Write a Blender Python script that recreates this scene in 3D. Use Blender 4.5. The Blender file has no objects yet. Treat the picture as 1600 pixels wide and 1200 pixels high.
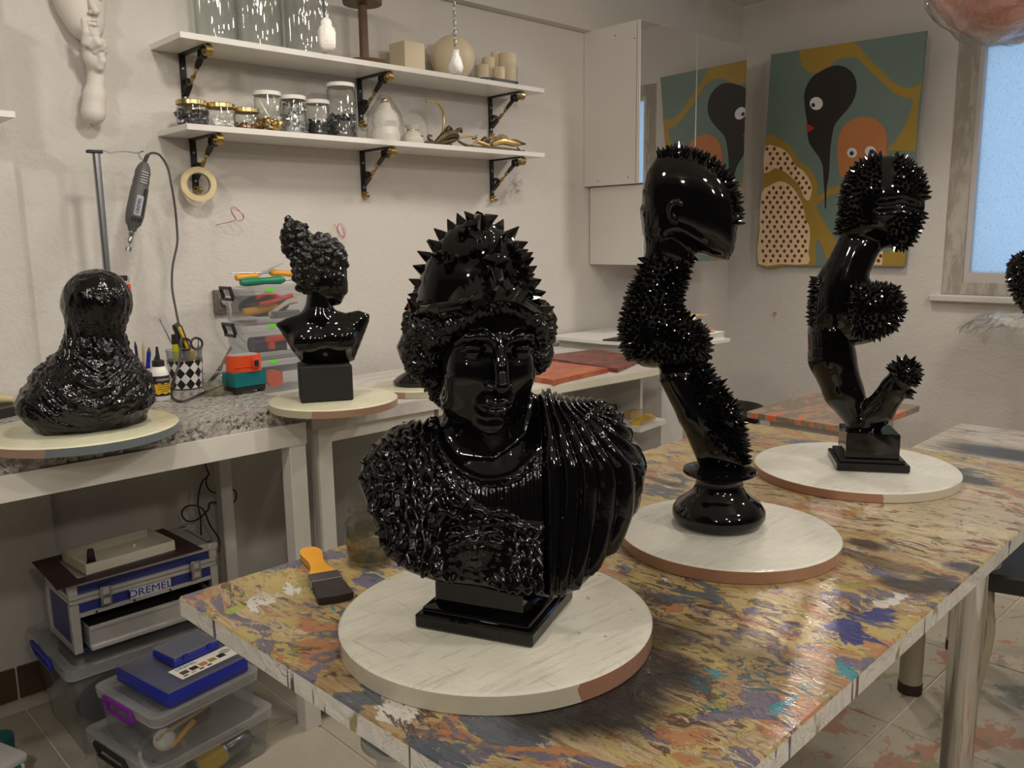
import bpy, bmesh, math, random
import numpy as np
from mathutils import Matrix, Vector

PI = math.pi
SC = bpy.context.scene
COL = SC.collection
random.seed(7)
RNG = np.random.default_rng(7)

# ---------------------------------------------------------------- camera
cam = bpy.data.objects.new('camera', bpy.data.cameras.new('camera'))
COL.objects.link(cam)
cam.matrix_world = Matrix(((0.720397, 0.127171, -0.681803, 0), (-0.693422, 0.112342, -0.71172, 0), (-0.013915, 0.985498, 0.169114, 1.35), (0, 0, 0, 1)))
cam.data.sensor_fit = 'HORIZONTAL'
cam.data.sensor_width = 36.0
cam.data.lens = 29.8821
cam.data.clip_start = 0.05
SC.camera = cam

# ---------------------------------------------------------------- daylight outside the window, ceiling spot lamps (some added), exposure
world = bpy.data.worlds.new('daylight')
SC.world = world
world.use_nodes = True
wn = world.node_tree.nodes['Background']
wn.inputs[0].default_value = (0.50, 0.73, 1.0, 1)
wn.inputs[1].default_value = 0.95
SC.view_settings.view_transform = 'Standard'
SC.view_settings.look = 'None'
SC.view_settings.gamma = 1.0
SC.view_settings.use_curve_mapping = False
SC.view_settings.exposure = 0.0
SC.cycles.transparent_max_bounces = 32
SC.cycles.max_bounces = 10
CEIL = 2.62
#            x      y      power  aim (x, y, z)
LAMPS = [(1.75, -0.45, 48.0, (1.30, 1.2, 0.9), 150),
         (0.95, 1.45, 38.0, (0.95, 2.75, 0.6), 105),
         (2.25, 1.60, 30.0, (1.9, 1.4, 0.75), 150),
         (-0.20, -2.00, 40.0, (0.8, 1.3, 0.8), 140),  # added behind the camera for highlights on the black lacquer
         (3.05, 0.20, 32.0, (2.9, 0.9, 0.7), 155),
         (3.45, 1.75, 40.0, (2.6, 1.2, 0.7), 165),
         (-0.60, 1.00, 48.0, (0.7, 1.1, 0.7), 150),
         (1.30, -2.20, 40.0, (1.2, 0.8, 0.8), 140),  # added far behind the camera, more glints and fill
         (-1.60, -0.60, 40.0, (0.7, 1.2, 0.6), 140),  # added out of view at the left, for glints on the sculptures
         (0.30, -0.70, 18.0, (1.0, 0.8, 0.8), 150)]  # added weak fill near the camera
LAMP_COLOR = (1.0, 0.912, 0.805)
for i, (lx, ly, pw, aim, cone) in enumerate(LAMPS):
    ld = bpy.data.lights.new('ceiling_spot', 'SPOT')
    ld.energy = pw
    ld.color = LAMP_COLOR
    ld.shadow_soft_size = 0.08
    ld.spot_size = math.radians(cone)
    ld.spot_blend = 0.55
    lo = bpy.data.objects.new('ceiling_spot', ld)
    COL.objects.link(lo)
    lo.location = (lx, ly, CEIL - 0.13)
    lo.rotation_euler = (Vector(aim) - lo.location).to_track_quat('-Z', 'Y').to_euler()

# ---------------------------------------------------------------- helpers: scene graph
def tag(o, label=None, cat=None, group=None, kind=None):
    if label: o['label'] = label
    if cat: o['category'] = cat
    if group: o['group'] = group
    if kind: o['kind'] = kind
    return o

def thing(name, label, cat, loc=(0, 0, 0), rz=0.0, group=None):
    o = bpy.data.objects.new(name, None)
    COL.objects.link(o)
    o.empty_display_size = 0.05
    o.location = loc
    o.rotation_euler = (0, 0, rz)
    return tag(o, label, cat, group)

def dup(root, loc, rz=None, label=None):
    def cp(o, parent):
        c = o.copy()
        COL.objects.link(c)
        if parent: c.parent = parent
        for ch in [q for q in kids.get(o.name, [])]:
            cp(ch, c)
        return c
    kids = {}
    for q in bpy.data.objects:
        if q.parent: kids.setdefault(q.parent.name, []).append(q)
    r = cp(root, None)
    r.location = loc
    if rz is not None: r.rotation_euler = (0, 0, rz)
    if label: r['label'] = label
    return r

class MB:
    """collects shapes, links them as ONE mesh object"""
    def __init__(s):
        s.v = []; s.f = []; s.mi = []
    def add(s, vs, fs, mi=0):
        o = len(s.v)
        s.v += [tuple(map(float, q)) for q in vs]
        s.f += [tuple(i + o for i in f) for f in fs]
        s.mi += [mi] * len(fs)
        return s
    def box(s, c, size, rz=0.0, bevel=0.0, mi=0, taper=1.0, M=None, seg=1):
        bm = bmesh.new()
        bmesh.ops.create_cube(bm, size=1.0)
        for v in bm.verts:
            t = taper if v.co.z < 0 else 1.0
            v.co = Vector((v.co.x * size[0] * t, v.co.y * size[1] * t, v.co.z * size[2]))
        if bevel > 0:
            bmesh.ops.bevel(bm, geom=list(bm.edges), offset=bevel, segments=seg, affect='EDGES', profile=0.5)
        X = Matrix.Translation(c) @ Matrix.Rotation(rz, 4, 'Z')
        if M is not None: X = Matrix.Translation(c) @ M
        bm.verts.ensure_lookup_table()
        vs = [X @ v.co for v in bm.verts]
        fs = [[v.index for v in f.verts] for f in bm.faces]
        bm.free()
        return s.add(vs, fs, mi)
    def prism(s, poly, lo, hi, axis='z', mi=0):
        """extruded outline; axis z: poly=(x,y); axis y: poly=(x,z)"""
        n = len(poly)
        def P(a, b, t):
            return (a, b, t) if axis == 'z' else ((a, t, b) if axis == 'y' else (t, a, b))
        vs = [P(a, b, lo) for a, b in poly] + [P(a, b, hi) for a, b in poly]
        fs = [tuple(range(n))[::-1], tuple(range(n, 2 * n))]
        fs += [(i, (i + 1) % n, n + (i + 1) % n, n + i) for i in range(n)]
        return s.add(vs, fs, mi)
    def lathe(s, prof, n=32, c=(0, 0, 0), mi=0, M=None, sx=1.0, sy=1.0):
        vs = []; fs = []; rings = []
        for r, z in prof:
            if r < 1e-6:
                rings.append([len(vs)]); vs.append((0, 0, z))
            else:
                rings.append(list(range(len(vs), len(vs) + n)))
                vs += [(r * sx * math.cos(2 * PI * k / n), r * sy * math.sin(2 * PI * k / n), z) for k in range(n)]
        for a, b in zip(rings, rings[1:]):
            if len(a) == 1 and len(b) == 1: continue
            for k in range(n):
                k2 = (k + 1) % n
                if len(a) == 1: fs.append((a[0], b[k2], b[k]))
                elif len(b) == 1: fs.append((a[k], a[k2], b[0]))
                else: fs.append((a[k], a[k2], b[k2], b[k]))
        X = Matrix.Translation(c) @ (M if M is not None else Matrix.Identity(4))
        return s.add([X @ Vector(q) for q in vs], fs, mi)
    def cyl(s, a, b, r0, r1=None, n=16, mi=0):
        return s.tube([a, b], [r0, r0 if r1 is None else r1], n, mi)
    def tube(s, path, r, n=8, mi=0, closed=False, flat=1.0, ref=None):
        P = [Vector(q) for q in path]
        m = len(P)
        R = list(r) if hasattr(r, '__len__') else [r] * m
        T = []
        for i in range(m):
            a = P[(i - 1) % m] if (closed or i > 0) else P[i]
            b = P[(i + 1) % m] if (closed or i < m - 1) else P[i]
            t = (b - a)
            T.append(t.normalized() if t.length > 1e-9 else Vector((0, 0, 1)))
        up = Vector(ref) if ref else Vector((0, 0, 1))
        if abs(T[0].dot(up)) > 0.95 and not ref: up = Vector((1, 0, 0))
        u = (up - T[0] * T[0].dot(up)).normalized()
        vs = []; fs = []
        for i in range(m):
            if ref: u = (up - T[i] * T[i].dot(up)).normalized()
            else: u = (u - T[i] * T[i].dot(u)).normalized()
            w = T[i].cross(u)
            for k in range(n):
                a = 2 * PI * k / n
                vs.append(P[i] + (u * math.cos(a) * flat + w * math.sin(a)) * R[i])
        mm = m if closed else m - 1
        for i in range(mm):
            j = (i + 1) % m
            for k in range(n):
                k2 = (k + 1) % n
                fs.append((i * n + k, i * n + k2, j * n + k2, j * n + k))
        if not closed:
            fs.append(tuple(range(n))[::-1]); fs.append(tuple(range((m - 1) * n, m * n)))
        return s.add(vs, fs, mi)
    def ell(s, c, r, n=16, m=10, mi=0, M=None):
        if not hasattr(r, '__len__'): r = (r, r, r)
        vs = []; fs = []
        X = Matrix.Translation(c) @ (M if M is not None else Matrix.Identity(4))
        vs.append((0, 0, -r[2]))
        for i in range(1, m):
            a = -PI / 2 + PI * i / m
            for k in range(n):
                b = 2 * PI * k / n
                vs.append((r[0] * math.cos(a) * math.cos(b), r[1] * math.cos(a) * math.sin(b), r[2] * math.sin(a)))
        vs.append((0, 0, r[2]))
        for k in range(n):
            fs.append((0, 1 + (k + 1) % n, 1 + k))
            t = 1 + (m - 2) * n
            fs.append((t + k, t + (k + 1) % n, len(vs) - 1))
        for i in range(m - 2):
            for k in range(n):
                a = 1 + i * n + k; b = 1 + i * n + (k + 1) % n
                fs.append((a, b, b + n, a + n))
        return s.add([X @ Vector(q) for q in vs], fs, mi)
    def ring(s, c, R, r, n=24, m=8, M=None, mi=0, sx=1.0, sy=1.0):
        X = (M if M is not None else Matrix.Identity(4))
        path = [Vector(c) + X @ Vector((R * sx * math.cos(2 * PI * k / n), R * sy * math.sin(2 * PI * k / n), 0)) for k in range(n)]
        return s.tube(path, r, m, mi, closed=True)
    def mesh(s, name, mats, smooth=35):
        me = bpy.data.meshes.new(name)
        me.from_pydata(s.v, [], s.f)
        mats = mats if isinstance(mats, (list, tuple)) else [mats]
        for m in mats: me.materials.append(m)
        if len(mats) > 1: me.polygons.foreach_set('material_index', s.mi)
        if smooth:
            me.polygons.foreach_set('use_smooth', [True] * len(me.polygons))
            me.set_sharp_from_angle(angle=math.radians(smooth))
        me.update()
        return me
    def build(s, name, mats, parent=None, smooth=35, loc=None, rz=0.0):
        o = bpy.data.objects.new(name, s.mesh(name, mats, smooth))
        COL.objects.link(o)
        if parent: o.parent = parent
        if loc is not None:
            o.location = loc
            o.rotation_euler = (0, 0, rz)
        return o

def inst(src, parent, M, name=None):
    """a copy of a mesh object sharing its data"""
    o = src if isinstance(src, bpy.types.Mesh) else src.data
    c = bpy.data.objects.new(name or o.name.split('.')[0], o)
    COL.objects.link(c)
    c.parent = parent
    c.matrix_local = M
    return c

def struct(o):
    o['kind'] = 'structure'
    return o

def spline(pts, n=6):
    """Catmull-Rom through points"""
    P = [np.array(q, float) for q in pts]
    out = []
    for i in range(len(P) - 1):
        p0 = P[max(i - 1, 0)]; p1 = P[i]; p2 = P[i + 1]; p3 = P[min(i + 2, len(P) - 1)]
        for k in range(n):
            t = k / n
            out.append(0.5 * ((2 * p1) + (-p0 + p2) * t + (2 * p0 - 5 * p1 + 4 * p2 - p3) * t * t + (-p0 + 3 * p1 - 3 * p2 + p3) * t ** 3))
    out.append(P[-1])
    return [tuple(q) for q in out]

def spline_closed(pts, n=5):
    P = [np.array(q, float) for q in pts]
    m = len(P); out = []
    for i in range(m):
        p0, p1, p2, p3 = P[i - 1], P[i], P[(i + 1) % m], P[(i + 2) % m]
        for k in range(n):
            t = k / n
            out.append(tuple(0.5 * ((2 * p1) + (-p0 + p2) * t + (2 * p0 - 5 * p1 + 4 * p2 - p3) * t * t + (-p0 + 3 * p1 - 3 * p2 + p3) * t ** 3)))
    return out

def rectpoly(x0, y0, x1, y1, r=0.02, n=4):
    out = []
    for cx, cy, a0 in ((x1 - r, y1 - r, 0), (x0 + r, y1 - r, PI / 2), (x0 + r, y0 + r, PI), (x1 - r, y0 + r, 1.5 * PI)):
        for k in range(n + 1):
            a = a0 + PI / 2 * k / n
            out.append((cx + r * math.cos(a), cy + r * math.sin(a)))
    return out

# ---------------------------------------------------------------- helpers: materials
class NT:
    def __init__(s, name):
        s.m = bpy.data.materials.new(name)
        s.m.use_nodes = True
        s.t = s.m.node_tree
        s.b = s.t.nodes['Principled BSDF']
        s.out = s.t.nodes['Material Output']
        s._pos = {}
    def setin(s, sock, v):
        if isinstance(v, bpy.types.NodeSocket): s.t.links.new(v, sock)
        elif hasattr(v, '__len__') and sock.type == 'RGBA' and len(v) == 3: sock.default_value = (*v, 1)
        else: sock.default_value = v
    def node(s, typ, ins=None, attr=None):
        n = s.t.nodes.new('ShaderNode' + typ)
        for k, v in (attr or {}).items(): setattr(n, k, v)
        for k, v in (ins or {}).items(): s.setin(n.inputs[k], v)
        return n
    def coord(s, kind='Object'):
        if kind not in s._pos: s._pos[kind] = s.node('TexCoord').outputs[kind]
        return s._pos[kind]
    def mapping(s, vec, scale=(1, 1, 1), loc=(0, 0, 0), rot=(0, 0, 0)):
        return s.node('Mapping', {'Vector': vec, 'Scale': scale, 'Location': loc, 'Rotation': rot}).outputs[0]
    def noise(s, scale, vec=None, detail=2, rough=0.5, dist=0.0, color=False, w=None):
        n = s.node('TexNoise', {'Scale': scale, 'Detail': detail, 'Roughness': rough, 'Distortion': dist, 'Vector': vec if vec is not None else s.coord()})
        if w is not None:
            n.noise_dimensions = '4D'; n.inputs['W'].default_value = w
        return n.outputs[1 if color else 0]
    def voro(s, scale, vec=None, feature='F1', out=0, rand=1.0):
        n = s.node('TexVoronoi', {'Scale': scale, 'Vector': vec if vec is not None else s.coord(), 'Randomness': rand}, {'feature': feature})
        return n.outputs[out]
    def math(s, op, a, b=0.0, c=0.0):
        n = s.node('Math', attr={'operation': op})
        s.setin(n.inputs[0], a); s.setin(n.inputs[1], b); s.setin(n.inputs[2], c)
        return n.outputs[0]
    def vmath(s, op, a, b):
        n = s.node('VectorMath', attr={'operation': op})
        s.setin(n.inputs[0], a)
        if op == 'SCALE': s.setin(n.inputs['Scale'], b)
        else: s.setin(n.inputs[1], b)
        return n.outputs['Value' if op in ('DISTANCE', 'LENGTH') else 0]
    def ramp(s, f, a, b, lo=0.0, hi=1.0):
        """smooth step of f between a and b"""
        n = s.node('MapRange', {'Value': f, 'From Min': a, 'From Max': b, 'To Min': lo, 'To Max': hi}, {'interpolation_type': 'SMOOTHSTEP'})
        return n.outputs[0]
    def cramp(s, f, stops, mode='LINEAR'):
        n = s.node('ValToRGB', {'Fac': f})
        e = n.color_ramp.elements
        n.color_ramp.interpolation = mode
        while len(e) < len(stops): e.new(0.5)
        for q, (p, c) in zip(e, stops):
            q.position = p; q.color = (*c, 1)
        return n.outputs[0]
    def mix(s, f, a, b, mode='MIX'):
        n = s.node('Mix', attr={'data_type': 'RGBA', 'blend_type': mode})
        s.setin(n.inputs[0], f); s.setin(n.inputs[6], a); s.setin(n.inputs[7], b)
        return n.outputs[2]
    def bump(s, h, strength=0.3, dist=0.01, normal=None):
        ins = {'Height': h, 'Strength': strength, 'Distance': dist}
        if normal is not None: ins['Normal'] = normal
        return s.node('Bump', ins).outputs[0]
    def set(s, **k):
        names = {'base': 'Base Color', 'rough': 'Roughness', 'metal': 'Metallic', 'normal': 'Normal', 'coat': 'Coat Weight', 'coatrough': 'Coat Roughness',
                 'coatnormal': 'Coat Normal', 'trans': 'Transmission Weight', 'ior': 'IOR', 'alpha': 'Alpha', 'emit': 'Emission Color', 'emits': 'Emission Strength',
                 'spec': 'Specular IOR Level', 'sss': 'Subsurface Weight', 'ssr': 'Subsurface Radius', 'sssc': 'Subsurface Scale', 'sheen': 'Sheen Weight'}
        for q, v in k.items(): s.setin(s.b.inputs[names[q]], v)
        return s.m

def plain(name, base, rough=0.5, metal=0.0, bump=0.0, bscale=200.0, var=0.0, vscale=6.0, **k):
    n = NT(name)
    b = (*base, 1)
    if var > 0:
        f = n.noise(vscale, detail=4)
        b = n.mix(f, tuple(max(0, c * (1 - var)) for c in base), tuple(min(1, c * (1 + var)) for c in base))
    n.set(base=b, rough=rough, metal=metal, **k)
    if bump > 0: n.set(normal=n.bump(n.noise(bscale, detail=3), bump, 0.002))
    return n.m

def clear(name, tint=(1, 1, 1), rough=0.02, gloss=1.0, milk=0.0, milkcol=(0.8, 0.82, 0.85), ior=1.45, crinkle=0.0, cscale=60.0, edge=0.6):
    """thin clear sheet: what it does not mirror at the surface passes through; milk adds a whitish body"""
    n = NT(name)
    lw = n.node('LayerWeight', {'Blend': 0.5})
    tc = n.mix(n.math('POWER', lw.outputs['Facing'], 2.5), (*tint, 1), tuple(q * edge for q in tint) + (1,))
    t = n.node('BsdfTransparent', {'Color': tc})
    g = n.node('BsdfGlossy', {'Roughness': rough, 'Color': (1, 1, 1)})
    fr = n.node('LayerWeight', {'Blend': 0.5})
    if crinkle > 0:
        nb = n.bump(n.noise(cscale, detail=4, rough=0.6, dist=1.2), crinkle, 0.01)
        n.setin(g.inputs['Normal'], nb); n.setin(fr.inputs['Normal'], nb)
    f = n.math('MULTIPLY', n.math('MULTIPLY_ADD', n.math('POWER', fr.outputs['Facing'], 5.0), 0.75, ((ior - 1) / (ior + 1)) ** 2), gloss)
    body = t.outputs[0]
    if milk > 0:
        d = n.node('BsdfDiffuse', {'Color': milkcol})
        tl = n.node('BsdfTranslucent', {'Color': milkcol})
        a = n.node('MixShader', {0: 0.5, 1: d.outputs[0], 2: tl.outputs[0]})
        body = n.node('MixShader', {0: milk, 1: t.outputs[0], 2: a.outputs[0]}).outputs[0]
    m = n.node('MixShader', {0: f, 1: body, 2: g.outputs[0]})
    n.t.links.new(m.outputs[0], n.out.inputs[0])
    return n.m

# ---------------------------------------------------------------- materials
MAT = {}
def m_wall():
    n = NT('plaster_wall')
    P = n.node('NewGeometry').outputs['Position']
    f = n.noise(1.3, P, 4)
    h = n.noise(75, P, 5, 0.62, 0.4)
    h2 = n.noise(22, P, 3, 0.5)
    hh = n.math('ADD', n.math('MULTIPLY', h, 0.6), n.math('MULTIPLY', h2, 0.6))
    return n.set(base=n.mix(f, (0.61, 0.582, 0.54), (0.68, 0.65, 0.607)), rough=0.78, normal=n.bump(hh, 0.42, 0.012))
MAT['wall'] = m_wall()
MAT['dim_wall'] = plain('shade_painted_wall', (0.10, 0.09, 0.08), 0.85)  # wall colour darkened to stand in for dimness behind the camera
MAT['ceiling'] = plain('ceiling_paint', (0.78, 0.76, 0.72), 0.8)
MAT['white_paint'] = plain('white_paint', (0.78, 0.76, 0.70), 0.45, var=0.06, vscale=9)
MAT['laminate'] = plain('white_laminate', (0.80, 0.785, 0.75), 0.3, var=0.03)
MAT['cabinet'] = plain('cabinet_white', (0.74, 0.72, 0.68), 0.4, var=0.03)
MAT['grout'] = plain('grout', (0.72, 0.68, 0.6), 0.9, var=0.1)
MAT['chrome'] = plain('chrome', (0.62, 0.62, 0.62), 0.09, 1.0)
MAT['steel'] = plain('steel', (0.42, 0.44, 0.46), 0.3, 1.0)
MAT['alu'] = plain('aluminium', (0.66, 0.65, 0.62), 0.3, 0.5, var=0.1, vscale=30)
MAT['beige'] = plain('beige_enamel', (0.42, 0.38, 0.27), 0.4, var=0.1)
MAT['black'] = plain('black_plastic', (0.018, 0.017, 0.017), 0.4)
MAT['black_rough'] = plain('black_stone', (0.012, 0.012, 0.012), 0.75, bump=0.5, bscale=400)
MAT['brass'] = plain('brass', (0.45, 0.32, 0.12), 0.35, 1.0, var=0.2, vscale=40)
MAT['brass_light'] = plain('polished_brass', (0.62, 0.5, 0.24), 0.28, 1.0)
MAT['iron'] = plain('black_iron', (0.02, 0.019, 0.018), 0.42, 0.4)
MAT['bronze'] = plain('aged_bronze', (0.11, 0.08, 0.045), 0.5, 0.7, var=0.4, vscale=60)
MAT['mirror'] = plain('mirror_glass', (0.86, 0.87, 0.86), 0.0, 1.0)
MAT['wax'] = plain('ivory_wax', (0.72, 0.62, 0.44), 0.5, sss=0.25, sssc=0.02)
MAT['ceramic'] = plain('white_ceramic', (0.86, 0.84, 0.80), 0.3, bump=0.9, bscale=160)
MAT['porcelain'] = plain('glazed_porcelain', (0.62, 0.60, 0.54), 0.12)
MAT['plaster'] = plain('plaster_cast', (0.70, 0.665, 0.61), 0.6, var=0.05, bump=0.2, bscale=60)
MAT['wood_dark'] = plain('brown_wood', (0.13, 0.07, 0.038), 0.45, var=0.3, vscale=25)
MAT['wood'] = plain('pale_wood', (0.52, 0.36, 0.18), 0.5, var=0.15, vscale=20)
MAT['wood_orange'] = plain('orange_wood', (0.78, 0.36, 0.03), 0.35, var=0.15)
MAT['green'] = plain('green_handle', (0.01, 0.22, 0.11), 0.35)
MAT['red'] = plain('red_plastic', (0.75, 0.06, 0.03), 0.3)
MAT['orange'] = plain('orange_plastic', (0.80, 0.09, 0.02), 0.3)
MAT['blue'] = plain('blue_plastic', (0.012, 0.025, 0.34), 0.3)
MAT['blue_case'] = plain('blue_case_panel', (0.025, 0.035, 0.20), 0.4, bump=0.25, bscale=700)
MAT['teal'] = plain('teal_plastic', (0.0, 0.16, 0.18), 0.4)
MAT['grey'] = plain('grey_plastic', (0.10, 0.095, 0.10), 0.5)
MAT['lightgrey'] = plain('light_grey_plastic', (0.42, 0.42, 0.42), 0.4)
MAT['yellow'] = plain('yellow_plastic', (0.75, 0.47, 0.02), 0.35)
MAT['lime'] = plain('lime_plastic', (0.60, 0.62, 0.03), 0.35)
MAT['limelabel'] = plain('green_price_label', (0.10, 0.75, 0.02), 0.6)
MAT['white'] = plain('white_plastic', (0.82, 0.80, 0.76), 0.35)
MAT['cream'] = plain('cream_plastic', (0.74, 0.70, 0.58), 0.4)
MAT['paper'] = plain('paper', (0.75, 0.72, 0.66), 0.8)
MAT['plum'] = plain('dark_plum_card', (0.05, 0.022, 0.026), 0.6)
MAT['purple'] = plain('purple_plastic', (0.16, 0.015, 0.25), 0.35)
MAT['socket'] = plain('taupe_socket', (0.17, 0.145, 0.135), 0.4)
MAT['tape'] = plain('masking_tape', (0.72, 0.60, 0.33), 0.6)
MAT['tape_core'] = plain('tape_core', (0.33, 0.26, 0.24), 0.7)
MAT['cord_grey'] = plain('grey_cord', (0.06, 0.055, 0.055), 0.5)
MAT['pink'] = plain('pink_wire', (0.45, 0.05, 0.07), 0.4)
MAT['pens'] = plain('navy_pen', (0.02, 0.02, 0.06), 0.35)
MAT['lilac'] = plain('lilac_grey', (0.16, 0.13, 0.14), 0.7)
MAT['rubber'] = plain('brown_rubber', (0.035, 0.02, 0.016), 0.6)
MAT['bristle'] = plain('dark_bristles', (0.022, 0.013, 0.012), 0.6, bump=0.8, bscale=500)
MAT['glass'] = clear('clear_glass', (0.97, 0.98, 0.975), 0.01, 1.1)
MAT['glass_thick'] = clear('bottle_glass', (0.95, 0.965, 0.96), 0.02, 1.3, ior=1.5)
MAT['tub'] = clear('clear_tub_plastic', (0.84, 0.86, 0.88), 0.10, 1.2, 0.13)
MAT['tub_lid'] = clear('frosted_tub_lid', (0.90, 0.91, 0.92), 0.15, 1.3, 0.16, (0.8, 0.81, 0.83))
MAT['tub_rim'] = clear('frosted_tub_rim', (0.90, 0.91, 0.92), 0.15, 1.3, 0.42, (0.82, 0.83, 0.85))
MAT['film'] = clear('cling_film', (1, 1, 1), 0.05, 1.3, 0.0, crinkle=1.0, cscale=70)
MAT['oil'] = clear('grey_liquid', (0.62, 0.61, 0.56), 0.02, 0.6, 0.10, (0.20, 0.19, 0.15))

def m_gloss(name, rough=0.05, bump=0.0, scale=120.0, dist=0.004, base=(0.0035, 0.0035, 0.004), detail=3):
    n = NT(name)
    n.set(base=(*base, 1), rough=rough, spec=0.5)
    h = n.noise(9.0, detail=2)
    hh = h
    nb = n.bump(h, 0.10, 0.02)
    if bump > 0:
        nb = n.bump(n.noise(scale, detail=detail, rough=0.6, dist=0.6), bump, dist, nb)
    n.set(normal=nb)
    return n.m
MAT['lacquer'] = m_gloss('black_lacquer')
MAT['lacquer_hair'] = m_gloss('black_lacquer_curls', 0.10, bump=0.5, scale=90)
MAT['lacquer_relief'] = m_gloss('black_lacquer_relief', 0.05, bump=0.10, scale=60)
MAT['lacquer_wrapped'] = m_gloss('black_lacquer_in_film', rough=0.05, bump=0.7, scale=46, dist=0.006, detail=3)

def m_disc(name, top=(0.76, 0.74, 0.63), dirt=0.75, seed=0.0):
    n = NT(name)
    P = n.coord()
    a = n.noise(7, P, 5, 0.6, 0.5, w=seed)
    st = n.noise(9, n.mapping(P, (1, 9, 1), rot=(0, 0, 0.5)), 5, 0.65, w=seed + 3)
    st2 = n.noise(10, n.mapping(P, (14, 0.8, 1), rot=(0, 0, 0.9)), 5, 0.7, 0.6, w=seed + 5)
    c = n.mix(n.ramp(a, 0.35, 0.7), tuple(q * 0.93 for q in top), tuple(min(1, q * 1.06) for q in top))
    c = n.mix(n.math('MULTIPLY', n.ramp(st, 0.52, 0.75), dirt * 0.8), c, (0.33, 0.32, 0.28))
    c = n.mix(n.math('MULTIPLY', n.ramp(st2, 0.6, 0.72), dirt), c, (0.36, 0.34, 0.29))
    sp = n.noise(38, P, 2, w=seed + 9)
    c = n.mix(n.math('MULTIPLY', n.ramp(sp, 0.70, 0.74), 0.6), c, (0.12, 0.11, 0.10))
    cr = n.noise(26, n.mapping(P, (1, 2.6, 1), rot=(0, 0, 0.7)), 6, 0.68, 1.8)
    nb = n.bump(cr, 1.0, 0.014)
    n.set(base=c, rough=0.55, coat=0.9, coatrough=0.06, coatnormal=nb, normal=n.bump(st, 0.15, 0.004))
    return n.m
def m_rim(name, c1, c2, spans, seed):
    """painted edge band: the second paint covers the given spans of angle (degrees), with ragged ends"""
    n = NT(name)
    P = n.coord()
    x = n.node('SeparateXYZ', {0: P})
    ang = n.math('MULTIPLY', n.math('ARCTAN2', x.outputs[1], x.outputs[0]), 180 / PI)
    ang = n.math('ADD', ang, n.math('MULTIPLY', n.math('SUBTRACT', n.noise(45, P, 4, 0.6, w=seed), 0.5), 9.0))
    k = None
    for a0, a1 in spans:
        q = n.math('MULTIPLY', n.math('GREATER_THAN', ang, a0), n.math('LESS_THAN', ang, a1))
        k = q if k is None else n.math('MAXIMUM', k, q)
    v = n.noise(14, P, 3, w=seed + 1)
    cr = n.noise(50, n.mapping(P, (1, 1, 0.4)), 5, 0.62, 1.6)
    nb = n.bump(cr, 0.9, 0.006)
    c = n.mix(k, c1, c2)
    n.set(base=n.mix(n.math('MULTIPLY', v, 0.35), c, (0.30, 0.22, 0.17)), rough=0.45, coat=0.9, coatrough=0.06, coatnormal=nb)
    return n.m
COPPER = (0.40, 0.19, 0.11); IVORY = (0.66, 0.63, 0.50)
MAT['disc'] = m_disc('plaster_disc_top')
MAT['disc_clean'] = m_disc('plaster_disc_top_clean', (0.78, 0.77, 0.68), 0.6, 4.0)
MAT['disc_cream'] = m_disc('plaster_disc_top_cream', (0.72, 0.70, 0.50), 0.25, 7.0)

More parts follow.
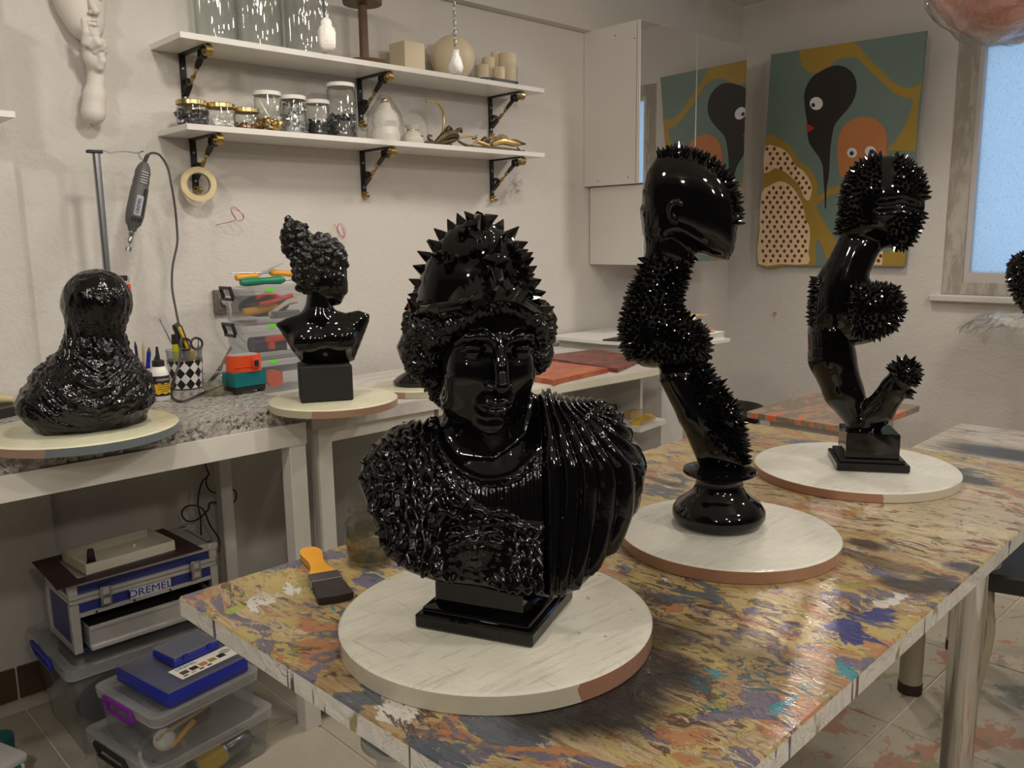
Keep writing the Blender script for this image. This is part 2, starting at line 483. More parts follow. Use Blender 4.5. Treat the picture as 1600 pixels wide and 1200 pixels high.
def m_table(name, spots, streak, W0, W1, cols, edge=True, hazy=0.0, seed=0.0):
    """layers of studio paint on a board; spots: (colour, x, y, rx, ry, amount) where one paint gathers"""
    n = NT(name)
    P = n.coord()
    wv = n.vmath('SCALE', n.vmath('SUBTRACT', n.noise(5, P, 3, color=True, w=seed), (0.5, 0.5, 0.5)), 0.10)
    Q = n.vmath('ADD', P, wv)
    x = n.node('SeparateXYZ', {0: P})
    c = n.mix(n.ramp(n.noise(6, Q, 4, 0.6, w=seed + 1), 0.35, 0.65), W0, W1)
    h = n.noise(14, n.mapping(Q, (streak, 1, 1)), 5, 0.6, 0.8, w=seed + 2)
    wood = n.noise(20, n.mapping(P, (7, 0.7, 1), rot=(0, 0, -0.12)), 4, 0.6, w=seed + 3)
    c = n.mix(n.math('MULTIPLY', n.ramp(wood, 0.48, 0.66), 0.75), c, (0.17, 0.10, 0.05))
    for i, (col, sc, thr, st, amt) in enumerate(cols):
        f = n.noise(sc, n.mapping(Q, (st, 1, 1), rot=(0, 0, -0.15)), 6, 0.66, 1.3, w=seed + 10 + 3.7 * i)
        b = f
        for (sid, sx, sy, rx, ry, am) in spots:
            if sid != i: continue
            d = n.vmath('LENGTH', n.vmath('MULTIPLY', n.vmath('SUBTRACT', Q, (sx, sy, 0)), (1 / rx, 1 / ry, 0)), (0, 0, 0))
            b = n.math('ADD', b, n.ramp(d, 1.2, 0.1, 0.0, am))
        k = n.ramp(b, thr, thr + 0.025)
        if amt < 1: k = n.math('MULTIPLY', k, amt)
        c = n.mix(k, c, col)
        h = n.math('ADD', h, n.math('MULTIPLY', k, 0.25))
    # black overspray, soft edged
    for (sid, sx, sy, rx, ry, am) in spots:
        if sid != 'spray': continue
        d = n.vmath('LENGTH', n.vmath('MULTIPLY', n.vmath('SUBTRACT', Q, (sx, sy, 0)), (1 / rx, 1 / ry, 0)), (0, 0, 0))
        sn = n.noise(16, n.mapping(P, (6, 1, 1)), 4, 0.6)
        k = n.math('MULTIPLY', n.ramp(n.math('ADD', d, n.math('MULTIPLY', sn, 0.5)), 1.35, 0.75), am)
        c = n.mix(k, c, (0.012, 0.011, 0.011))
    if edge:
        g = n.node('SeparateXYZ', {0: n.node('NewGeometry').outputs['Normal']}).outputs[2]
        dr = n.noise(26, n.mapping(P, (1, 1, 0.12)), 3, 0.6)
        ec = n.mix(n.ramp(dr, 0.60, 0.63), (0.84, 0.82, 0.76), n.mix(n.noise(5, P), (0.12, 0.05, 0.08), (0.10, 0.12, 0.16)))
        ec = n.mix(n.ramp(n.noise(17, n.mapping(P, (1, 1, 0.5)), 3, w=4.4), 0.62, 0.66), ec, (0.36, 0.32, 0.14))
        c = n.mix(n.ramp(g, 0.7, 0.3), c, ec)
    film = n.noise(10, n.mapping(P, (34, 0.5, 1), rot=(0, 0, -0.06)), 3, 0.55, 0.15, w=seed + 50)
    nb = n.bump(h, 0.55, 0.012)
    cb = n.bump(film, 1.0, 0.0030)
    n.set(base=c, rough=0.42, normal=nb, coat=0.8, coatrough=0.03, coatnormal=cb, spec=0.3)
    return n.m
#              colour                scale thr  stretch amount
PAINTS = [((0.47, 0.36, 0.14), 5.0, 0.51, 1.6, 1),        # 0 ochre
          ((0.44, 0.20, 0.09), 5.5, 0.55, 1.8, 1),        # 1 burnt orange
          ((0.155, 0.14, 0.20), 5.5, 0.565, 1.6, 1),      # 2 purple grey
          ((0.33, 0.29, 0.08), 8.0, 0.60, 1.4, 1),        # 3 olive
          ((0.68, 0.65, 0.60), 8.5, 0.66, 2.2, 1),        # 4 white
          ((0.085, 0.05, 0.035), 10.0, 0.585, 3.0, 0.9),  # 5 umber
          ((0.025, 0.04, 0.20), 13.0, 0.665, 1.6, 1),     # 6 ultramarine
          ((0.05, 0.27, 0.33), 15.0, 0.68, 1.5, 1),       # 7 turquoise
          ((0.19, 0.035, 0.035), 15.0, 0.655, 1.6, 1),    # 8 carmine
          ((0.085, 0.115, 0.16), 9.0, 0.605, 2.0, 0.9),   # 9 slate
          ((0.36, 0.42, 0.08), 12.0, 0.72, 1.4, 1),       # 10 lime
          ((0.60, 0.50, 0.33), 9.0, 0.605, 3.0, 0.9),     # 11 cream
          ((0.05, 0.13, 0.15), 17.0, 0.64, 2.0, 1),       # 12 dark teal
          ((0.05, 0.035, 0.03), 26.0, 0.635, 3.0, 0.9),   # 13 dark flecks
          ((0.55, 0.44, 0.08), 22.0, 0.68, 1.5, 1),       # 14 yellow flecks
          ((0.62, 0.58, 0.52), 30.0, 0.67, 2.5, 1)]       # 15 pale flecks
SPOTS = [(4, 0.1096, -0.132, 0.085, 0.055, 0.3), (4, 0.0377, -0.5535, 0.05, 0.08, 0.38), (10, 0.0325, -0.123, 0.07, 0.03, 0.3), (2, 0.2263, -0.0236, 0.1, 0.05, 0.1), (2, 0.2189, -0.1909, 0.08, 0.05, 0.2), (1, 0.1171, -0.3633, 0.12, 0.06, 0.16), (3, 0.0635, -0.3058, 0.1, 0.05, 0.12), (0, 0.0434, -0.2841, 0.2, 0.1, 0.08), (9, 0.0436, -0.6543, 0.14, 0.05, 0.2), (9, -0.0124, -0.4888, 0.08, 0.04, 0.2), (1, -0.0003, -0.6464, 0.12, 0.05, 0.14), (6, 0.6714, -0.8956, 0.07, 0.05, 0.24), (6, 0.7502, -0.9139, 0.05, 0.03, 0.2), (7, 0.5388, -0.9422, 0.04, 0.03, 0.28), (7, 0.3792, -0.9276, 0.07, 0.02, 0.25), (6, 0.6409, -0.8787, 0.1, 0.06, 0.1), (8, 0.2736, -0.8982, 0.1, 0.05, 0.08), (0, 0.5645, -0.7806, 0.25, 0.12, 0.08), (5, 0.5065, -0.7809, 0.3, 0.12, 0.05), (11, 1.3477, -0.8077, 0.4, 0.3, 0.12), (4, 1.4657, -0.7276, 0.3, 0.2, 0.07), (15, 1.4149, -0.745, 0.4, 0.3, 0.08), (4, 0.8188, -0.8979, 0.07, 0.02, 0.3), (9, 1.1126, -0.2566, 0.15, 0.1, 0.12), (2, 1.7305, -0.262, 0.12, 0.08, 0.12), (4, 1.9167, -0.1474, 0.1, 0.05, 0.1), (9, 0.1447, -0.721, 0.2, 0.05, 0.18), (5, 0.5628, -0.563, 0.12, 0.1, 0.08), (8, 0.9598, -0.7745, 0.25, 0.1, 0.04), (1, 0.3767, -0.9876, 0.1, 0.06, 0.14), (5, 0.5362, -0.6833, 0.12, 0.2, 0.05), (12, 0.4061, -0.839, 0.15, 0.12, 0.1), (9, 0.5997, -0.6422, 0.08, 0.12, 0.12), (7, 0.4034, -0.8106, 0.03, 0.04, 0.22), (11, 1.3202, -0.7773, 0.4, 0.25, 0.1), (11, 1.4226, -0.4329, 0.2, 0.2, 0.06), (6, 0.4376, -0.8207, 0.06, 0.05, 0.1), (2, 0.3271, -0.8937, 0.06, 0.06, 0.12), (5, 1.1934, -0.8206, 0.3, 0.3, 0.05), (8, 1.367, -0.6918, 0.3, 0.3, 0.05), (1, 1.4689, -0.6535, 0.3, 0.3, 0.04), (13, 1.2743, -0.7266, 0.4, 0.3, 0.05), (9, 1.8176, -0.6883, 0.3, 0.2, 0.06), (3, 1.729, -0.6849, 0.2, 0.2, 0.06), ('spray', 0.2412, -0.7358, 0.12, 0.11, 0.98), ('spray', 0.3439, -0.734, 0.1, 0.1, 0.96), ('spray', 0.1798, -0.7113, 0.07, 0.06, 0.95), ('spray', 0.4444, -0.6677, 0.06, 0.09, 0.8), ('spray', 0.5263, -0.563, 0.06, 0.08, 0.6), ('spray', 1.0304, -0.7511, 0.03, 0.05, 0.9), ('spray', 0.8954, -0.8908, 0.045, 0.06, 0.92), ('spray', 0.9361, -0.9349, 0.04, 0.05, 0.92), ('spray', 1.037, -0.9509, 0.03, 0.06, 0.9), ('spray', 0.9638, -0.8262, 0.03, 0.12, 0.6), ('spray', 1.6485, -0.7551, 0.05, 0.08, 0.92), ('spray', 1.697, -0.6953, 0.04, 0.08, 0.8), ('spray', 0.4885, -0.7914, 0.06, 0.16, 0.45), ('spray', 1.1388, -0.2199, 0.02, 0.08, 0.7)]
MAT['table'] = m_table('studio_paint_layers', SPOTS, 2.5, (0.38, 0.25, 0.12), (0.52, 0.40, 0.23), PAINTS)
PAINTS2 = [((0.55, 0.48, 0.38), 6, 0.5, 7.0, 1), ((0.33, 0.18, 0.12), 6, 0.60, 7.0, 0.8), ((0.16, 0.17, 0.15), 6, 0.58, 8.0, 0.9),
           ((0.48, 0.04, 0.04), 9, 0.72, 4.0, 1), ((0.55, 0.40, 0.06), 9, 0.71, 4.0, 1), ((0.05, 0.08, 0.35), 11, 0.74, 4.0, 1)]
MAT['table_far'] = m_table('far_table_paint', [('spray', 0.10, -0.22, 0.10, 0.20, 0.95)], 5.0, (0.42, 0.36, 0.28), (0.55, 0.50, 0.42), PAINTS2, seed=30.0)

def m_granite():
    n = NT('speckled_granite')
    P = n.coord()
    Q = n.mapping(P, (1, 1.7, 1), rot=(0, 0, 0.25))
    a = n.noise(75, Q, 4, 0.7, 0.5)
    b = n.noise(22, Q, 3, 0.6, w=3.0)
    c = n.cramp(a, [(0.36, (0.03, 0.028, 0.026)), (0.45, (0.20, 0.19, 0.175)), (0.52, (0.44, 0.42, 0.39)), (0.62, (0.60, 0.58, 0.54))])
    c = n.mix(n.ramp(b, 0.45, 0.62, 0.0, 0.5), c, (0.42, 0.41, 0.39))
    c = n.mix(n.ramp(n.noise(9, P, 3, w=9.0), 0.70, 0.73, 0, 0.8), c, (0.55, 0.22, 0.12))
    n.set(base=c, rough=0.3, normal=n.bump(a, 0.08, 0.003))
    return n.m
MAT['granite'] = m_granite()

def m_tile(name, paint):
    n = NT(name)
    P = n.node('NewGeometry').outputs['Position']
    a = n.noise(2.5, P, 5, 0.6)
    c = n.mix(a, (0.40, 0.36, 0.28), (0.54, 0.49, 0.40))
    c = n.mix(n.ramp(n.noise(30, P, 4), 0.55, 0.75, 0, 0.25), c, (0.24, 0.20, 0.16))
    x = n.node('SeparateXYZ', {0: P}).outputs[0]
    y = n.node('SeparateXYZ', {0: P}).outputs[1]
    reg = n.ramp(n.math('SUBTRACT', x, n.math('MULTIPLY', y, 0.55)), 0.35, 1.2)
    for i, (col, sc, thr) in enumerate([((0.42, 0.16, 0.09), 3.5, 0.56), ((0.14, 0.21, 0.22), 4.5, 0.63), ((0.46, 0.20, 0.12), 12, 0.60), ((0.26, 0.25, 0.12), 9, 0.62),
                                        ((0.50, 0.08, 0.06), 20, 0.66), ((0.10, 0.14, 0.22), 18, 0.67), ((0.06, 0.05, 0.05), 24, 0.69)]):
        Q = n.vmath('ADD', P, n.vmath('SCALE', n.noise(9, P, 2, color=True, w=i), 0.08))
        f = n.noise(sc, n.mapping(Q, (1, 1.5, 1), rot=(0, 0, 0.5)), 4, 0.6, 0.6, w=11.0 * i + 2)
        k = n.math('MULTIPLY', n.math('MULTIPLY', n.ramp(f, thr, thr + 0.02), reg), 0.75)
        c = n.mix(k, c, col)
    gr = n.ramp(n.noise(40, P, 5, 0.7), 0.35, 0.62, 0.55, 1.0)
    n.set(base=n.mix(gr, n.mix(0.5, c, (0.40, 0.36, 0.29)), c), rough=0.42, normal=n.bump(a, 0.05, 0.01))
    return n.m
MAT['tile'] = m_tile('floor_tile', True)
MAT['skirting'] = plain('brown_skirting_tile', (0.085, 0.05, 0.03), 0.4, var=0.25, vscale=5)

def m_pane():
    n = NT('frosted_pane')
    P = n.coord()
    sp = n.noise(95, P, 3, 0.7)
    v = n.ramp(n.voro(70, P), 0.0, 0.22)
    c = n.mix(n.ramp(sp, 0.50, 0.68), (0.92, 0.95, 0.98), (0.70, 0.78, 0.84))
    st = n.noise(30, n.mapping(P, (1, 2.5, 0.5)), 3, 0.5, 1.0)
    c = n.mix(n.ramp(st, 0.66, 0.69, 0, 0.7), c, (1, 1, 1))
    t = n.node('BsdfTranslucent', {'Color': c})
    g = n.node('BsdfGlossy', {'Color': (1, 1, 1, 1), 'Roughness': 0.25, 'Normal': n.bump(sp, 0.6, 0.01)})
    m = n.node('MixShader', {0: 0.04, 1: t.outputs[0], 2: g.outputs[0]})
    n.t.links.new(m.outputs[0], n.out.inputs[0])
    return n.m
MAT['pane'] = m_pane()
def m_frame():
    n = NT('weathered_window_frame')
    P = n.coord()
    f = n.noise(18, n.mapping(P, (1, 1, 0.35)), 5, 0.65, 0.6)
    n.set(base=n.mix(n.ramp(f, 0.42, 0.62), (0.34, 0.31, 0.26), (0.50, 0.46, 0.41)), rough=0.7, normal=n.bump(f, 0.5, 0.01))
    return n.m
MAT['frame'] = m_frame()
def m_red(name, a, b, seed):
    n = NT(name)
    P = n.coord()
    f = n.noise(9, n.mapping(P, (1, 2.0, 1)), 5, 0.65, 0.8, w=seed)
    g = n.noise(40, P, 4, 0.6, w=seed + 2)
    c = n.mix(n.ramp(f, 0.38, 0.62), a, b)
    c = n.mix(n.ramp(g, 0.60, 0.70, 0, 0.6), c, (0.36, 0.26, 0.16))
    n.set(base=c, rough=0.42, normal=n.bump(g, 0.3, 0.005))
    return n.m
MAT['red_board'] = m_red('red_orange_board', (0.36, 0.07, 0.03), (0.50, 0.16, 0.07), 1.0)
MAT['maroon_board'] = m_red('maroon_board', (0.10, 0.035, 0.03), (0.26, 0.06, 0.05), 6.0)
def m_bench_white():
    n = NT('worn_white_worktop')
    P = n.coord()
    f = n.noise(5, n.mapping(P, (1, 6, 1), rot=(0, 0, 0.1)), 5, 0.6)
    g = n.noise(28, P, 4, 0.7)
    c = n.mix(n.ramp(f, 0.35, 0.65), (0.52, 0.50, 0.46), (0.66, 0.64, 0.60))
    c = n.mix(n.ramp(g, 0.58, 0.72, 0, 0.35), c, (0.32, 0.31, 0.29))
    d = n.noise(7, n.mapping(P, (1, 5, 1)), 4, 0.6, w=7.0)
    c = n.mix(n.ramp(d, 0.68, 0.71, 0, 0.8), c, (0.20, 0.06, 0.10))
    n.set(base=c, rough=0.35, normal=n.bump(g, 0.1, 0.004))
    return n.m
MAT['bench_white'] = m_bench_white()
def m_smalltop():
    n = NT('orange_splashed_top')
    P = n.coord()
    c = n.mix(n.noise(12, P, 4), (0.22, 0.155, 0.10), (0.30, 0.22, 0.15))
    f = n.noise(6, n.mapping(P, (1, 3.0, 1), rot=(0, 0, 0.3)), 4, 0.6, 0.8)
    c = n.mix(n.ramp(f, 0.47, 0.56), c, (0.42, 0.30, 0.22))
    c = n.mix(n.ramp(f, 0.56, 0.63), c, (0.85, 0.17, 0.03))
    n.set(base=c, rough=0.3, coat=0.5, coatrough=0.1, normal=n.bump(f, 0.3, 0.01), coatnormal=n.bump(n.noise(70, P, 4), 0.5, 0.005))
    return n.m
MAT['small_top'] = m_smalltop()
def m_diamond():
    n = NT('diamond_print')
    u = n.node('SeparateXYZ', {0: n.coord('UV')})
    a = n.math('ADD', u.outputs[0], u.outputs[1]); b = n.math('SUBTRACT', u.outputs[0], u.outputs[1])
    ca = n.math('FLOOR', a); cb = n.math('FLOOR', b)
    s = n.math('MODULO', n.math('ABSOLUTE', n.math('ADD', ca, cb)), 2.0)
    n.set(base=n.mix(n.math('GREATER_THAN', s, 0.5), (0.78, 0.77, 0.76), (0.012, 0.012, 0.012)), rough=0.3)
    return n.m
MAT['diamond'] = m_diamond()
def m_balloon():
    n = NT('wrapped_copper_pink')
    P = n.coord()
    f = n.noise(8, n.mapping(P, (1, 1, 2.2), rot=(0.4, 0.3, 0)), 5, 0.62, 0.8)
    c = n.mix(n.ramp(f, 0.35, 0.65), (0.40, 0.15, 0.10), (0.56, 0.30, 0.24))
    cr = n.noise(22, n.mapping(P, (1, 1, 2.5), rot=(0.5, 0.4, 0)), 5, 0.6, 1.5)
    n.set(base=c, rough=0.4, coat=0.8, coatrough=0.06, coatnormal=n.bump(cr, 0.8, 0.01))
    return n.m
MAT['balloon'] = m_balloon()
for k, c in dict(teal=(0.155, 0.225, 0.20), dark=(0.016, 0.011, 0.008), gold=(0.37, 0.24, 0.035), orange=(0.52, 0.20, 0.065), cream=(0.80, 0.64, 0.40), dot=(0.22, 0.02, 0.012), eye=(0.78, 0.78, 0.76), pupil=(0.01, 0.015, 0.12), lip=(0.50, 0.02, 0.015)).items():
    MAT['art_' + k] = plain('canvas_' + k, c, 0.6, var=0.10, vscale=7, bump=0.15, bscale=300)

# ---------------------------------------------------------------- the room
XR, YB, X0, Y0 = 4.47, 2.79, -3.2, -3.6
def wallbox(name, lo, hi, mat='wall'):
    c = [(a + b) / 2 for a, b in zip(lo, hi)]; s = [b - a for a, b in zip(lo, hi)]
    return struct(MB().box(c, s).build(name, MAT[mat], smooth=0))
wallbox('wall_back', (X0 - 0.2, YB, -0.1), (XR + 0.2, YB + 0.2, CEIL + 0.1))
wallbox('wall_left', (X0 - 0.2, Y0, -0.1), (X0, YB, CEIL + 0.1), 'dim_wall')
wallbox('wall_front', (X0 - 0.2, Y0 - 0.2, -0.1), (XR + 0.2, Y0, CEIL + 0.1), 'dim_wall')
wallbox('ceiling', (X0, Y0, CEIL), (XR, YB, CEIL + 0.1), 'ceiling')
# right wall with the window opening
WY0, WY1, WZ0, WZ1 = 0.50, 1.578, 1.046, 2.284
def wall_with_hole():
    b = MB()
    for lo, hi in (((XR, Y0, -0.1), (XR + 0.2, WY0, CEIL + 0.1)), ((XR, WY1, -0.1), (XR + 0.2, YB, CEIL + 0.1)),
                   ((XR, WY0, -0.1), (XR + 0.2, WY1, WZ0)), ((XR, WY0, WZ1), (XR + 0.2, WY1, CEIL + 0.1))):
        b.box([(p + q) / 2 for p, q in zip(lo, hi)], [q - p for p, q in zip(lo, hi)])
    return struct(b.build('wall_right', MAT['wall'], smooth=0))
wall_with_hole()
# pilaster at the left end of the shelf wall and the beam above the shelves
wallbox('trim_1', (X0, YB - 0.035, 0), (0.702, YB, CEIL), 'wall')
wallbox('trim_2', (0.702, YB - 0.05, 2.295), (XR, YB, CEIL), 'wall')
# floor: tiles laid on grout
fl = struct(MB().box(((X0 + XR) / 2, (Y0 + YB) / 2, -0.054), (XR - X0, YB - Y0, 0.1)).build('floor', MAT['grout'], smooth=0))
TX, TY = 0.567, 0.607
tile_me = MB().box((0, 0, -0.004), (TX - 0.006, TY - 0.006, 0.008), bevel=0.0015).mesh('tile', MAT['tile'], 0)
for i in range(-2, 7):
    for j in range(-3, 4):
        cx = 0.555 + TX * (i + 0.5); cy = 0.852 + TY * (j + 0.5)
        if cx > XR or cy > YB: continue
        inst(tile_me, fl, Matrix.Translation((cx, cy, 0.0015 * RNG.random())), 'tile')
# brown skirting tiles along the back wall
bb = struct(MB().box((0.9, YB - 0.005, 0.052), (4.2, 0.008, 0.104)).build('baseboard_back', MAT['grout'], smooth=0))
sk_me = MB().box((0, 0, 0), (TX - 0.006, 0.012, 0.10), bevel=0.002).mesh('tile', MAT['skirting'], 0)
for i in range(-3, 5):
    cx = 0.555 + TX * (i + 0.5)
    inst(sk_me, bb, Matrix.Translation((cx, YB - 0.012 - (0.035 if cx < 0.70 and False else 0), 0.055)), 'tile')
bl = struct(MB().box((-0.5, YB - 0.040, 0.052), (2.39, 0.010, 0.104)).build('baseboard_left', MAT['grout'], smooth=0))
sk2 = MB().box((0, 0, 0), (TX - 0.006, 0.012, 0.10), bevel=0.002).mesh('tile', MAT['skirting'], 0)
for i in range(-3, 1):
    cx = 0.555 + TX * (i + 0.5)
    if i == 0:
        inst(MB().box((0, 0, 0), (0.140, 0.012, 0.10), bevel=0.002).mesh('tile', MAT['skirting'], 0), bl, Matrix.Translation((0.628, YB - 0.047, 0.055)), 'tile')
    else:
        inst(sk2, bl, Matrix.Translation((cx, YB - 0.047, 0.055)), 'tile')
# window: reveal, weathered frame, thin sash, frosted pane, sill
w = struct(MB().box((XR + 0.05, (WY0 + WY1) / 2, WZ0 + 0.03), (0.08, WY1 - WY0, 0.06)).box((XR + 0.05, (WY0 + WY1) / 2, WZ1 - 0.03), (0.08, WY1 - WY0, 0.06))
           .box((XR + 0.05, WY1 - 0.045, (WZ0 + WZ1) / 2), (0.08, 0.09, WZ1 - WZ0 - 0.12)).box((XR + 0.05, WY0 + 0.045, (WZ0 + WZ1) / 2), (0.08, 0.09, WZ1 - WZ0 - 0.12))
           .build('window_1', MAT['frame'], smooth=0))
s = MB()
ya, yb, za, zb = WY0 + 0.088, WY1 - 0.088, WZ0 + 0.058, WZ1 - 0.058
for lo, hi in (((ya, za), (yb, za + 0.05)), ((ya, zb - 0.025), (yb, zb)), ((yb - 0.025, za + 0.05), (yb, zb - 0.025)), ((ya, za + 0.05), (ya + 0.02, zb - 0.025))):
    s.box((XR + 0.045, (lo[0] + hi[0]) / 2, (lo[1] + hi[1]) / 2), (0.05, hi[0] - lo[0], hi[1] - lo[1]))
s.build('sash', plain('sash_paint', (0.55, 0.52, 0.50), 0.6, var=0.1), w, smooth=0)
MB().box((XR + 0.06, (ya + yb) / 2, (za + zb) / 2), (0.006, yb - ya - 0.03, zb - za - 0.03)).build('pane', MAT['pane'], w, smooth=0)
MB().box((XR + 0.02, (WY0 + WY1) / 2, WZ0 - 0.017), (0.12, WY1 - WY0 + 0.09, 0.034), bevel=0.006).build('window_sill', MAT['wall'], w)
# ceiling spot fixtures around the lamps, those added for highlights and fill included
for i, (lx, ly, pw, aim, cone) in enumerate(LAMPS):
    t = thing('ceiling_spotlight', ['white can spotlight on the ceiling above the near side of the studio table', 'white can spotlight above the bench with the veiled bust', 'white can spotlight above the back of the studio table',
                                    'added highlight spotlight, a white can well behind the camera', 'white can spotlight toward the window end', 'white can spotlight above the orange splashed box',
                                    'white can spotlight farthest left above the granite bench end', 'added highlight spotlight, a white can farthest behind the camera toward the right', 'added highlight spotlight, a white can farthest out to the left of the camera', 'added fill spotlight, a white can just above the camera' ][i], 'lamp', (lx, ly, CEIL))
    MB().lathe([(0.0, 0), (0.055, 0), (0.055, -0.015), (0.012, -0.02), (0.012, -0.045), (0.0, -0.045)], 20).build('mount', MAT['white'], t)
    MB().lathe([(0.0, -0.045), (0.045, -0.047), (0.05, -0.06), (0.05, -0.115), (0.046, -0.115), (0.044, -0.065), (0.0, -0.060)], 20).build('lamp_shade', MAT['white'], t)

# ---------------------------------------------------------------- furniture
# big paint-covered table; local x runs along its length
T = thing('studio_table', 'long studio table thick with colourful paint layers in the foreground', 'table', (0.538, 1.4, 0), math.radians(1.5))
TL_, TW_ = 1.875, 0.955
bm = MB()
bm.box((TL_ / 2, -TW_ / 2, 0.7315), (TL_, TW_, 0.037), bevel=0.003)
bm.build('table_top', MAT['table'], T)
for (lx, ly) in ((0.040, -0.560), (1.20, -0.905), (0.60, -0.12), (1.80, -0.12)):
    q = MB()
    q.cyl((lx, ly, 0.0), (lx, ly, 0.713), 0.031, n=28)
    lg = q.build('leg', MAT['chrome'], T)
    MB().lathe([(0, 0.713), (0.05, 0.713), (0.05, 0.706), (0.033, 0.700)], 24, (lx, ly, 0)).build('mount', MAT['steel'], lg)
# second painted table beyond its far end
T2 = thing('far_table', 'second paint-streaked table at the right behind the long studio table', 'table', (2.44, 0.915, 0), math.radians(1.5))
MB().box((0.215, -0.60, 0.7305), (0.43, 1.20, 0.035), bevel=0.003).build('table_top', MAT['table_far'], T2)
for lx, ly in ((-0.028, -0.018), (0.50, -0.05), (0.40, -1.1), (0.03, -1.1)):
    q = MB().cyl((min(max(lx, 0.03), 0.40), min(ly, -0.035), 0.03), (min(max(lx, 0.03), 0.40), min(ly, -0.035), 0.713), 0.032, n=24)
    lg = q.build('leg', MAT['beige'], T2)
    MB().cyl((min(max(lx, 0.03), 0.40), min(ly, -0.035), 0.0), (min(max(lx, 0.03), 0.40), min(ly, -0.035), 0.032), 0.034, n=24).build('foot', MAT['rubber'], lg)
# granite bench along the left of the shelf wall
G = thing('granite_bench', 'white framed bench with speckled granite top under the plaster mask', 'bench', (0, 0, 0))
g = MB()
gp = [(-1.55, 1.965), (1.148, 1.985), (1.148, 2.74), (-1.55, 2.74)]
g.prism([(x, y) for x, y in gp], 0.878, 0.922)
g.build('worktop', MAT['granite'], G, smooth=0)
f = MB()
MB().box((-0.2, 1.995, 0.848), (2.66, 0.045, 0.058)).build('apron', MAT['white_paint'], G, smooth=0)
MB().box((-0.2, 2.69, 0.848), (2.66, 0.045, 0.058)).build('apron', MAT['white_paint'], G, smooth=0)
MB().box((1.105, 2.34, 0.848), (0.045, 0.65, 0.058)).build('apron', MAT['white_paint'], G, smooth=0)
for lx, ly in ((1.105, 2.0), (-1.4, 2.0), (-1.4, 2.7)):
    MB().box((lx if lx < 1.2 else 1.12, ly, 0.423), (0.048, 0.048, 0.846), bevel=0.002).build('leg', MAT['white_paint'], G, smooth=0)
# white benches continuing to the right
B2 = thing('white_bench', 'worn white workbench right of the granite bench, under the curly haired bust', 'bench', (0, 0, 0))
MB().prism([(1.155, 1.985), (1.60, 1.965), (1.60, 2.74), (1.155, 2.74)], 0.846, 0.882).build('worktop', MAT['bench_white'], B2, smooth=0)
MB().box((1.385, 2.015, 0.825), (0.40, 0.03, 0.044)).build('apron', MAT['white_paint'], B2, smooth=0)
MB().box((1.385, 2.70, 0.825), (0.40, 0.03, 0.044)).build('apron', MAT['white_paint'], B2, smooth=0)
for lx, ly in ((1.198, 2.012), (1.222, 2.70), (1.57, 2.03), (1.57, 2.70)):
    MB().box((lx, ly, 0.423), (0.042, 0.042, 0.845), bevel=0.002).build('leg', MAT['white_paint'], B2, smooth=0)
B3 = thing('long_white_bench', 'long white workbench behind the helmeted bust carrying the red boards', 'bench', (0, 0, 0))
MB().prism([(1.606, 2.01), (2.89, 1.965), (2.89, 2.70), (1.606, 2.70)], 0.812, 0.848).build('worktop', MAT['bench_white'], B3, smooth=0)
MB().prism([(1.606, 2.004), (2.89, 1.959), (2.89, 1.964), (1.606, 2.009)], 0.816, 0.844).build('front_trim', MAT['cream'], B3, smooth=0)
MB().box((2.05, 2.69, 0.41), (0.9, 0.02, 0.80)).build('back_panel', MAT['cabinet'], B3, smooth=0)
for lx in (1.63, 2.12):
    MB().box((lx, 2.40, 0.405), (0.018, 0.56, 0.81)).build('side_panel', MAT['cabinet'], B3, smooth=0)
MB().box((2.874, 2.30, 0.70), (0.018, 0.20, 0.22)).build('divider', MAT['cabinet'], B3, smooth=0)
MB().prism([(2.675, 2.05), (2.88, 2.075), (2.88, 2.40), (2.625, 2.36)], 0.573, 0.593).build('shelf_board', MAT['laminate'], B3, smooth=0)
MB().box((2.865, 2.34, 0.29), (0.045, 0.10, 0.57)).build('leg', MAT['white_paint'], B3, smooth=0)
MB().box((2.865, 2.66, 0.405), (0.045, 0.045, 0.81)).build('leg', MAT['white_paint'], B3, smooth=0)
# narrow unit with the ledge for the books
BK = thing('book_ledge_unit', 'narrow white unit with a ledge in the corner below the mirror cabinet', 'cabinet', (0, 0, 0))
MB().box((3.03, 2.45, 0.44), (0.16, 0.60, 0.876)).build('body', MAT['cabinet'], BK, smooth=0)
MB().prism([(2.895, 2.46), (2.96, 2.07), (3.335, 2.06), (3.335, 2.76), (2.895, 2.76)], 0.878, 0.893).build('worktop', MAT['laminate'], BK, smooth=0)
# mirror cabinet in the corner
CB = thing('mirror_cabinet', 'tall white corner cabinet with two mirrored doors', 'cabinet', (0, 0, 0))
cx0, cx1, cz0, cz1 = 3.171, 4.055, 1.59, 2.295
MB().box(((cx0 + cx1) / 2, 2.633, (cz0 + cz1) / 2), (cx1 - cx0, 0.31, cz1 - cz0)).build('body', MAT['cabinet'], CB, smooth=0)
for a, b in ((cx0, 3.607), (3.611, cx1)):
    d = MB().box(((a + b) / 2, 2.466, (cz0 + cz1) / 2), (b - a, 0.016, cz1 - cz0)).build('door', MAT['cabinet'], CB, smooth=0)
    MB().box(((a + b) / 2, 2.4565, (cz0 + cz1) / 2), (b - a - 0.004, 0.003, cz1 - cz0 - 0.004)).build('mirror', MAT['mirror'], d, smooth=0)
for sx, sz in ((2.49, 2.22), (2.60, 2.25), (2.52, 1.62), (2.70, 1.61)):
    MB().lathe([(0, 0), (0.003, 0), (0.003, 0.001), (0, 0.001)], 8, (cx0, sx, sz), M=Matrix.Rotation(-PI / 2, 4, 'Y')).build('screw', MAT['iron'], CB)
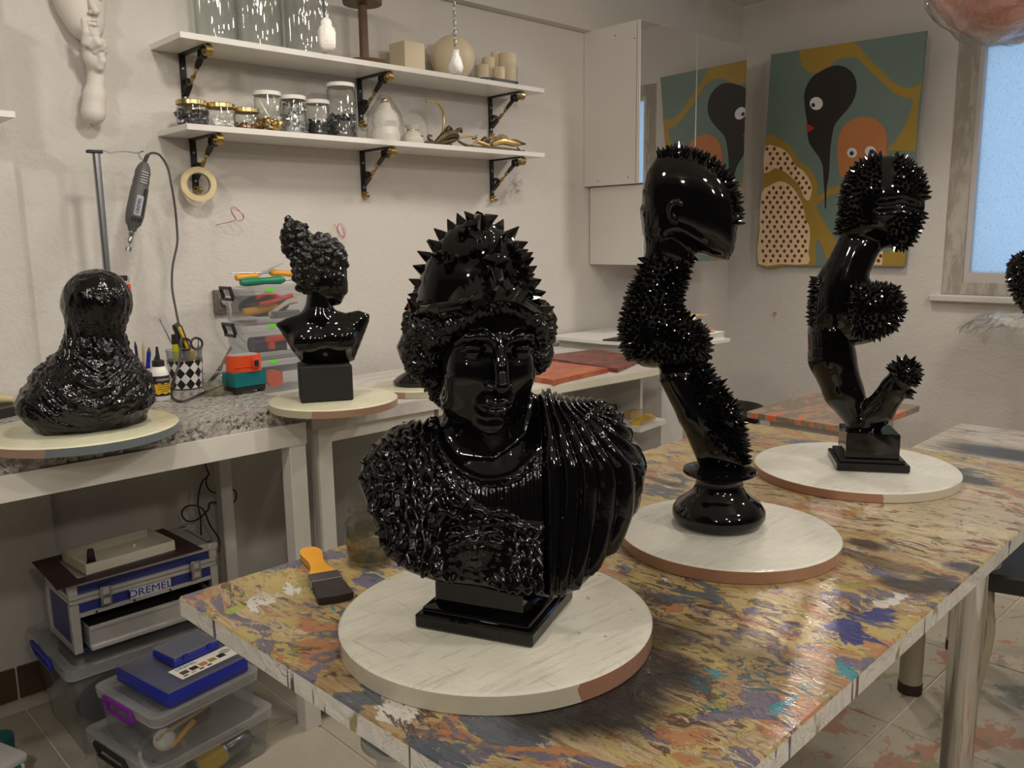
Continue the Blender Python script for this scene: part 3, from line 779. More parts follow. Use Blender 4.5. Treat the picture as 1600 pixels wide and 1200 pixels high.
LB = thing('lower_wall_box', 'low mirror fronted white box fixed directly below the mirror cabinet', 'cabinet', (0, 0, 0))
MB().box((3.58, 2.6265, 1.402), (0.74, 0.315, 0.368)).build('body', MAT['cabinet'], LB, smooth=0)
d_ = MB().box((3.58, 2.464, 1.402), (0.74, 0.008, 0.366)).build('door', MAT['cabinet'], LB, smooth=0)
MB().box((3.58, 2.4585, 1.402), (0.736, 0.003, 0.362)).build('mirror', MAT['mirror'], d_, smooth=0)
# small box table with the orange splashes
ST = thing('splashed_box_table', 'low box table with orange splashed brown top near the right wall', 'table', (3.755, 1.76, 0), 0.0)
MB().box((0, 0, 0.535), (0.66, 0.52, 0.03), bevel=0.003).build('table_top', MAT['small_top'], ST)
for sx in (-0.25, 0.23):
    MB().box((sx, 0.0, 0.26), (0.018, 0.36, 0.52)).build('side_panel', MAT['cabinet'], ST, smooth=0)
MB().box((-0.01, -0.17, 0.26), (0.46, 0.018, 0.52)).build('front_panel', MAT['cabinet'], ST, smooth=0)
MB().box((-0.01, 0.17, 0.26), (0.46, 0.018, 0.52)).build('back_panel', MAT['cabinet'], ST, smooth=0)
# bucket behind it
bk = thing('bucket', 'blue bucket with a wide black rim standing beside the splashed box table', 'bucket', (3.66, 2.26, 0))
MB().lathe([(0, 0.005), (0.12, 0.005), (0.15, 0.43), (0.145, 0.43), (0.116, 0.012), (0, 0.012)], 32).build('body', MAT['blue'], bk)
MB().lathe([(0.145, 0.40), (0.154, 0.40), (0.156, 0.44), (0.146, 0.44)], 32).build('band', MAT['white'], bk)
MB().lathe([(0.13, 0.45), (0.165, 0.46), (0.178, 0.49), (0.170, 0.51), (0.155, 0.50), (0.135, 0.455)], 32).build('rim', MAT['black'], bk)
MB().lathe([(0, 0.452), (0.14, 0.452), (0.14, 0.444), (0, 0.444)], 32).build('lid', MAT['black'], bk)

# ---------------------------------------------------------------- signed fields -> meshes for the sculptures
class Field:
    def __init__(s, lo, hi, h):
        s.lo = np.array(lo, float); s.h = h
        s.n = np.maximum(4, np.ceil((np.array(hi) - s.lo) / h).astype(int) + 1)
        s.ax = [(s.lo[i] + h * np.arange(s.n[i])).astype(np.float32) for i in range(3)]
        s.f = np.full(s.n, 0.2, np.float32)
    def sl(s, lo, hi):
        out = []
        for i in range(3):
            a = int(np.clip(math.floor((lo[i] - s.lo[i]) / s.h), 0, s.n[i]))
            b = int(np.clip(math.ceil((hi[i] - s.lo[i]) / s.h) + 1, 0, s.n[i]))
            out.append(slice(a, max(a, b)))
        return tuple(out)
    def grid(s, sl):
        return (s.ax[0][sl[0]][:, None, None], s.ax[1][sl[1]][None, :, None], s.ax[2][sl[2]][None, None, :])
    def op(s, sl, d, k, mode):
        a = s.f[sl]
        if mode == 'sub': a = -a
        if mode == 'and': a, d = -a, -d
        if k > 0:
            h = np.clip(0.5 + 0.5 * (a - d) / k, 0, 1)
            r = a + (d - a) * h - k * h * (1 - h)
        else:
            r = np.minimum(a, d)
        if mode in ('sub', 'and'): r = -r
        s.f[sl] = r
        return s
    def ell(s, c, r, k=0.0, rot=None, mode='add'):
        m = max(r) + k * 1.5 + 0.012
        sl = s.sl([q - m for q in c], [q + m for q in c])
        X, Y, Z = s.grid(sl)
        X = X - c[0]; Y = Y - c[1]; Z = Z - c[2]
        if rot is not None:
            R = np.array(rot.to_3x3().transposed())
            X, Y, Z = (R[i, 0] * X + R[i, 1] * Y + R[i, 2] * Z for i in range(3))
        k0 = np.sqrt((X / r[0]) ** 2 + (Y / r[1]) ** 2 + (Z / r[2]) ** 2)
        k1 = np.sqrt((X / r[0] ** 2) ** 2 + (Y / r[1] ** 2) ** 2 + (Z / r[2] ** 2) ** 2) + 1e-6
        return s.op(sl, k0 * (k0 - 1) / k1, k, mode)
    def cap(s, a, b, ra, rb, k=0.0, mode='add', sy=1.0):
        a = np.array(a, float); b = np.array(b, float)
        m = max(ra, rb) / min(sy, 1) + k * 1.5 + 0.01
        sl = s.sl(np.minimum(a, b) - m, np.maximum(a, b) + m)
        X, Y, Z = s.grid(sl)
        ab = b - a; L = float(ab @ ab) + 1e-12
        t = np.clip(((X - a[0]) * ab[0] + (Y - a[1]) * ab[1] + (Z - a[2]) * ab[2]) / L, 0, 1)
        d = np.sqrt((X - a[0] - t * ab[0]) ** 2 + ((Y - a[1] - t * ab[1]) * sy) ** 2 + (Z - a[2] - t * ab[2]) ** 2) - (ra + (rb - ra) * t)
        return s.op(sl, d, k, mode)
    def chain(s, pts, r, k=0.0, mode='add', sy=1.0):
        R = list(r) if hasattr(r, '__len__') else [r] * len(pts)
        for i in range(len(pts) - 1): s.cap(pts[i], pts[i + 1], R[i], R[i + 1], k, mode, sy)
        return s
    def inflate(s, poly, depth, yc=0.0, k=0.0, ymax=None, mode='add', slope=None, round_=1.0):
        """solid swelling smoothly out of a front outline (x,z); depth scales its thickness"""
        P = np.array(poly, float)
        lo = P.min(0) - 0.02; hi = P.max(0) + 0.02
        D = 0.6 * (hi - lo).max() * depth + 0.05
        sl = s.sl((lo[0], yc - D, lo[1]), (hi[0], yc + D, hi[1]))
        X, Y, Z = s.grid(sl)
        gx = X[:, 0, 0]; gz = Z[0, 0, :]
        xx, zz = np.meshgrid(gx, gz, indexing='ij')
        dmin = np.full(xx.shape, 9.0, np.float32); ins = np.zeros(xx.shape, bool)
        for i in range(len(P)):
            a = P[i]; b = P[(i + 1) % len(P)]
            e = b - a
            t = np.clip(((xx - a[0]) * e[0] + (zz - a[1]) * e[1]) / (e @ e + 1e-12), 0, 1)
            dmin = np.minimum(dmin, np.hypot(xx - a[0] - t * e[0], zz - a[1] - t * e[1]))
            c = ((a[1] > zz) != (b[1] > zz)) & (xx < (b[0] - a[0]) * (zz - a[1]) / (b[1] - a[1] + 1e-12) + a[0])
            ins ^= c
        phi = np.where(ins, dmin * 0.03, 0).astype(np.float32)
        h2 = s.h ** 2
        # coarse-to-fine Poisson relaxation
        for st in (8, 4, 2, 1):
            m = ins[::st, ::st]
            p = phi[::st, ::st].copy()
            hh = h2 * st * st
            for _ in range(220 if st > 1 else 60):
                q = np.pad(p, 1)
                p = np.where(m, 0.25 * (q[:-2, 1:-1] + q[2:, 1:-1] + q[1:-1, :-2] + q[1:-1, 2:] + hh), 0)
            up = np.repeat(np.repeat(p, st, 0), st, 1)[:phi.shape[0], :phi.shape[1]]
            if st > 1:
                pu = np.pad(up, st, mode='edge'); c = np.cumsum(np.cumsum(pu, 0), 1)
                w = 2 * st; 
                bl = (c[w:, w:] - c[:-w, w:] - c[w:, :-w] + c[:-w, :-w]) / (w * w)
                up = bl[:up.shape[0], :up.shape[1]]
            phi = np.where(ins, up, 0).astype(np.float32)
        g = float(np.sqrt(np.median(phi[ins]) + 1e-9))
        ph = np.where(ins, phi, -dmin * g)
        if slope is not None: yc = yc + slope[0] * (Z - slope[1])
        F = ((Y - yc) / depth) ** 2 - 2 * ph[:, None, :]
        if ymax is not None:
            # flatten the swelling so that it never passes ymax
            T = np.sqrt(np.maximum(2 * ph, 0)) * depth
            T = ymax * np.tanh(T / ymax) if not hasattr(ymax, '__len__') else T
            F = np.where(ph[:, None, :] > 0, (Y - yc) ** 2 - T[:, None, :] ** 2, (Y - yc) ** 2 - 2 * ph[:, None, :] * depth ** 2)
            F = F / depth ** 2
        gx_, gz_ = np.gradient(ph, s.h)
        G = np.sqrt((2 * (Y - yc) / depth ** 2) ** 2 + 4 * (gx_ ** 2 + gz_ ** 2)[:, None, :]) + 0.02
        d = np.clip(F / G, -0.06, 0.06).astype(np.float32)
        return s.op(sl, d, k, mode)
    def plane(s, p, nrm, k=0.0):
        """keep only the side the normal points away from"""
        X, Y, Z = s.grid((slice(None),) * 3)
        n = np.array(nrm, float); n /= np.linalg.norm(n)
        d = (X - p[0]) * n[0] + (Y - p[1]) * n[1] + (Z - p[2]) * n[2]
        return s.op((slice(None),) * 3, d, k, 'and')
    def surf(s):
        f = s.f
        f = f.copy(); f[0] = f[-1] = 0.2; f[:, 0] = f[:, -1] = 0.2; f[:, :, 0] = f[:, :, -1] = 0.2
        ins = f < 0
        n = f.shape
        cnt = np.zeros([q - 1 for q in n], np.int8)
        for dx in (0, 1):
            for dy in (0, 1):
                for dz in (0, 1):
                    cnt += ins[dx:n[0] - 1 + dx, dy:n[1] - 1 + dy, dz:n[2] - 1 + dz]
        act = (cnt > 0) & (cnt < 8)
        idx = np.argwhere(act)
        vid = np.full(act.shape, -1, np.int32)
        vid[act] = np.arange(len(idx))
        acc = np.zeros((len(idx), 3)); num = np.zeros(len(idx))
        i, j, k = idx.T
        for ax in range(3):
            o1, o2 = [q for q in range(3) if q != ax]
            for a in (0, 1):
                for b in (0, 1):
                    off = [0, 0, 0]; off[o1] = a; off[o2] = b
                    e = [0, 0, 0]; e[ax] = 1
                    f0 = f[i + off[0], j + off[1], k + off[2]]
                    f1 = f[i + off[0] + e[0], j + off[1] + e[1], k + off[2] + e[2]]
                    m = (f0 < 0) != (f1 < 0)
                    t = np.where(m, f0 / np.where(m, f0 - f1, 1), 0)
                    p = np.zeros((len(idx), 3)); p[:] = off; p[:, ax] += t
                    acc[m] += p[m]; num[m] += 1
        V = s.lo + (idx + acc / num[:, None]) * s.h
        F = []
        for ax in range(3):
            o1, o2 = (ax + 1) % 3, (ax + 2) % 3
            sa = [slice(None)] * 3; sb = [slice(None)] * 3
            sa[ax] = slice(0, n[ax] - 1); sb[ax] = slice(1, n[ax])
            A = ins[tuple(sa)]; B = ins[tuple(sb)]
            E = np.argwhere(A != B)
            E = E[(E[:, o1] > 0) & (E[:, o2] > 0) & (E[:, o1] < n[o1] - 1) & (E[:, o2] < n[o2] - 1)]
            q = []
            for a, b in ((1, 1), (0, 1), (0, 0), (1, 0)):
                c = E.copy(); c[:, o1] -= a; c[:, o2] -= b
                q.append(vid[c[:, 0], c[:, 1], c[:, 2]])
            q = np.stack(q, 1)
            flip = ~ins[tuple(sa)][E[:, 0], E[:, 1], E[:, 2]]
            q[flip] = q[flip][:, ::-1]
            F.append(q)
        return V, np.concatenate(F)

def smooth_v(V, F, it=2, lam=0.5):
    a = np.concatenate([F[:, [0, 1]], F[:, [1, 2]], F[:, [2, 3]], F[:, [3, 0]]])
    a = np.concatenate([a, a[:, ::-1]])
    n = len(V)
    deg = np.bincount(a[:, 0], minlength=n)[:, None]
    for i in range(it):
        for l in (lam, -lam * 1.03):
            S = np.stack([np.bincount(a[:, 0], V[a[:, 1], c], n) for c in range(3)], 1)
            V = V + l * (S / np.maximum(deg, 1) - V)
    return V

def normals(V, F):
    n = np.cross(V[F[:, 2]] - V[F[:, 0]], V[F[:, 3]] - V[F[:, 1]])
    N = np.stack([sum(np.bincount(F[:, q], n[:, c], len(V)) for q in range(4)) for c in range(3)], 1)
    return N / (np.linalg.norm(N, axis=1)[:, None] + 1e-12)

def vnoise(P, seed=0):
    """value noise, -1..1"""
    Q = np.asarray(P); I = np.floor(Q).astype(np.int64); f = Q - I
    u = f * f * (3 - 2 * f)
    def hsh(a, b, c):
        x = (a * 374761393 + b * 668265263 + c * 2147483647 + seed * 1274126177) & 0xffffffff
        x = ((x ^ (x >> 13)) * 1274126177) & 0xffffffff
        return ((x ^ (x >> 16)) & 0xffff) / 32767.5 - 1
    r = 0
    for dx in (0, 1):
        for dy in (0, 1):
            for dz in (0, 1):
                w = (u[:, 0] if dx else 1 - u[:, 0]) * (u[:, 1] if dy else 1 - u[:, 1]) * (u[:, 2] if dz else 1 - u[:, 2])
                r = r + w * hsh(I[:, 0] + dx, I[:, 1] + dy, I[:, 2] + dz)
    return r

def link_vf(name, V, F, mat, parent=None, loc=None, smooth=True):
    me = bpy.data.meshes.new(name)
    me.vertices.add(len(V)); me.vertices.foreach_set('co', np.asarray(V, np.float32).ravel())
    k = F.shape[1]
    me.loops.add(F.size); me.loops.foreach_set('vertex_index', F.ravel().astype(np.int32))
    me.polygons.add(len(F)); me.polygons.foreach_set('loop_start', np.arange(0, F.size, k, dtype=np.int32))
    try: me.polygons.foreach_set('loop_total', np.full(len(F), k, np.int32))
    except Exception: pass
    me.update(calc_edges=True); me.validate()
    me.polygons.foreach_set('use_smooth', [smooth] * len(me.polygons))
    me.materials.append(mat)
    o = bpy.data.objects.new(name, me)
    COL.objects.link(o)
    if parent: o.parent = parent
    if loc is not None: o.location = loc
    return o

def inpoly(pts, poly):
    x = pts[:, 0]; z = pts[:, 1]
    ins = np.zeros(len(pts), bool)
    P = np.array(poly)
    for i in range(len(P)):
        a = P[i]; b = P[(i + 1) % len(P)]
        c = ((a[1] > z) != (b[1] > z)) & (x < (b[0] - a[0]) * (z - a[1]) / (b[1] - a[1] + 1e-12) + a[0])
        ins ^= c
    return ins

def scatter(V, N, mask, dist, seed=1):
    """well spaced surface points among the masked vertices"""
    I = np.flatnonzero(mask)
    rng = np.random.default_rng(seed)
    I = rng.permutation(I)
    cell = dist
    occ = {}; out = []
    d2 = dist * dist
    for i in I:
        p = V[i]; c = (int(p[0] // cell), int(p[1] // cell), int(p[2] // cell))
        ok = True
        for dx in (-1, 0, 1):
            for dy in (-1, 0, 1):
                for dz in (-1, 0, 1):
                    for j in occ.get((c[0] + dx, c[1] + dy, c[2] + dz), ()):
                        q = V[j]
                        if (p[0] - q[0]) ** 2 + (p[1] - q[1]) ** 2 + (p[2] - q[2]) ** 2 < d2:
                            ok = False; break
                    if not ok: break
                if not ok: break
            if not ok: break
        if ok:
            occ.setdefault(c, []).append(i); out.append(i)
    return out

def relax(V, N, mask, seeds, it=7):
    """evens the spacing of the points out (each moves to the middle of the surface nearest to it)"""
    from mathutils import kdtree
    I = np.flatnonzero(mask); P = V[I]
    C = V[seeds].copy()
    for _ in range(it):
        kd = kdtree.KDTree(len(C))
        for j, c in enumerate(C): kd.insert(c, j)
        kd.balance()
        a = np.fromiter((kd.find(p)[1] for p in P), int, len(P))
        n = np.bincount(a, minlength=len(C)).astype(float)
        C = np.where(n[:, None] > 0, np.stack([np.bincount(a, P[:, k], len(C)) for k in range(3)], 1) / np.maximum(n, 1)[:, None], C)
    kd = kdtree.KDTree(len(I))
    for j, p in enumerate(P): kd.insert(p, j)
    kd.balance()
    return list(dict.fromkeys(int(I[kd.find(c)[1]]) for c in C))

def spike_mesh(r, h, n=6):
    b = MB()
    vs = []
    for rr, z in ((r, -0.002), (r * 0.62, h * 0.36), (r * 0.07, h)):
        vs += [(rr * math.cos(2 * PI * k / n), rr * math.sin(2 * PI * k / n), z) for k in range(n)]
    fs = [(q * n + k, q * n + (k + 1) % n, (q + 1) * n + (k + 1) % n, (q + 1) * n + k) for q in (0, 1) for k in range(n)]
    fs.append(tuple(range(2 * n, 3 * n)))
    b.add(vs, fs)
    return b.mesh('spike', MAT['lacquer'], 0)

def put_spikes(parent, P, N, r, h, limit=300, jit=0.12, seed=3, view=(0, -1, 0), lean=None):
    """one object per spike for those nearest the viewer, the rest joined"""
    me = spike_mesh(r, h)
    P = np.array(P); N = np.array(N)
    rng = np.random.default_rng(seed)
    order = np.argsort(-(N @ np.array(view) + 4.0 * (P @ np.array(view))))
    rest = MB()
    for c, i in enumerate(order):
        nn = N[i] + rng.normal(0, jit, 3)
        if lean is not None: nn = nn + np.array(lean)
        q = Vector(nn).to_track_quat('Z', 'Y')
        sc = 1 + rng.normal(0, 0.10)
        M = Matrix.Translation(P[i]) @ q.to_matrix().to_4x4() @ Matrix.Rotation(rng.random() * 6.28, 4, 'Z') @ Matrix.Diagonal((sc, sc, sc * (1 + rng.normal(0, 0.08)), 1))
        if c < limit:
            inst(me, parent, M, 'spike')
        else:
            rest.add([M @ v.co for v in me.vertices], [tuple(f.vertices) for f in me.polygons])
    if rest.v:
        o = rest.build('spikes_behind', MAT['lacquer'], parent, smooth=0)
        o['kind'] = 'stuff'

# ---------------------------------------------------------------- plaster turntable discs
def disc(name, label, loc, r, th, top, rim, rz=0.0, group='plaster discs under the sculptures'):
    d = thing(name, label, 'disc', loc, rz, group)
    b = MB()
    prof = [(0, th), (r - 0.004, th), (r, th - 0.003)]
    b.lathe(prof, 96)
    b.build('disc_top', MAT[top], d, smooth=40)
    MB().lathe([(r, th - 0.003), (r, 0.001), (r - 0.003, 0), (0, 0)], 96).build('edge_band', rim, d, smooth=40)
    return d
disc('plaster_disc', 'large ivory plaster disc under the helmeted bust in the foreground', (0.832, 0.912, 0.7502), 0.239, 0.030, 'disc', m_rim('rim_ivory_copper', IVORY, COPPER, ((-105, -15), (118, 158)), 2.3))
disc('plaster_disc', 'copper edged plaster disc under the spiky faceless head', (1.418, 0.868, 0.7502), 0.212, 0.026, 'disc_clean', m_rim('rim_copper', COPPER, (0.44, 0.22, 0.14), ((-120, -60),), 5.0))
disc('plaster_disc', 'plaster disc under the spiky bent arm sculpture near the window', (2.06, 0.905, 0.7502), 0.243, 0.024, 'disc_clean', m_rim('rim_copper_cream', COPPER, IVORY, ((-141, -40),), 1.1))
disc('plaster_disc', 'plaster disc with blue painted edge under the veiled bust', (0.597, 2.03, 0.9222), 0.205, 0.022, 'disc_cream', m_rim('rim_blue', (0.34, 0.20, 0.15), (0.10, 0.16, 0.19), ((-127, -10),), 2.0))
disc('plaster_disc', 'cream plaster disc straddling both benches under the curly haired bust', (1.178, 1.905, 0.9222), 0.166, 0.022, 'disc_cream', m_rim('rim_cream_copper', (0.55, 0.52, 0.36), (0.40, 0.23, 0.15), ((-141, 0),), 3.4))
disc('plaster_disc', 'small plaster disc on the long bench partly hidden by the helmeted bust', (1.6, 2.1, 0.8822), 0.135, 0.022, 'disc_cream', m_rim('rim_small', (0.40, 0.23, 0.15), (0.55, 0.52, 0.40), ((-142, 0),), 6.0))

# ---------------------------------------------------------------- helmeted bust
AT = thing('helmeted_bust', 'glossy black classical bust wearing a spike studded helmet', 'sculpture', (0.8325, 0.9105, 0.7805), -0.7407)
b = MB()
z = math.radians(-24)
b.box((0, 0, 0.011), (0.188, 0.180, 0.022), z, 0.003)
b.box((0, 0, 0.026), (0.172, 0.164, 0.010), z, 0.004, seg=2)
b.build('plinth', MAT['lacquer'], AT)
MB().box((0, 0.004, 0.070), (0.142, 0.134, 0.082), z, 0.002).build('pedestal', MAT['lacquer'], AT)
chest = [(-0.1921, 0.2197), (-0.1876, 0.2354), (-0.1761, 0.2439), (-0.1556, 0.2578), (-0.1304, 0.2696), (-0.1023, 0.2792), (-0.0805, 0.2767), (-0.0561, 0.2578), (-0.0012, 0.2567), (0.0512, 0.2864), (0.0675, 0.3297), (0.0835, 0.3354), (0.1013, 0.325), (0.1221, 0.3074), (0.1511, 0.2916), (0.1874, 0.2571), (0.2117, 0.2339), (0.2088, 0.2231), (0.2073, 0.178), (0.1851, 0.1465), (0.1573, 0.1025), (0.1235, 0.0697), (0.0885, 0.055), (0.0178, 0.0626), (-0.0213, 0.0752), (-0.0869, 0.0827), (-0.1292, 0.0962), (-0.1591, 0.113), (-0.1693, 0.1346), (-0.1796, 0.188)]
F = Field((-0.235, -0.125, 0.05), (0.26, 0.16, 0.43), 0.0021)
F.inflate(chest, 1.8, -0.022, ymax=0.085, slope=(0.28, 0.13))
F.ell((0.1423, 0.0, 0.2388), (0.062, 0.075, 0.085), 0.04)
F.ell((-0.1275, 0.01, 0.2169), (0.06, 0.07, 0.08), 0.04)
F.cap((-0.0039, 0.03, 0.2187), (-0.012, 0.035, 0.3623), 0.073, 0.063, 0.03)
F.ell((0.0041, -0.03, 0.3117), (0.018, 0.02, 0.05), 0.03)
F.plane((0, 0.075, 0), (0, 1, 0), 0.02)
def front(F, x, zz, default=0.0):
    i = int(np.clip((x - F.lo[0]) / F.h, 0, F.n[0] - 1)); k = int(np.clip((zz - F.lo[2]) / F.h, 0, F.n[2] - 1))
    c = np.flatnonzero(F.f[i, :, k] < 0)
    return float(F.ax[1][c[0]]) if len(c) else default
def relief(F, pts, r, k=0.004, sink=0.0):
    P = [(x, front(F, x, zz) + sink, zz) for x, zz in pts]
    return P, r, k
lines = []
band = spline([(-0.1446, 0.2682), (-0.1186, 0.2881), (-0.0936, 0.2783), (-0.0799, 0.2518), (-0.0553, 0.2192), (-0.0193, 0.1918), (0.0246, 0.1755), (0.0688, 0.1687)], 5)
ring = spline([(-0.0855, 0.3078), (-0.0792, 0.278), (-0.0608, 0.2533), (-0.0294, 0.2348), (0.0025, 0.2313), (0.0328, 0.2401), (0.055, 0.2603)], 5)
strap = spline([(-0.1573, 0.2684), (-0.1357, 0.2642), (-0.1275, 0.2416), (-0.1339, 0.2134), (-0.1478, 0.1851), (-0.1603, 0.1451)], 5)
spiral = spline([(-0.1478, 0.1851), (-0.1592, 0.1739), (-0.1697, 0.1856), (-0.1652, 0.2065), (-0.1485, 0.2137), (-0.14, 0.1964), (-0.1497, 0.1833), (-0.1567, 0.1891)], 5)
armhole = spline([(-0.1691, 0.2443), (-0.153, 0.2383), (-0.1364, 0.2464), (-0.1247, 0.2677), (-0.1186, 0.2881)], 5)
for c, r in ((band, 0.0042), (ring, 0.0045), (strap, 0.0038), (spiral, 0.0036), (armhole, 0.0032)):
    lines.append(relief(F, c, r))
med = (-0.029, 0.1454)
my = front(F, *med)
for P, r, k in lines: F.chain(P, r, k)
F.ell((med[0], my + 0.002, med[1]), (0.023, 0.014, 0.029), 0.008)
F.ell((med[0], my - 0.010, med[1] - 0.004), (0.0042, 0.006, 0.010), 0.003)
for sx in (-1, 1):
    F.ell((med[0] + sx * 0.0095, my - 0.010, med[1] + 0.006), (0.005, 0.006, 0.004), 0.0, mode='sub')
    F.ell((med[0] + sx * 0.0095, my - 0.007, med[1] + 0.006), (0.0038, 0.004, 0.003), 0.001)
    F.chain([(med[0] + sx * 0.003, my - 0.012, med[1] + 0.010), (med[0] + sx * 0.010, my - 0.011, med[1] + 0.014), (med[0] + sx * 0.018, my - 0.006, med[1] + 0.009)], 0.0022, 0.002)
    for q in range(6):
        a = math.radians(20 + 27 * q)
        p0 = (med[0] + sx * 0.020 * math.sin(a), my + 0.001, med[1] + 0.026 * math.cos(a))
        p1 = (med[0] + sx * 0.034 * math.sin(a + 0.2), my - 0.002, med[1] + 0.038 * math.cos(a + 0.2))
        p2 = (med[0] + sx * 0.042 * math.sin(a + 0.55), my + 0.004, med[1] + 0.044 * math.cos(a + 0.55))
        F.chain([p0, p1, p2], [0.005, 0.004, 0.0025], 0.002)
    F.chain(spline([(med[0] + sx * 0.012, my, med[1] + 0.034), (med[0] + sx * 0.035, my - 0.001, med[1] + 0.050), (med[0] + sx * 0.058, my + 0.006, med[1] + 0.034), (med[0] + sx * 0.060, my + 0.01, med[1] + 0.012)], 4), 0.0035, 0.002)
F.ell((med[0], my - 0.010, med[1] - 0.017), (0.0075, 0.004, 0.0022), 0.001)
V, Q = F.surf()
V = smooth_v(V, Q, 2)
N = normals(V, Q)
X = V[:, 0]; Z = V[:, 2]
XZ = V[:, [0, 2]]
frontm = np.clip((0.55 - N[:, 1]) / 0.5, 0, 1)
disp = np.zeros(len(V))
# overlapping feather scales on the left
aeg = inpoly(XZ, [(-0.1929, 0.2382), (-0.1829, 0.2615), (-0.1586, 0.2796), (-0.118, 0.3048), (-0.089, 0.3116), (-0.0799, 0.2518), (-0.0553, 0.2192), (-0.0193, 0.1918), (0.0246, 0.1755), (0.0688, 0.1687), (0.0672, 0.0781), (0.0512, 0.0686), (-0.0142, 0.0732), (-0.0698, 0.0864), (-0.1251, 0.0995), (-0.1574, 0.1256), (-0.1697, 0.1856)])
wx = X + 0.007 * vnoise(V * 24, 2) + 0.35 * (Z - 0.2) * (X + 0.08)
wz = Z + 0.006 * vnoise(V * 22, 5)
cx_ = wx / 0.0130; col_ = np.floor(cx_); fx = cx_ - col_ - 0.5
rz_ = np.sin(col_ * 91.7) * 4375.85; rz_ = rz_ - np.floor(rz_)
rw_ = wz / 0.0205 + rz_; row = np.floor(rw_); fz = rw_ - row
rnd = np.sin(row * 12.9898 + col_ * 78.233) * 43758.5453; rnd = rnd - np.floor(rnd) - 0.5
fx = fx + 0.22 * np.sin(fz * 4 + rnd * 9)
sc = np.clip(1.1 - fz, 0, 1) ** 0.8 * np.clip(1 - np.abs(2 * fx) ** 1.7, 0, 1) + 0.10 * np.abs(np.sin(fx * 12))
dm = np.hypot(X - med[0], Z - med[1])
disp += np.where(aeg, frontm * 0.0100 * sc * np.clip((dm - 0.045) / 0.012, 0.12, 1), 0)
# pleats below the neckline
yoke = inpoly(XZ, [(-0.074, 0.2667), (-0.0548, 0.24), (-0.0249, 0.2281), (0.0116, 0.2292), (0.0577, 0.2546), (0.0677, 0.2563), (0.0671, 0.1765), (0.0247, 0.1832), (-0.0154, 0.1994), (-0.0497, 0.2248), (-0.0693, 0.2422)])
disp += np.where(yoke, frontm * 0.0026 * np.abs(np.sin((X + 0.3 * (Z - 0.25) * X) * PI / 0.0105)) * np.clip((Z - 0.1623) / 0.03, 0, 1), 0)
# mantle folds falling from the right shoulder
xl = 0.0725
top = np.array([(0.0167, 0.103), (0.0327, 0.1327), (0.0765, 0.1661), (0.1323, 0.1913), (0.1796, 0.2064), (0.2245, 0.2079), (0.2494, 0.2019), (0.2716, 0.1787), (0.3045, 0.1441), (0.3195, 0.1165), (0.3363, 0.0966), (0.3407, 0.0682)])
xr = np.interp(Z, top[:, 0], top[:, 1])
man = (X > xl - 0.002) & (Z < 0.3492)
ss = (X - xl) / np.maximum(xr - xl + 0.012, 0.03)
hz = (Z - 0.10) / 0.25
fold = np.abs(np.sin(PI * (5.6 * ss ** (0.85 + 0.25 * np.clip(hz, 0, 1)) + 0.35 * vnoise(V * np.array([10, 10, 5]), 8)))) ** 0.8
disp += np.where(man, frontm * (0.0085 * fold + 0.001) * np.clip((X - xl + 0.002) / 0.006, 0, 1), 0)
# fringe of the skin over the left shoulder
sh = inpoly(XZ, [(-0.182, 0.238), (-0.1597, 0.2741), (-0.1183, 0.2974), (-0.1194, 0.2648), (-0.1365, 0.2436), (-0.1531, 0.2365), (-0.1692, 0.2406)])
disp += np.where(sh, frontm * 0.002 * np.abs(np.sin((X * 0.8 + Z * 0.5) * PI / 0.008)), 0)
rimless = inpoly(XZ, [(-0.2166, 0.2663), (-0.2021, 0.2375), (-0.1949, 0.1933), (-0.18, 0.1391), (-0.1545, 0.1323), (-0.1223, 0.113), (-0.0836, 0.1007), (-0.0183, 0.0933), (0.0207, 0.0808), (0.0871, 0.0734), (0.1139, 0.0853), (0.1494, 0.1175), (0.1941, 0.1474), (0.2241, 0.1975), (0.2334, 0.259), (0.1135, 0.4384), (-0.1, 0.3883)])
disp = np.where(rimless, disp, 0)
V = V + N * disp[:, None]
link_vf('bust', V, Q, MAT['lacquer_relief'], AT)

# head and neck
HM = Matrix.Rotation(math.radians(15), 4, 'Z') @ Matrix.Rotation(math.radians(3), 4, 'Y') @ Matrix.Rotation(math.radians(5), 4, 'X')
HO = Vector((-0.0134, 0.0, 0.4211))
def hp(x, y, z): return tuple(HO + HM @ Vector((x, y, z)))
lo = HO - Vector((0.115, 0.15, 0.15)); hi = HO + Vector((0.115, 0.13, 0.12))
F = Field(lo, hi, 0.0016)
F.ell(hp(0, 0.018, 0.035), (0.076, 0.098, 0.095), 0, HM)
F.ell(hp(0, -0.028, -0.042), (0.063, 0.066, 0.082), 0.03, HM)
F.ell(hp(0, -0.048, 0.040), (0.060, 0.046, 0.052), 0.02, HM)
for sx in (-1, 1):
    F.ell(hp(sx * 0.036, -0.055, -0.030), (0.027, 0.030, 0.032), 0.02, HM)
    F.ell(hp(sx * 0.040, -0.030, -0.082), (0.020, 0.035, 0.026), 0.025, HM)
F.ell(hp(0, -0.070, -0.104), (0.023, 0.020, 0.018), 0.02, HM)
for sx in (-1, 1):
    F.ell(hp(sx * 0.034, -0.103, 0.004), (0.022, 0.020, 0.0145), 0.012, HM, mode='sub')
    F.ell(hp(sx * 0.012, -0.102, 0.002), (0.006, 0.014, 0.012), 0.008, HM, mode='sub')
    F.chain([hp(sx * 0.010, -0.094, 0.020), hp(sx * 0.026, -0.096, 0.027), hp(sx * 0.044, -0.085, 0.023), hp(sx * 0.056, -0.068, 0.010)], [0.005, 0.0055, 0.005, 0.003], 0.008)
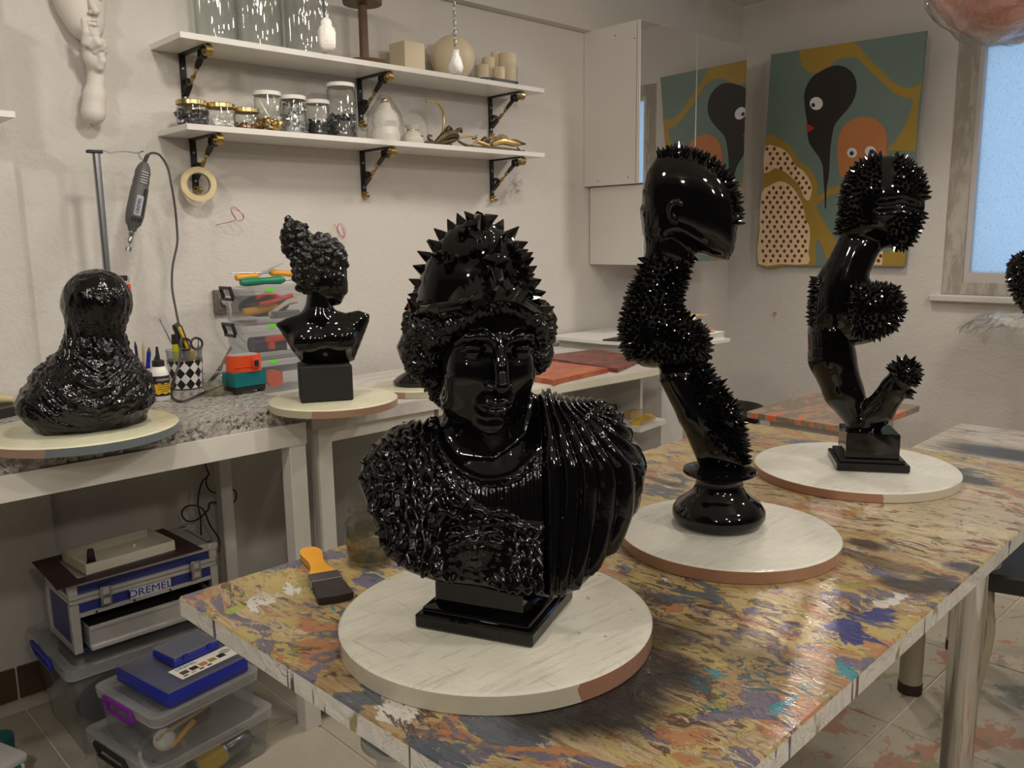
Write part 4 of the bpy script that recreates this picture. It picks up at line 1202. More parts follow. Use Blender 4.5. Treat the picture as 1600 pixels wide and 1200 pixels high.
F.chain([hp(0, -0.090, 0.022), hp(0, -0.104, -0.012), hp(0, -0.114, -0.036)], [0.0085, 0.0090, 0.0110], 0.007)
F.ell(hp(0, -0.1145, -0.040), (0.0105, 0.010, 0.009), 0.004, HM)
for sx in (-1, 1):
    F.ell(hp(sx * 0.0125, -0.100, -0.0425), (0.0075, 0.0095, 0.0075), 0.003, HM)
    F.ell(hp(sx * 0.0065, -0.106, -0.0500), (0.0035, 0.005, 0.003), 0.001, HM, mode='sub')
    F.ell(hp(sx * 0.0335, -0.0785, 0.003), (0.0150, 0.0140, 0.0125), 0.0, HM)
    up = [hp(sx * (0.0335 + 0.017 * math.cos(a)), -0.0905 + 0.011 * abs(math.cos(a)) ** 2, 0.002 + 0.0088 * math.sin(a)) for a in np.linspace(0.05, PI - 0.05, 9)]
    dn = [hp(sx * (0.0335 + 0.017 * math.cos(a)), -0.0890 + 0.010 * abs(math.cos(a)) ** 2, 0.002 - 0.0068 * math.sin(a)) for a in np.linspace(0.05, PI - 0.05, 9)]
    F.chain(up, 0.0024, 0.0012); F.chain(dn, 0.0020, 0.0012)
F.ell(hp(0, -0.086, -0.070), (0.026, 0.014, 0.018), 0.010, HM)
for sx in (-1, 1):
    F.chain([hp(sx * 0.0015, -0.1035, -0.0655), hp(sx * 0.008, -0.1030, -0.0640), hp(sx * 0.0200, -0.0905, -0.0705)], [0.0036, 0.0036, 0.0018], 0.002)
    F.chain([hp(0, -0.1005, -0.0780), hp(sx * 0.009, -0.0985, -0.0775), hp(sx * 0.0190, -0.0900, -0.0712)], [0.0042, 0.0038, 0.0016], 0.002)
F.chain([hp(-0.021, -0.0930, -0.0710), hp(-0.008, -0.1055, -0.0712), hp(0, -0.1065, -0.0722), hp(0.008, -0.1055, -0.0712), hp(0.021, -0.0930, -0.0710)], 0.0013, 0.001, mode='sub')
F.ell(hp(0, -0.1085, -0.0565), (0.0035, 0.006, 0.006), 0.003, HM, mode='sub')
F.ell(hp(0, -0.098, -0.091), (0.013, 0.008, 0.005), 0.006, HM, mode='sub')
V, Q = F.surf()
V = smooth_v(V, Q, 2)
link_vf('head', V, Q, MAT['lacquer'], AT)

# curls on both sides and under the brim
F = Field(lo - Vector((0.01, 0, 0.0)), hi + Vector((0.02, 0.01, 0)), 0.0022)
for q in [((-0.0855, 0.0, 0.4429), (0.036, 0.06, 0.036)), ((-0.0947, 0.01, 0.408), (0.034, 0.055, 0.042)), ((-0.0831, 0.02, 0.3738), (0.026, 0.04, 0.03)), ((-0.0668, -0.035, 0.448), (0.03, 0.035, 0.026)), ((0.0664, 0.02, 0.4402), (0.026, 0.05, 0.034)), ((0.0642, 0.02, 0.4068), (0.022, 0.05, 0.034)), ((0.0725, 0.01, 0.4505), (0.015, 0.03, 0.015)), ((-0.1093, 0.0, 0.4526), (0.015, 0.03, 0.017))]:
    F.ell(q[0], q[1], 0.012)
F.chain(spline([hp(0.004, -0.094, 0.070), hp(-0.03, -0.091, 0.060), hp(-0.060, -0.062, 0.036), hp(-0.073, -0.03, 0.005)], 4), [0.006] * 6 + [0.010] * 7, 0.008)
F.chain(spline([hp(0.004, -0.094, 0.070), hp(0.03, -0.091, 0.060), hp(0.060, -0.062, 0.036), hp(0.073, -0.03, 0.005)], 4), [0.006] * 6 + [0.010] * 7, 0.008)
F.cap((-0.0652, 0.06, 0.4772), (-0.0705, 0.09, 0.3339), 0.05, 0.028, 0.02)
V, Q = F.surf(); V = smooth_v(V, Q, 1); N = normals(V, Q)
w = V + 0.016 * np.stack([vnoise(V * 38, 1), vnoise(V * 38, 2), vnoise(V * 38, 3)], 1)
lk = np.abs(np.sin(w[:, 0] * 330 + 2.2 * np.sin(w[:, 2] * 150))) * 0.5 + np.abs(np.sin(w[:, 2] * 260 + w[:, 1] * 180 + 2.0 * np.sin(w[:, 0] * 140))) * 0.6
V = V + N * (0.0075 * (lk - 0.45) + 0.003 * vnoise(V * 70, 9))[:, None]
link_vf('hair', V, Q, MAT['lacquer_hair'], AT)

# helmet
F = Field(lo + Vector((-0.005, -0.01, 0.12)), hi + Vector((0.012, 0.02, 0.115)), 0.002)
dome = [(-0.1106, 0.4693), (-0.1082, 0.4868), (-0.1007, 0.517), (-0.0908, 0.5415), (-0.0764, 0.5639), (-0.0576, 0.5834), (-0.0373, 0.5939), (-0.0181, 0.5972), (0.0009, 0.5925), (0.0208, 0.5797), (0.037, 0.5623), (0.0496, 0.5394), (0.0595, 0.5146), (0.0676, 0.4869), (0.0748, 0.4645), (0.0669, 0.4141), (0.0198, 0.396), (-0.0644, 0.3975), (-0.1058, 0.417)]
F.inflate(dome, 1.05, 0.012)
F.chain([(-0.0188, 0.05, 0.6002), (-0.0115, -0.03, 0.5921), (-0.0029, -0.075, 0.57), (0.005, -0.1, 0.5424), (0.012, -0.115, 0.5137)], [0.007, 0.008, 0.008, 0.008, 0.007], 0.012)
p0 = np.array((0.0067, -0.1, 0.491)); p1 = np.array((-0.1096, 0.03, 0.463))
F.plane(p1, (0.0, -(p0[2] - p1[2]) / (p1[1] - p0[1]) * -1, -1), 0.003)
F.chain(spline([(-0.1191, 0.03, 0.4632), (-0.1039, -0.035, 0.4703), (-0.0756, -0.082, 0.4773), (-0.0468, -0.108, 0.4823), (-0.016, -0.122, 0.4887), (0.0132, -0.13, 0.4971), (0.0325, -0.12, 0.4903), (0.0523, -0.088, 0.4774), (0.0721, -0.045, 0.4638), (0.0838, 0.01, 0.4475)], 5), 0.0058, 0.006)
V, Q = F.surf(); V = smooth_v(V, Q, 2); N = normals(V, Q)
HE = link_vf('helmet', V, Q, MAT['lacquer'], AT)
def snap(V, N, pts, front=True):
    out = []
    m = np.flatnonzero(N[:, 1] < 0.15) if front else np.arange(len(V))
    for x, zz in pts:
        d = np.hypot(V[m, 0] - x, V[m, 2] - zz)
        if front: d = d + 0.02 * np.clip(V[m, 1] + 0.02, 0, 1)
        out.append(m[int(np.argmin(d))])
    return out
rows = [[(-0.118, 0.4694), (-0.1127, 0.4897), (-0.1075, 0.508), (-0.1004, 0.527), (-0.0916, 0.5442), (-0.0811, 0.5603), (-0.0688, 0.5746), (-0.0548, 0.5861), (-0.0409, 0.5949), (-0.0281, 0.5992), (-0.0153, 0.5999), (-0.0008, 0.5952), (0.0145, 0.5851), (0.0289, 0.5732), (0.0416, 0.5586), (0.0515, 0.5421), (0.0596, 0.5247), (0.0659, 0.5062), (0.0704, 0.4877)]]
sp = [i for i in snap(V, N, rows[0], False)]
rows = [[(-0.1067, 0.4757), (-0.0974, 0.4765), (-0.0872, 0.4782), (-0.0761, 0.4789), (-0.0631, 0.4806), (-0.0483, 0.4831), (-0.0334, 0.4866), (-0.0176, 0.4909), (-0.0027, 0.4962), (0.0122, 0.5015), (0.0279, 0.4985), (0.038, 0.4947), (0.0481, 0.4899), (0.0583, 0.4842), (0.0666, 0.4776), (0.074, 0.4701)],
        [(-0.022, 0.5883), (-0.014, 0.5738), (-0.007, 0.5584), (-0.0009, 0.542), (0.0052, 0.5255), (-0.0074, 0.5863), (0.0005, 0.5709), (0.0076, 0.5555), (0.0137, 0.539), (0.019, 0.5225), (0.0243, 0.5078), (-0.0285, 0.5812), (-0.0397, 0.5706), (0.0188, 0.5698), (0.0296, 0.557), (0.0386, 0.5423), (0.0031, 0.5081), (-0.006, 0.5174)],
        [(-0.0756, 0.5594), (-0.0659, 0.5474), (-0.0523, 0.5409), (-0.0367, 0.5416), (-0.0219, 0.5486), (-0.0715, 0.5421), (-0.0581, 0.5291), (0.0313, 0.546), (0.0433, 0.5477), (0.0514, 0.5367), (0.0367, 0.5332)],
        [(0.0364, 0.5149), (0.0439, 0.5222), (0.0512, 0.5147), (0.0308, 0.5077), (0.0575, 0.5027)]]
for r in rows: sp += snap(V, N, r, True)
put_spikes(HE, V[sp], N[sp], 0.0095, 0.0148, 300, 0.05)

# ---------------------------------------------------------------- spiky faceless head on a tapering limb (middle of the table)
S2 = thing('spiky_head_sculpture', 'glossy black faceless head with spiked mohawk on a twisted spiked limb', 'sculpture', (1.44, 0.905, 0.7766), -1.0097)
MB().lathe([(0, 0), (0.078, 0), (0.087, 0.006), (0.0925, 0.018), (0.0915, 0.030), (0.082, 0.044), (0.064, 0.056), (0.052, 0.068), (0.047, 0.080), (0.0465, 0.092), (0.052, 0.098), (0.066, 0.101), (0.0725, 0.106), (0.0715, 0.112), (0.058, 0.117), (0.03, 0.119), (0, 0.119)], 64).build('base', MAT['lacquer'], S2, smooth=60)
# head
hd = [(-0.1327, 0.7258), (-0.1506, 0.6989), (-0.1588, 0.663), (-0.1583, 0.6216), (-0.1516, 0.5822), (-0.1267, 0.5695), (-0.0997, 0.5741), (-0.0751, 0.5591), (-0.048, 0.5416), (-0.0225, 0.5304), (0.0052, 0.5253), (0.0153, 0.5459), (0.0194, 0.5675), (0.0208, 0.5999), (0.0173, 0.6381), (0.007, 0.6692), (-0.0126, 0.6969), (-0.0402, 0.7178), (-0.0714, 0.7296), (-0.105, 0.7332)]
F = Field((-0.19, -0.10, 0.36), (0.09, 0.10, 0.80), 0.0021)
F.inflate(hd, 1.35, 0.0, ymax=0.072)
nk = [(-0.157, 0.6215), (-0.1528, 0.5822), (-0.1536, 0.5414), (-0.1582, 0.5103), (-0.0667, 0.5098), (-0.0598, 0.5283), (-0.0726, 0.559), (-0.0927, 0.5898), (-0.1152, 0.6207)]
F.inflate(nk, 1.0, 0.0, k=0.02)
jl = [(-0.0964, -0.062, 0.5929), (-0.0773, -0.06, 0.5691), (-0.0515, -0.05, 0.5497), (-0.0221, -0.035, 0.5373), (0.0026, -0.012, 0.5317)]
F.ell((-0.0421, -0.1, 0.5088), (0.050, 0.078, 0.030), 0.008, rot=Matrix.Rotation(math.radians(28), 4, 'Y'), mode='sub')
F.ell((-0.0916, -0.074, 0.6205), (0.007, 0.010, 0.011), 0.008, mode='sub')
F.chain(spline([(-0.0955, -0.06, 0.5999), (-0.1038, -0.063, 0.6141), (-0.1026, -0.067, 0.6291), (-0.0922, -0.068, 0.6358), (-0.0816, -0.068, 0.6298)], 4), 0.0030, 0.006)
V, Q = F.surf(); V = smooth_v(V, Q, 2); N = normals(V, Q)
H2 = link_vf('head', V, Q, MAT['lacquer'], S2)
XZ = V[:, [0, 2]]
mo = inpoly(XZ, [(-0.1419, 0.7772), (-0.1302, 0.721), (-0.0975, 0.7175), (-0.065, 0.7104), (-0.0374, 0.6977), (-0.0132, 0.6768), (0.004, 0.6503), (0.0118, 0.624), (0.014, 0.5917), (0.0645, 0.586), (0.0583, 0.7686)])
sp = relax(V, N, mo, scatter(V, N, mo, 0.0086, 2))
put_spikes(H2, V[sp], N[sp], 0.0058, 0.0125, 300, 0.02)
# neck and bulging shoulder
tb = [(-0.1527, 0.5354), (-0.1542, 0.5186), (-0.1639, 0.5), (-0.1795, 0.4595), (-0.1913, 0.4077), (-0.1898, 0.3722), (-0.1787, 0.3435), (-0.1716, 0.3286), (-0.158, 0.3213), (-0.1209, 0.3148), (-0.0879, 0.318), (-0.0572, 0.326), (-0.0357, 0.3351), (-0.0347, 0.3474), (-0.0472, 0.3631), (-0.0692, 0.3986), (-0.0882, 0.4315), (-0.0852, 0.4624), (-0.077, 0.4928), (-0.0704, 0.5192), (-0.0603, 0.5348)]
F = Field((-0.24, -0.11, 0.15), (0.03, 0.11, 0.58), 0.0024)
F.inflate(tb, 1.0, 0.0)
F.ell((-0.1311, -0.035, 0.3854), (0.052, 0.05, 0.062), 0.03)
F.ell((-0.0703, -0.02, 0.3682), (0.035, 0.045, 0.040), 0.03)
F.plane((-0.1199, -0.04, 0.317), (0.12, -0.22, -1), 0.012)
V, Q = F.surf(); V = smooth_v(V, Q, 2); N = normals(V, Q)
TB = link_vf('shoulder', V, Q, MAT['lacquer'], S2)
m = N[:, 2] > -0.62
sp = relax(V, N, m, scatter(V, N, m, 0.0088, 4))
put_spikes(TB, V[sp], N[sp], 0.0062, 0.0130, 300, 0.01)
# tapering limb
lb = [(-0.1254, 0.3199), (-0.1174, 0.2941), (-0.103, 0.2607), (-0.0872, 0.2273), (-0.0702, 0.1938), (-0.057, 0.1653), (-0.0412, 0.1343), (-0.028, 0.1071), (-0.0052, 0.099), (0.0321, 0.1011), (0.049, 0.1112), (0.0505, 0.1415), (0.0447, 0.1699), (0.0353, 0.1981), (0.0221, 0.2312), (-0.0033, 0.2612), (-0.0224, 0.2864), (-0.0354, 0.3155), (-0.0482, 0.3343), (-0.1105, 0.3331)]
F = Field((-0.18, -0.10, 0.06), (0.08, 0.10, 0.42), 0.0021)
F.inflate(lb, 0.95, 0.0)
F.chain([(-0.0961, -0.02, 0.2979), (-0.0577, -0.012, 0.2204), (-0.0206, -0.005, 0.1181)], [0.024, 0.022, 0.016], 0.012)
F.chain([(-0.0472, -0.02, 0.3182), (-0.0218, -0.018, 0.2741), (0.0101, -0.012, 0.2229), (0.0254, -0.006, 0.1574)], [0.018, 0.018, 0.024, 0.022], 0.008)
F.chain([(-0.0738, -0.075, 0.3075), (-0.0414, -0.065, 0.232), (-0.0111, -0.05, 0.1602)], [0.010, 0.012, 0.006], 0.010, mode='sub')
V, Q = F.surf(); V = smooth_v(V, Q, 2); N = normals(V, Q)
LM = link_vf('limb', V, Q, MAT['lacquer'], S2)
m = inpoly(V[:, [0, 2]], [(-0.0602, 0.3149), (-0.0359, 0.3346), (0.0019, 0.2972), (0.0395, 0.26), (0.0732, 0.1582), (0.0683, 0.1214), (0.0511, 0.1232), (0.0309, 0.1405), (0.0084, 0.1499), (-0.0107, 0.1674), (-0.0251, 0.1956), (-0.0358, 0.2252), (-0.0516, 0.2636), (-0.0647, 0.2955)])
sp = relax(V, N, m, scatter(V, N, m, 0.0090, 5))
put_spikes(LM, V[sp], N[sp], 0.0062, 0.0135, 300, 0.02)

# ---------------------------------------------------------------- spiky figure with bent arm (far end of the table)
S3 = thing('spiky_arm_sculpture', 'glossy black spiked head and breast balanced on a bent arm', 'sculpture', (2.085, 0.884, 0.775), -1.1698)
z3 = math.radians(11)
b = MB()
b.box((0, 0, 0.010), (0.168, 0.158, 0.020), z3, 0.003); b.box((0, 0, 0.024), (0.150, 0.142, 0.010), z3, 0.003)
b.build('plinth', MAT['lacquer'], S3)
MB().box((0, 0, 0.058), (0.124, 0.118, 0.066), z3, 0.002).build('pedestal', MAT['lacquer'], S3)
hd = [(-0.089, 0.5732), (-0.09, 0.6531), (-0.082, 0.6985), (-0.0636, 0.7339), (-0.0318, 0.7518), (-0.004, 0.7564), (0.0267, 0.7534), (0.0596, 0.7313), (0.0831, 0.704), (0.092, 0.6684), (0.0942, 0.633), (0.0853, 0.6005), (0.0761, 0.5708), (0.0625, 0.5439), (0.0363, 0.538), (0.0094, 0.5398), (-0.0045, 0.5598), (-0.0362, 0.5632), (-0.0652, 0.5636)]
F = Field((-0.15, -0.10, 0.20), (0.13, 0.10, 0.78), 0.0026)
F.inflate(hd, 0.92, 0.0)
F.inflate([(-0.0932, 0.598), (-0.0945, 0.564), (-0.1145, 0.5174), (-0.1395, 0.4732), (-0.1601, 0.4252), (-0.17, 0.3685), (-0.1665, 0.3214), (-0.1426, 0.3026), (-0.0967, 0.2962), (-0.0416, 0.2982), (0.0002, 0.3124), (0.018, 0.3572), (-0.0035, 0.4349), (-0.02, 0.4737), (-0.0025, 0.523), (0.0116, 0.5504), (-0.0093, 0.5964)], 0.85, 0.005, k=0.012)
F.chain([(-0.0031, -0.062, 0.6368), (0.0429, -0.064, 0.6413), (0.0905, -0.03, 0.6293)], [0.012, 0.012, 0.008], 0.010, mode='sub')
F.plane((-0.0959, -0.02, 0.3002), (0.05, -0.25, -1), 0.01)
V, Q = F.surf(); V = smooth_v(V, Q, 2); N = normals(V, Q)
H3 = link_vf('head_and_back', V, Q, MAT['lacquer'], S3)
XZ = V[:, [0, 2]]
hair = inpoly(XZ, [(-0.1238, 0.5581), (-0.1144, 0.6753), (-0.0824, 0.7647), (-0.034, 0.7919), (-0.006, 0.7683), (-0.0038, 0.7282), (-0.0007, 0.6715), (-0.0138, 0.6268), (-0.0063, 0.5933), (-0.0349, 0.5938), (-0.0732, 0.5791)]) | \
    inpoly(XZ, [(0.0196, 0.7816), (0.0785, 0.7567), (0.1235, 0.682), (0.1246, 0.6233), (0.0848, 0.6539), (0.0456, 0.667), (0.0231, 0.6707), (0.0198, 0.7302)]) | \
    inpoly(XZ, [(0.0101, 0.6036), (0.0316, 0.6196), (0.0934, 0.6241), (0.0954, 0.5914), (0.0819, 0.5196), (0.0439, 0.5274), (0.0157, 0.5534)]) | \
    (inpoly(XZ, [(-0.2032, 0.4633), (-0.15, 0.4732), (-0.1252, 0.4574), (-0.1382, 0.4094), (-0.1416, 0.3482), (-0.1908, 0.3468)]) & (N[:, 0] < -0.35) & (V[:, 1] < 0.045))
sp = relax(V, N, hair, scatter(V, N, hair, 0.0096, 6))
put_spikes(H3, V[sp], N[sp], 0.0066, 0.0130, 300, 0.01)
F = Field((-0.05, -0.18, 0.23), (0.15, 0.06, 0.45), 0.0024)
F.ell((-0.0126, -0.055, 0.3986), (0.069, 0.066, 0.069), 0)
V, Q = F.surf(); N = normals(V, Q)
BR = link_vf('breast', V, Q, MAT['lacquer'], S3)
m = (N @ np.array([-0.75, 0.5, -0.35])) < 0.80
sp = relax(V, N, m, scatter(V, N, m, 0.0098, 8))
put_spikes(BR, V[sp], N[sp], 0.0066, 0.0130, 300, 0.01)
F = Field((-0.16, -0.10, 0.08), (0.14, 0.10, 0.36), 0.0023)
F.chain([(-0.1028, 0.0, 0.3299), (-0.0953, -0.0, 0.2654), (-0.0642, -0.0, 0.182), (-0.0248, -0.0, 0.114)], [0.054, 0.056, 0.047, 0.034], 0.01)
F.chain([(-0.0166, -0.005, 0.1008), (0.0182, -0.02, 0.1421), (0.0519, -0.035, 0.2043), (0.0683, -0.04, 0.2373)], [0.033, 0.036, 0.031, 0.026], 0.010)
F.ell((0.0707, -0.042, 0.2424), (0.031, 0.033, 0.031), 0.01)
F.chain([(-0.0072, 0.0, 0.0906), (-0.0012, 0.0, 0.0332)], [0.034, 0.026], 0.02)
F.chain([(-0.0187, -0.045, 0.1284), (0.0168, -0.065, 0.1696), (0.0419, -0.072, 0.2254)], [0.007, 0.010, 0.008], 0.004, mode='sub')
V, Q = F.surf(); V = smooth_v(V, Q, 2); N = normals(V, Q)
AR = link_vf('arm', V, Q, MAT['lacquer'], S3)
c = np.array((0.0719, -0.043, 0.2457))
m = (np.linalg.norm(V - c, axis=1) < 0.040) & (((V - c) @ np.array([-0.55, 0.1, -0.80])) < 0.016)
m |= inpoly(V[:, [0, 2]], [(0.0755, 0.2013), (0.1005, 0.2107), (0.0978, 0.1628), (0.0827, 0.1522)]) & (N[:, 0] > 0.5)
m |= inpoly(V[:, [0, 2]], [(-0.0406, 0.3078), (-0.0217, 0.2845), (0.0088, 0.2057), (0.0011, 0.1858), (-0.0251, 0.2362)]) & (N[:, 0] > 0.75)
sp = relax(V, N, m, scatter(V, N, m, 0.0110, 9))
put_spikes(AR, V[sp], N[sp], 0.0078, 0.0140, 200, 0.02)

# ---------------------------------------------------------------- spiky sculpture at the right edge on its raised disc
E4 = (4.1081, 1.0451, 0.99)
PD = thing('pedestal_stand', 'white pedestal standing past the right edge under a film wrapped disc', 'pedestal', (E4[0], E4[1], 0), -1.3217)
MB().box((0.11, 0, (E4[2] - 0.028) / 2), (0.10, 0.12, E4[2] - 0.028), bevel=0.003).build('column', MAT['white_paint'], PD)
MB().lathe([(0, E4[2] - 0.028), (0.24, E4[2] - 0.028), (0.24, E4[2] - 0.003), (0.237, E4[2] - 0.002), (0, E4[2] - 0.002)], 64, (0.05, 0, 0)).build('disc_top', MAT['disc_clean'], PD)
fb = MB(); r_ = np.random.default_rng(3)
rings = []
for q in range(6):
    rr = 0.20 + 0.03 * q; rings.append([(0.05 + (rr + 0.012 * r_.normal()) * math.cos(a), (rr + 0.012 * r_.normal()) * math.sin(a), E4[2] + 0.006 - 0.014 * max(0, q - 1.0) ** 1.2 + 0.011 * r_.normal() * (q > 0)) for a in np.linspace(math.radians(150), math.radians(330), 44)])
n_ = len(rings[0])
fb.add([p for r in rings for p in r], [(a * n_ + k, a * n_ + k + 1, (a + 1) * n_ + k + 1, (a + 1) * n_ + k) for a in range(5) for k in range(n_ - 1)])
fb.build('cling_film', MAT['film'], PD, smooth=20)
S4 = thing('spiky_bulb_sculpture', 'matte black spiky bulb shaped sculpture cut off by the right edge', 'sculpture', E4, -1.3217)
F = Field((-0.13, -0.13, -0.01), (0.16, 0.13, 0.30), 0.004)
F.ell((-0.0354, 0.0, 0.1883), (0.098, 0.098, 0.092), 0)
F.cap((-0.0348, 0.0, 0.121), (0.02, 0, 0.0), 0.075, 0.052, 0.03)
F.plane((0, 0, 0.0), (0, 0, -1), 0)
V, Q = F.surf(); V = smooth_v(V, Q, 2); N = normals(V, Q)
b4 = link_vf('body', V, Q, MAT['lacquer'], S4)
m = N[:, 2] > -0.9
sp = relax(V, N, m, scatter(V, N, m, 0.0150, 11), 5)
put_spikes(b4, V[sp], N[sp], 0.009, 0.015, 300, 0.08, view=(-0.6, -0.8, 0))

# ---------------------------------------------------------------- veiled bust wrapped in film
VB = thing('veiled_bust', 'black veiled bust wrapped in clear film at the left on the granite bench', 'sculpture', (0.6, 2.03, 0.945), -0.2874)
sil = [(0.0553, 0.3352), (0.0228, 0.3279), (-0.0008, 0.3035), (-0.0115, 0.2688), (-0.0097, 0.2334), (-0.0135, 0.2052), (-0.0278, 0.1734), (-0.0525, 0.1496), (-0.0786, 0.1347), (-0.0903, 0.1158), (-0.0946, 0.0963), (-0.1071, 0.0804), (-0.1103, 0.0607), (-0.103, 0.0341), (-0.0859, 0.0062), (-0.0753, -0.014), (-0.0342, -0.0219), (0.0507, -0.0216), (0.1105, -0.0166), (0.1233, 0.0063), (0.1406, 0.0501), (0.1446, 0.0829), (0.1399, 0.1104), (0.1207, 0.1418), (0.104, 0.1682), (0.0998, 0.1979), (0.1002, 0.2343), (0.1119, 0.2627), (0.1133, 0.296), (0.1021, 0.3194), (0.081, 0.333)]
F = Field((-0.19, -0.15, -0.02), (0.18, 0.15, 0.42), 0.0026)
F.inflate(sil, 0.85, 0.0)
F.ell((0.0115, -0.035, 0.0642), (0.125, 0.085, 0.075), 0.03)
F.ell((0.0528, -0.012, 0.2806), (0.066, 0.075, 0.066), 0.03)
F.plane((0, 0, 0.0), (0, 0, -1), 0.004)
V_, Q = F.surf(); V_ = smooth_v(V_, Q, 2); N = normals(V_, Q)
X, Y, Z = V_.T
zn = 0.1871
low = np.clip((zn + 0.02 - Z) / 0.05, 0, 1)
c0 = np.array((0.0443, 0.2087))
rad = np.hypot((X - c0[0]) * 0.8, (Z - c0[1])); th_ = np.arctan2(X - c0[0], c0[1] - Z)
wp = vnoise(V_ * 14, 3) * 0.35
def ridged(P, sd): return (1 - np.abs(vnoise(P, sd))) ** 3
flow = np.stack([rad * 62 + wp * 2.2 + 2.0 * np.abs(th_), th_ * 1.5 + wp, Y * 9], 1)
strand = np.stack([(X + 0.5 * (Z - zn) * X / 0.1) * 95 + wp, Z * 9, Y * 60], 1)
neck = np.exp(-((Z - zn) / 0.05) ** 2)
d = low * (1 - neck * 0.6) * (0.0085 * ridged(flow, 21) + 0.004 * ridged(flow * 1.9 + 7, 22) + 0.002 * vnoise(V_ * 60, 6))
d += neck * (0.0060 * ridged(strand, 23) + 0.003 * ridged(strand * 1.8, 24)) + 0.0008 * vnoise(V_ * 45, 7) + 0.0016 * ridged(V_ * np.array([60, 60, 25]), 9)
V_ = V_ + N * d[:, None]
V_[:, 2] = np.maximum(V_[:, 2], 0.0)
link_vf('body', V_, Q, MAT['lacquer_wrapped'], VB)

# ---------------------------------------------------------------- small bust with piled curls
CB_ = thing('curly_haired_bust', 'small glossy black bust with piled curly hair on a rough black block', 'sculpture', (1.16, 1.915, 0.945), -0.5446)
MB().box((0, 0.0, 0.0459), (0.132, 0.11, 0.0919), math.radians(4), 0.003).build('pedestal', MAT['black_rough'], CB_)
F = Field((-0.16, -0.09, 0.07), (0.13, 0.09, 0.50), 0.0024)
F.inflate([(-0.1163, 0.1984), (-0.0887, 0.2121), (-0.0516, 0.224), (-0.0189, 0.2377), (0.0289, 0.2296), (0.0608, 0.2203), (0.0937, 0.2259), (0.1212, 0.215), (0.1205, 0.1983), (0.0967, 0.1423), (0.0765, 0.0959), (0.0548, 0.0901), (0.022, 0.0883), (-0.0426, 0.0929), (-0.0584, 0.0987), (-0.0805, 0.1329), (-0.1062, 0.1833)], 0.8, 0.0, ymax=0.055)
F.cap((-0.009, 0.0, 0.2127), (-0.0005, 0.0, 0.2862), 0.034, 0.031, 0.02)
F.ell((-0.0389, -0.04, 0.154), (0.032, 0.018, 0.026), 0.03); F.ell((0.0439, -0.04, 0.1572), (0.032, 0.018, 0.026), 0.03)
V, Q = F.surf(); V = smooth_v(V, Q, 2)
link_vf('bust', V, Q, MAT['lacquer'], CB_)
F = Field((-0.06, -0.07, 0.20), (0.08, 0.07, 0.40), 0.0019)
F.inflate([(0.0006, 0.3703), (0.052, 0.3759), (0.067, 0.3529), (0.0674, 0.3269), (0.0618, 0.3107), (0.0643, 0.2943), (0.0674, 0.2745), (0.0631, 0.2697), (0.0549, 0.2675), (0.0563, 0.2617), (0.052, 0.2569), (0.0534, 0.2519), (0.0473, 0.243), (0.0294, 0.2411), (0.0031, 0.2616), (-0.01, 0.2864)], 0.85, 0.0)
F.ell((0.0195, 0.0, 0.3019), (0.045, 0.043, 0.052), 0.02)
F.ell((0.0462, -0.04, 0.3079), (0.010, 0.010, 0.008), 0.006, mode='sub')
F.ell((0.0463, -0.034, 0.3061), (0.0065, 0.006, 0.0055), 0.001)
F.chain([(0.0307, -0.04, 0.3131), (0.0452, -0.04, 0.3208), (0.0596, -0.026, 0.3151)], 0.0030, 0.004)
F.ell((0.0475, -0.016, 0.2564), (0.008, 0.006, 0.0022), 0.003)
V, Q = F.surf(); V = smooth_v(V, Q, 2)
link_vf('head', V, Q, MAT['lacquer'], CB_)
F = Field((-0.15, -0.08, 0.20), (0.09, 0.08, 0.50), 0.0026)
F.inflate([(-0.0675, 0.3651), (-0.0551, 0.3905), (-0.0255, 0.4155), (0.0063, 0.4183), (0.0376, 0.4099), (0.0588, 0.3854), (0.0704, 0.3577), (0.0631, 0.3384), (0.0301, 0.3212), (0.0125, 0.2891), (-0.011, 0.2669), (-0.0362, 0.2741), (-0.0513, 0.2875), (-0.0581, 0.3071), (-0.0597, 0.3361)], 0.95, 0.0)
F.inflate([(-0.0847, 0.4195), (-0.0772, 0.4415), (-0.0611, 0.4508), (-0.0302, 0.4442), (-0.0225, 0.4123), (-0.0369, 0.3774), (-0.0629, 0.3635), (-0.0837, 0.3814)], 0.9, 0.0, k=0.01)
F.ell((-0.0657, 0.0, 0.4524), 0.009 * np.ones(3), 0.003)
V, Q = F.surf(); N = normals(V, Q)
sp = scatter(V, N, N[:, 1] < 0.6, 0.0165, 13)
for c, i in enumerate(sp):
    r = 0.0070 + 0.0035 * ((c * 37) % 10) / 10
    F.ell(tuple(V[i]), (r, r, r * 0.9), 0.006)
V, Q = F.surf(); V = smooth_v(V, Q, 1); N = normals(V, Q)
w = V + 0.010 * np.stack([vnoise(V * 60, 1), vnoise(V * 60, 2), vnoise(V * 60, 3)], 1)
V = V + N * (0.0026 * np.abs(np.sin(w[:, 0] * 260 + 2 * np.sin(w[:, 2] * 240))))[:, None]
link_vf('hair', V, Q, MAT['lacquer_hair'], CB_)

# dark base of a further bust mostly hidden behind the helmeted one
HB = thing('black_bust_base', 'black moulded base on the small disc half hidden behind the helmeted bust', 'sculpture', (1.6, 2.1, 0.9042))
MB().lathe([(0, 0), (0.07, 0), (0.075, 0.012), (0.06, 0.025), (0.035, 0.04), (0.03, 0.06), (0.05, 0.08), (0.06, 0.12), (0.03, 0.18), (0, 0.19)], 32).build('body', MAT['lacquer'], HB)

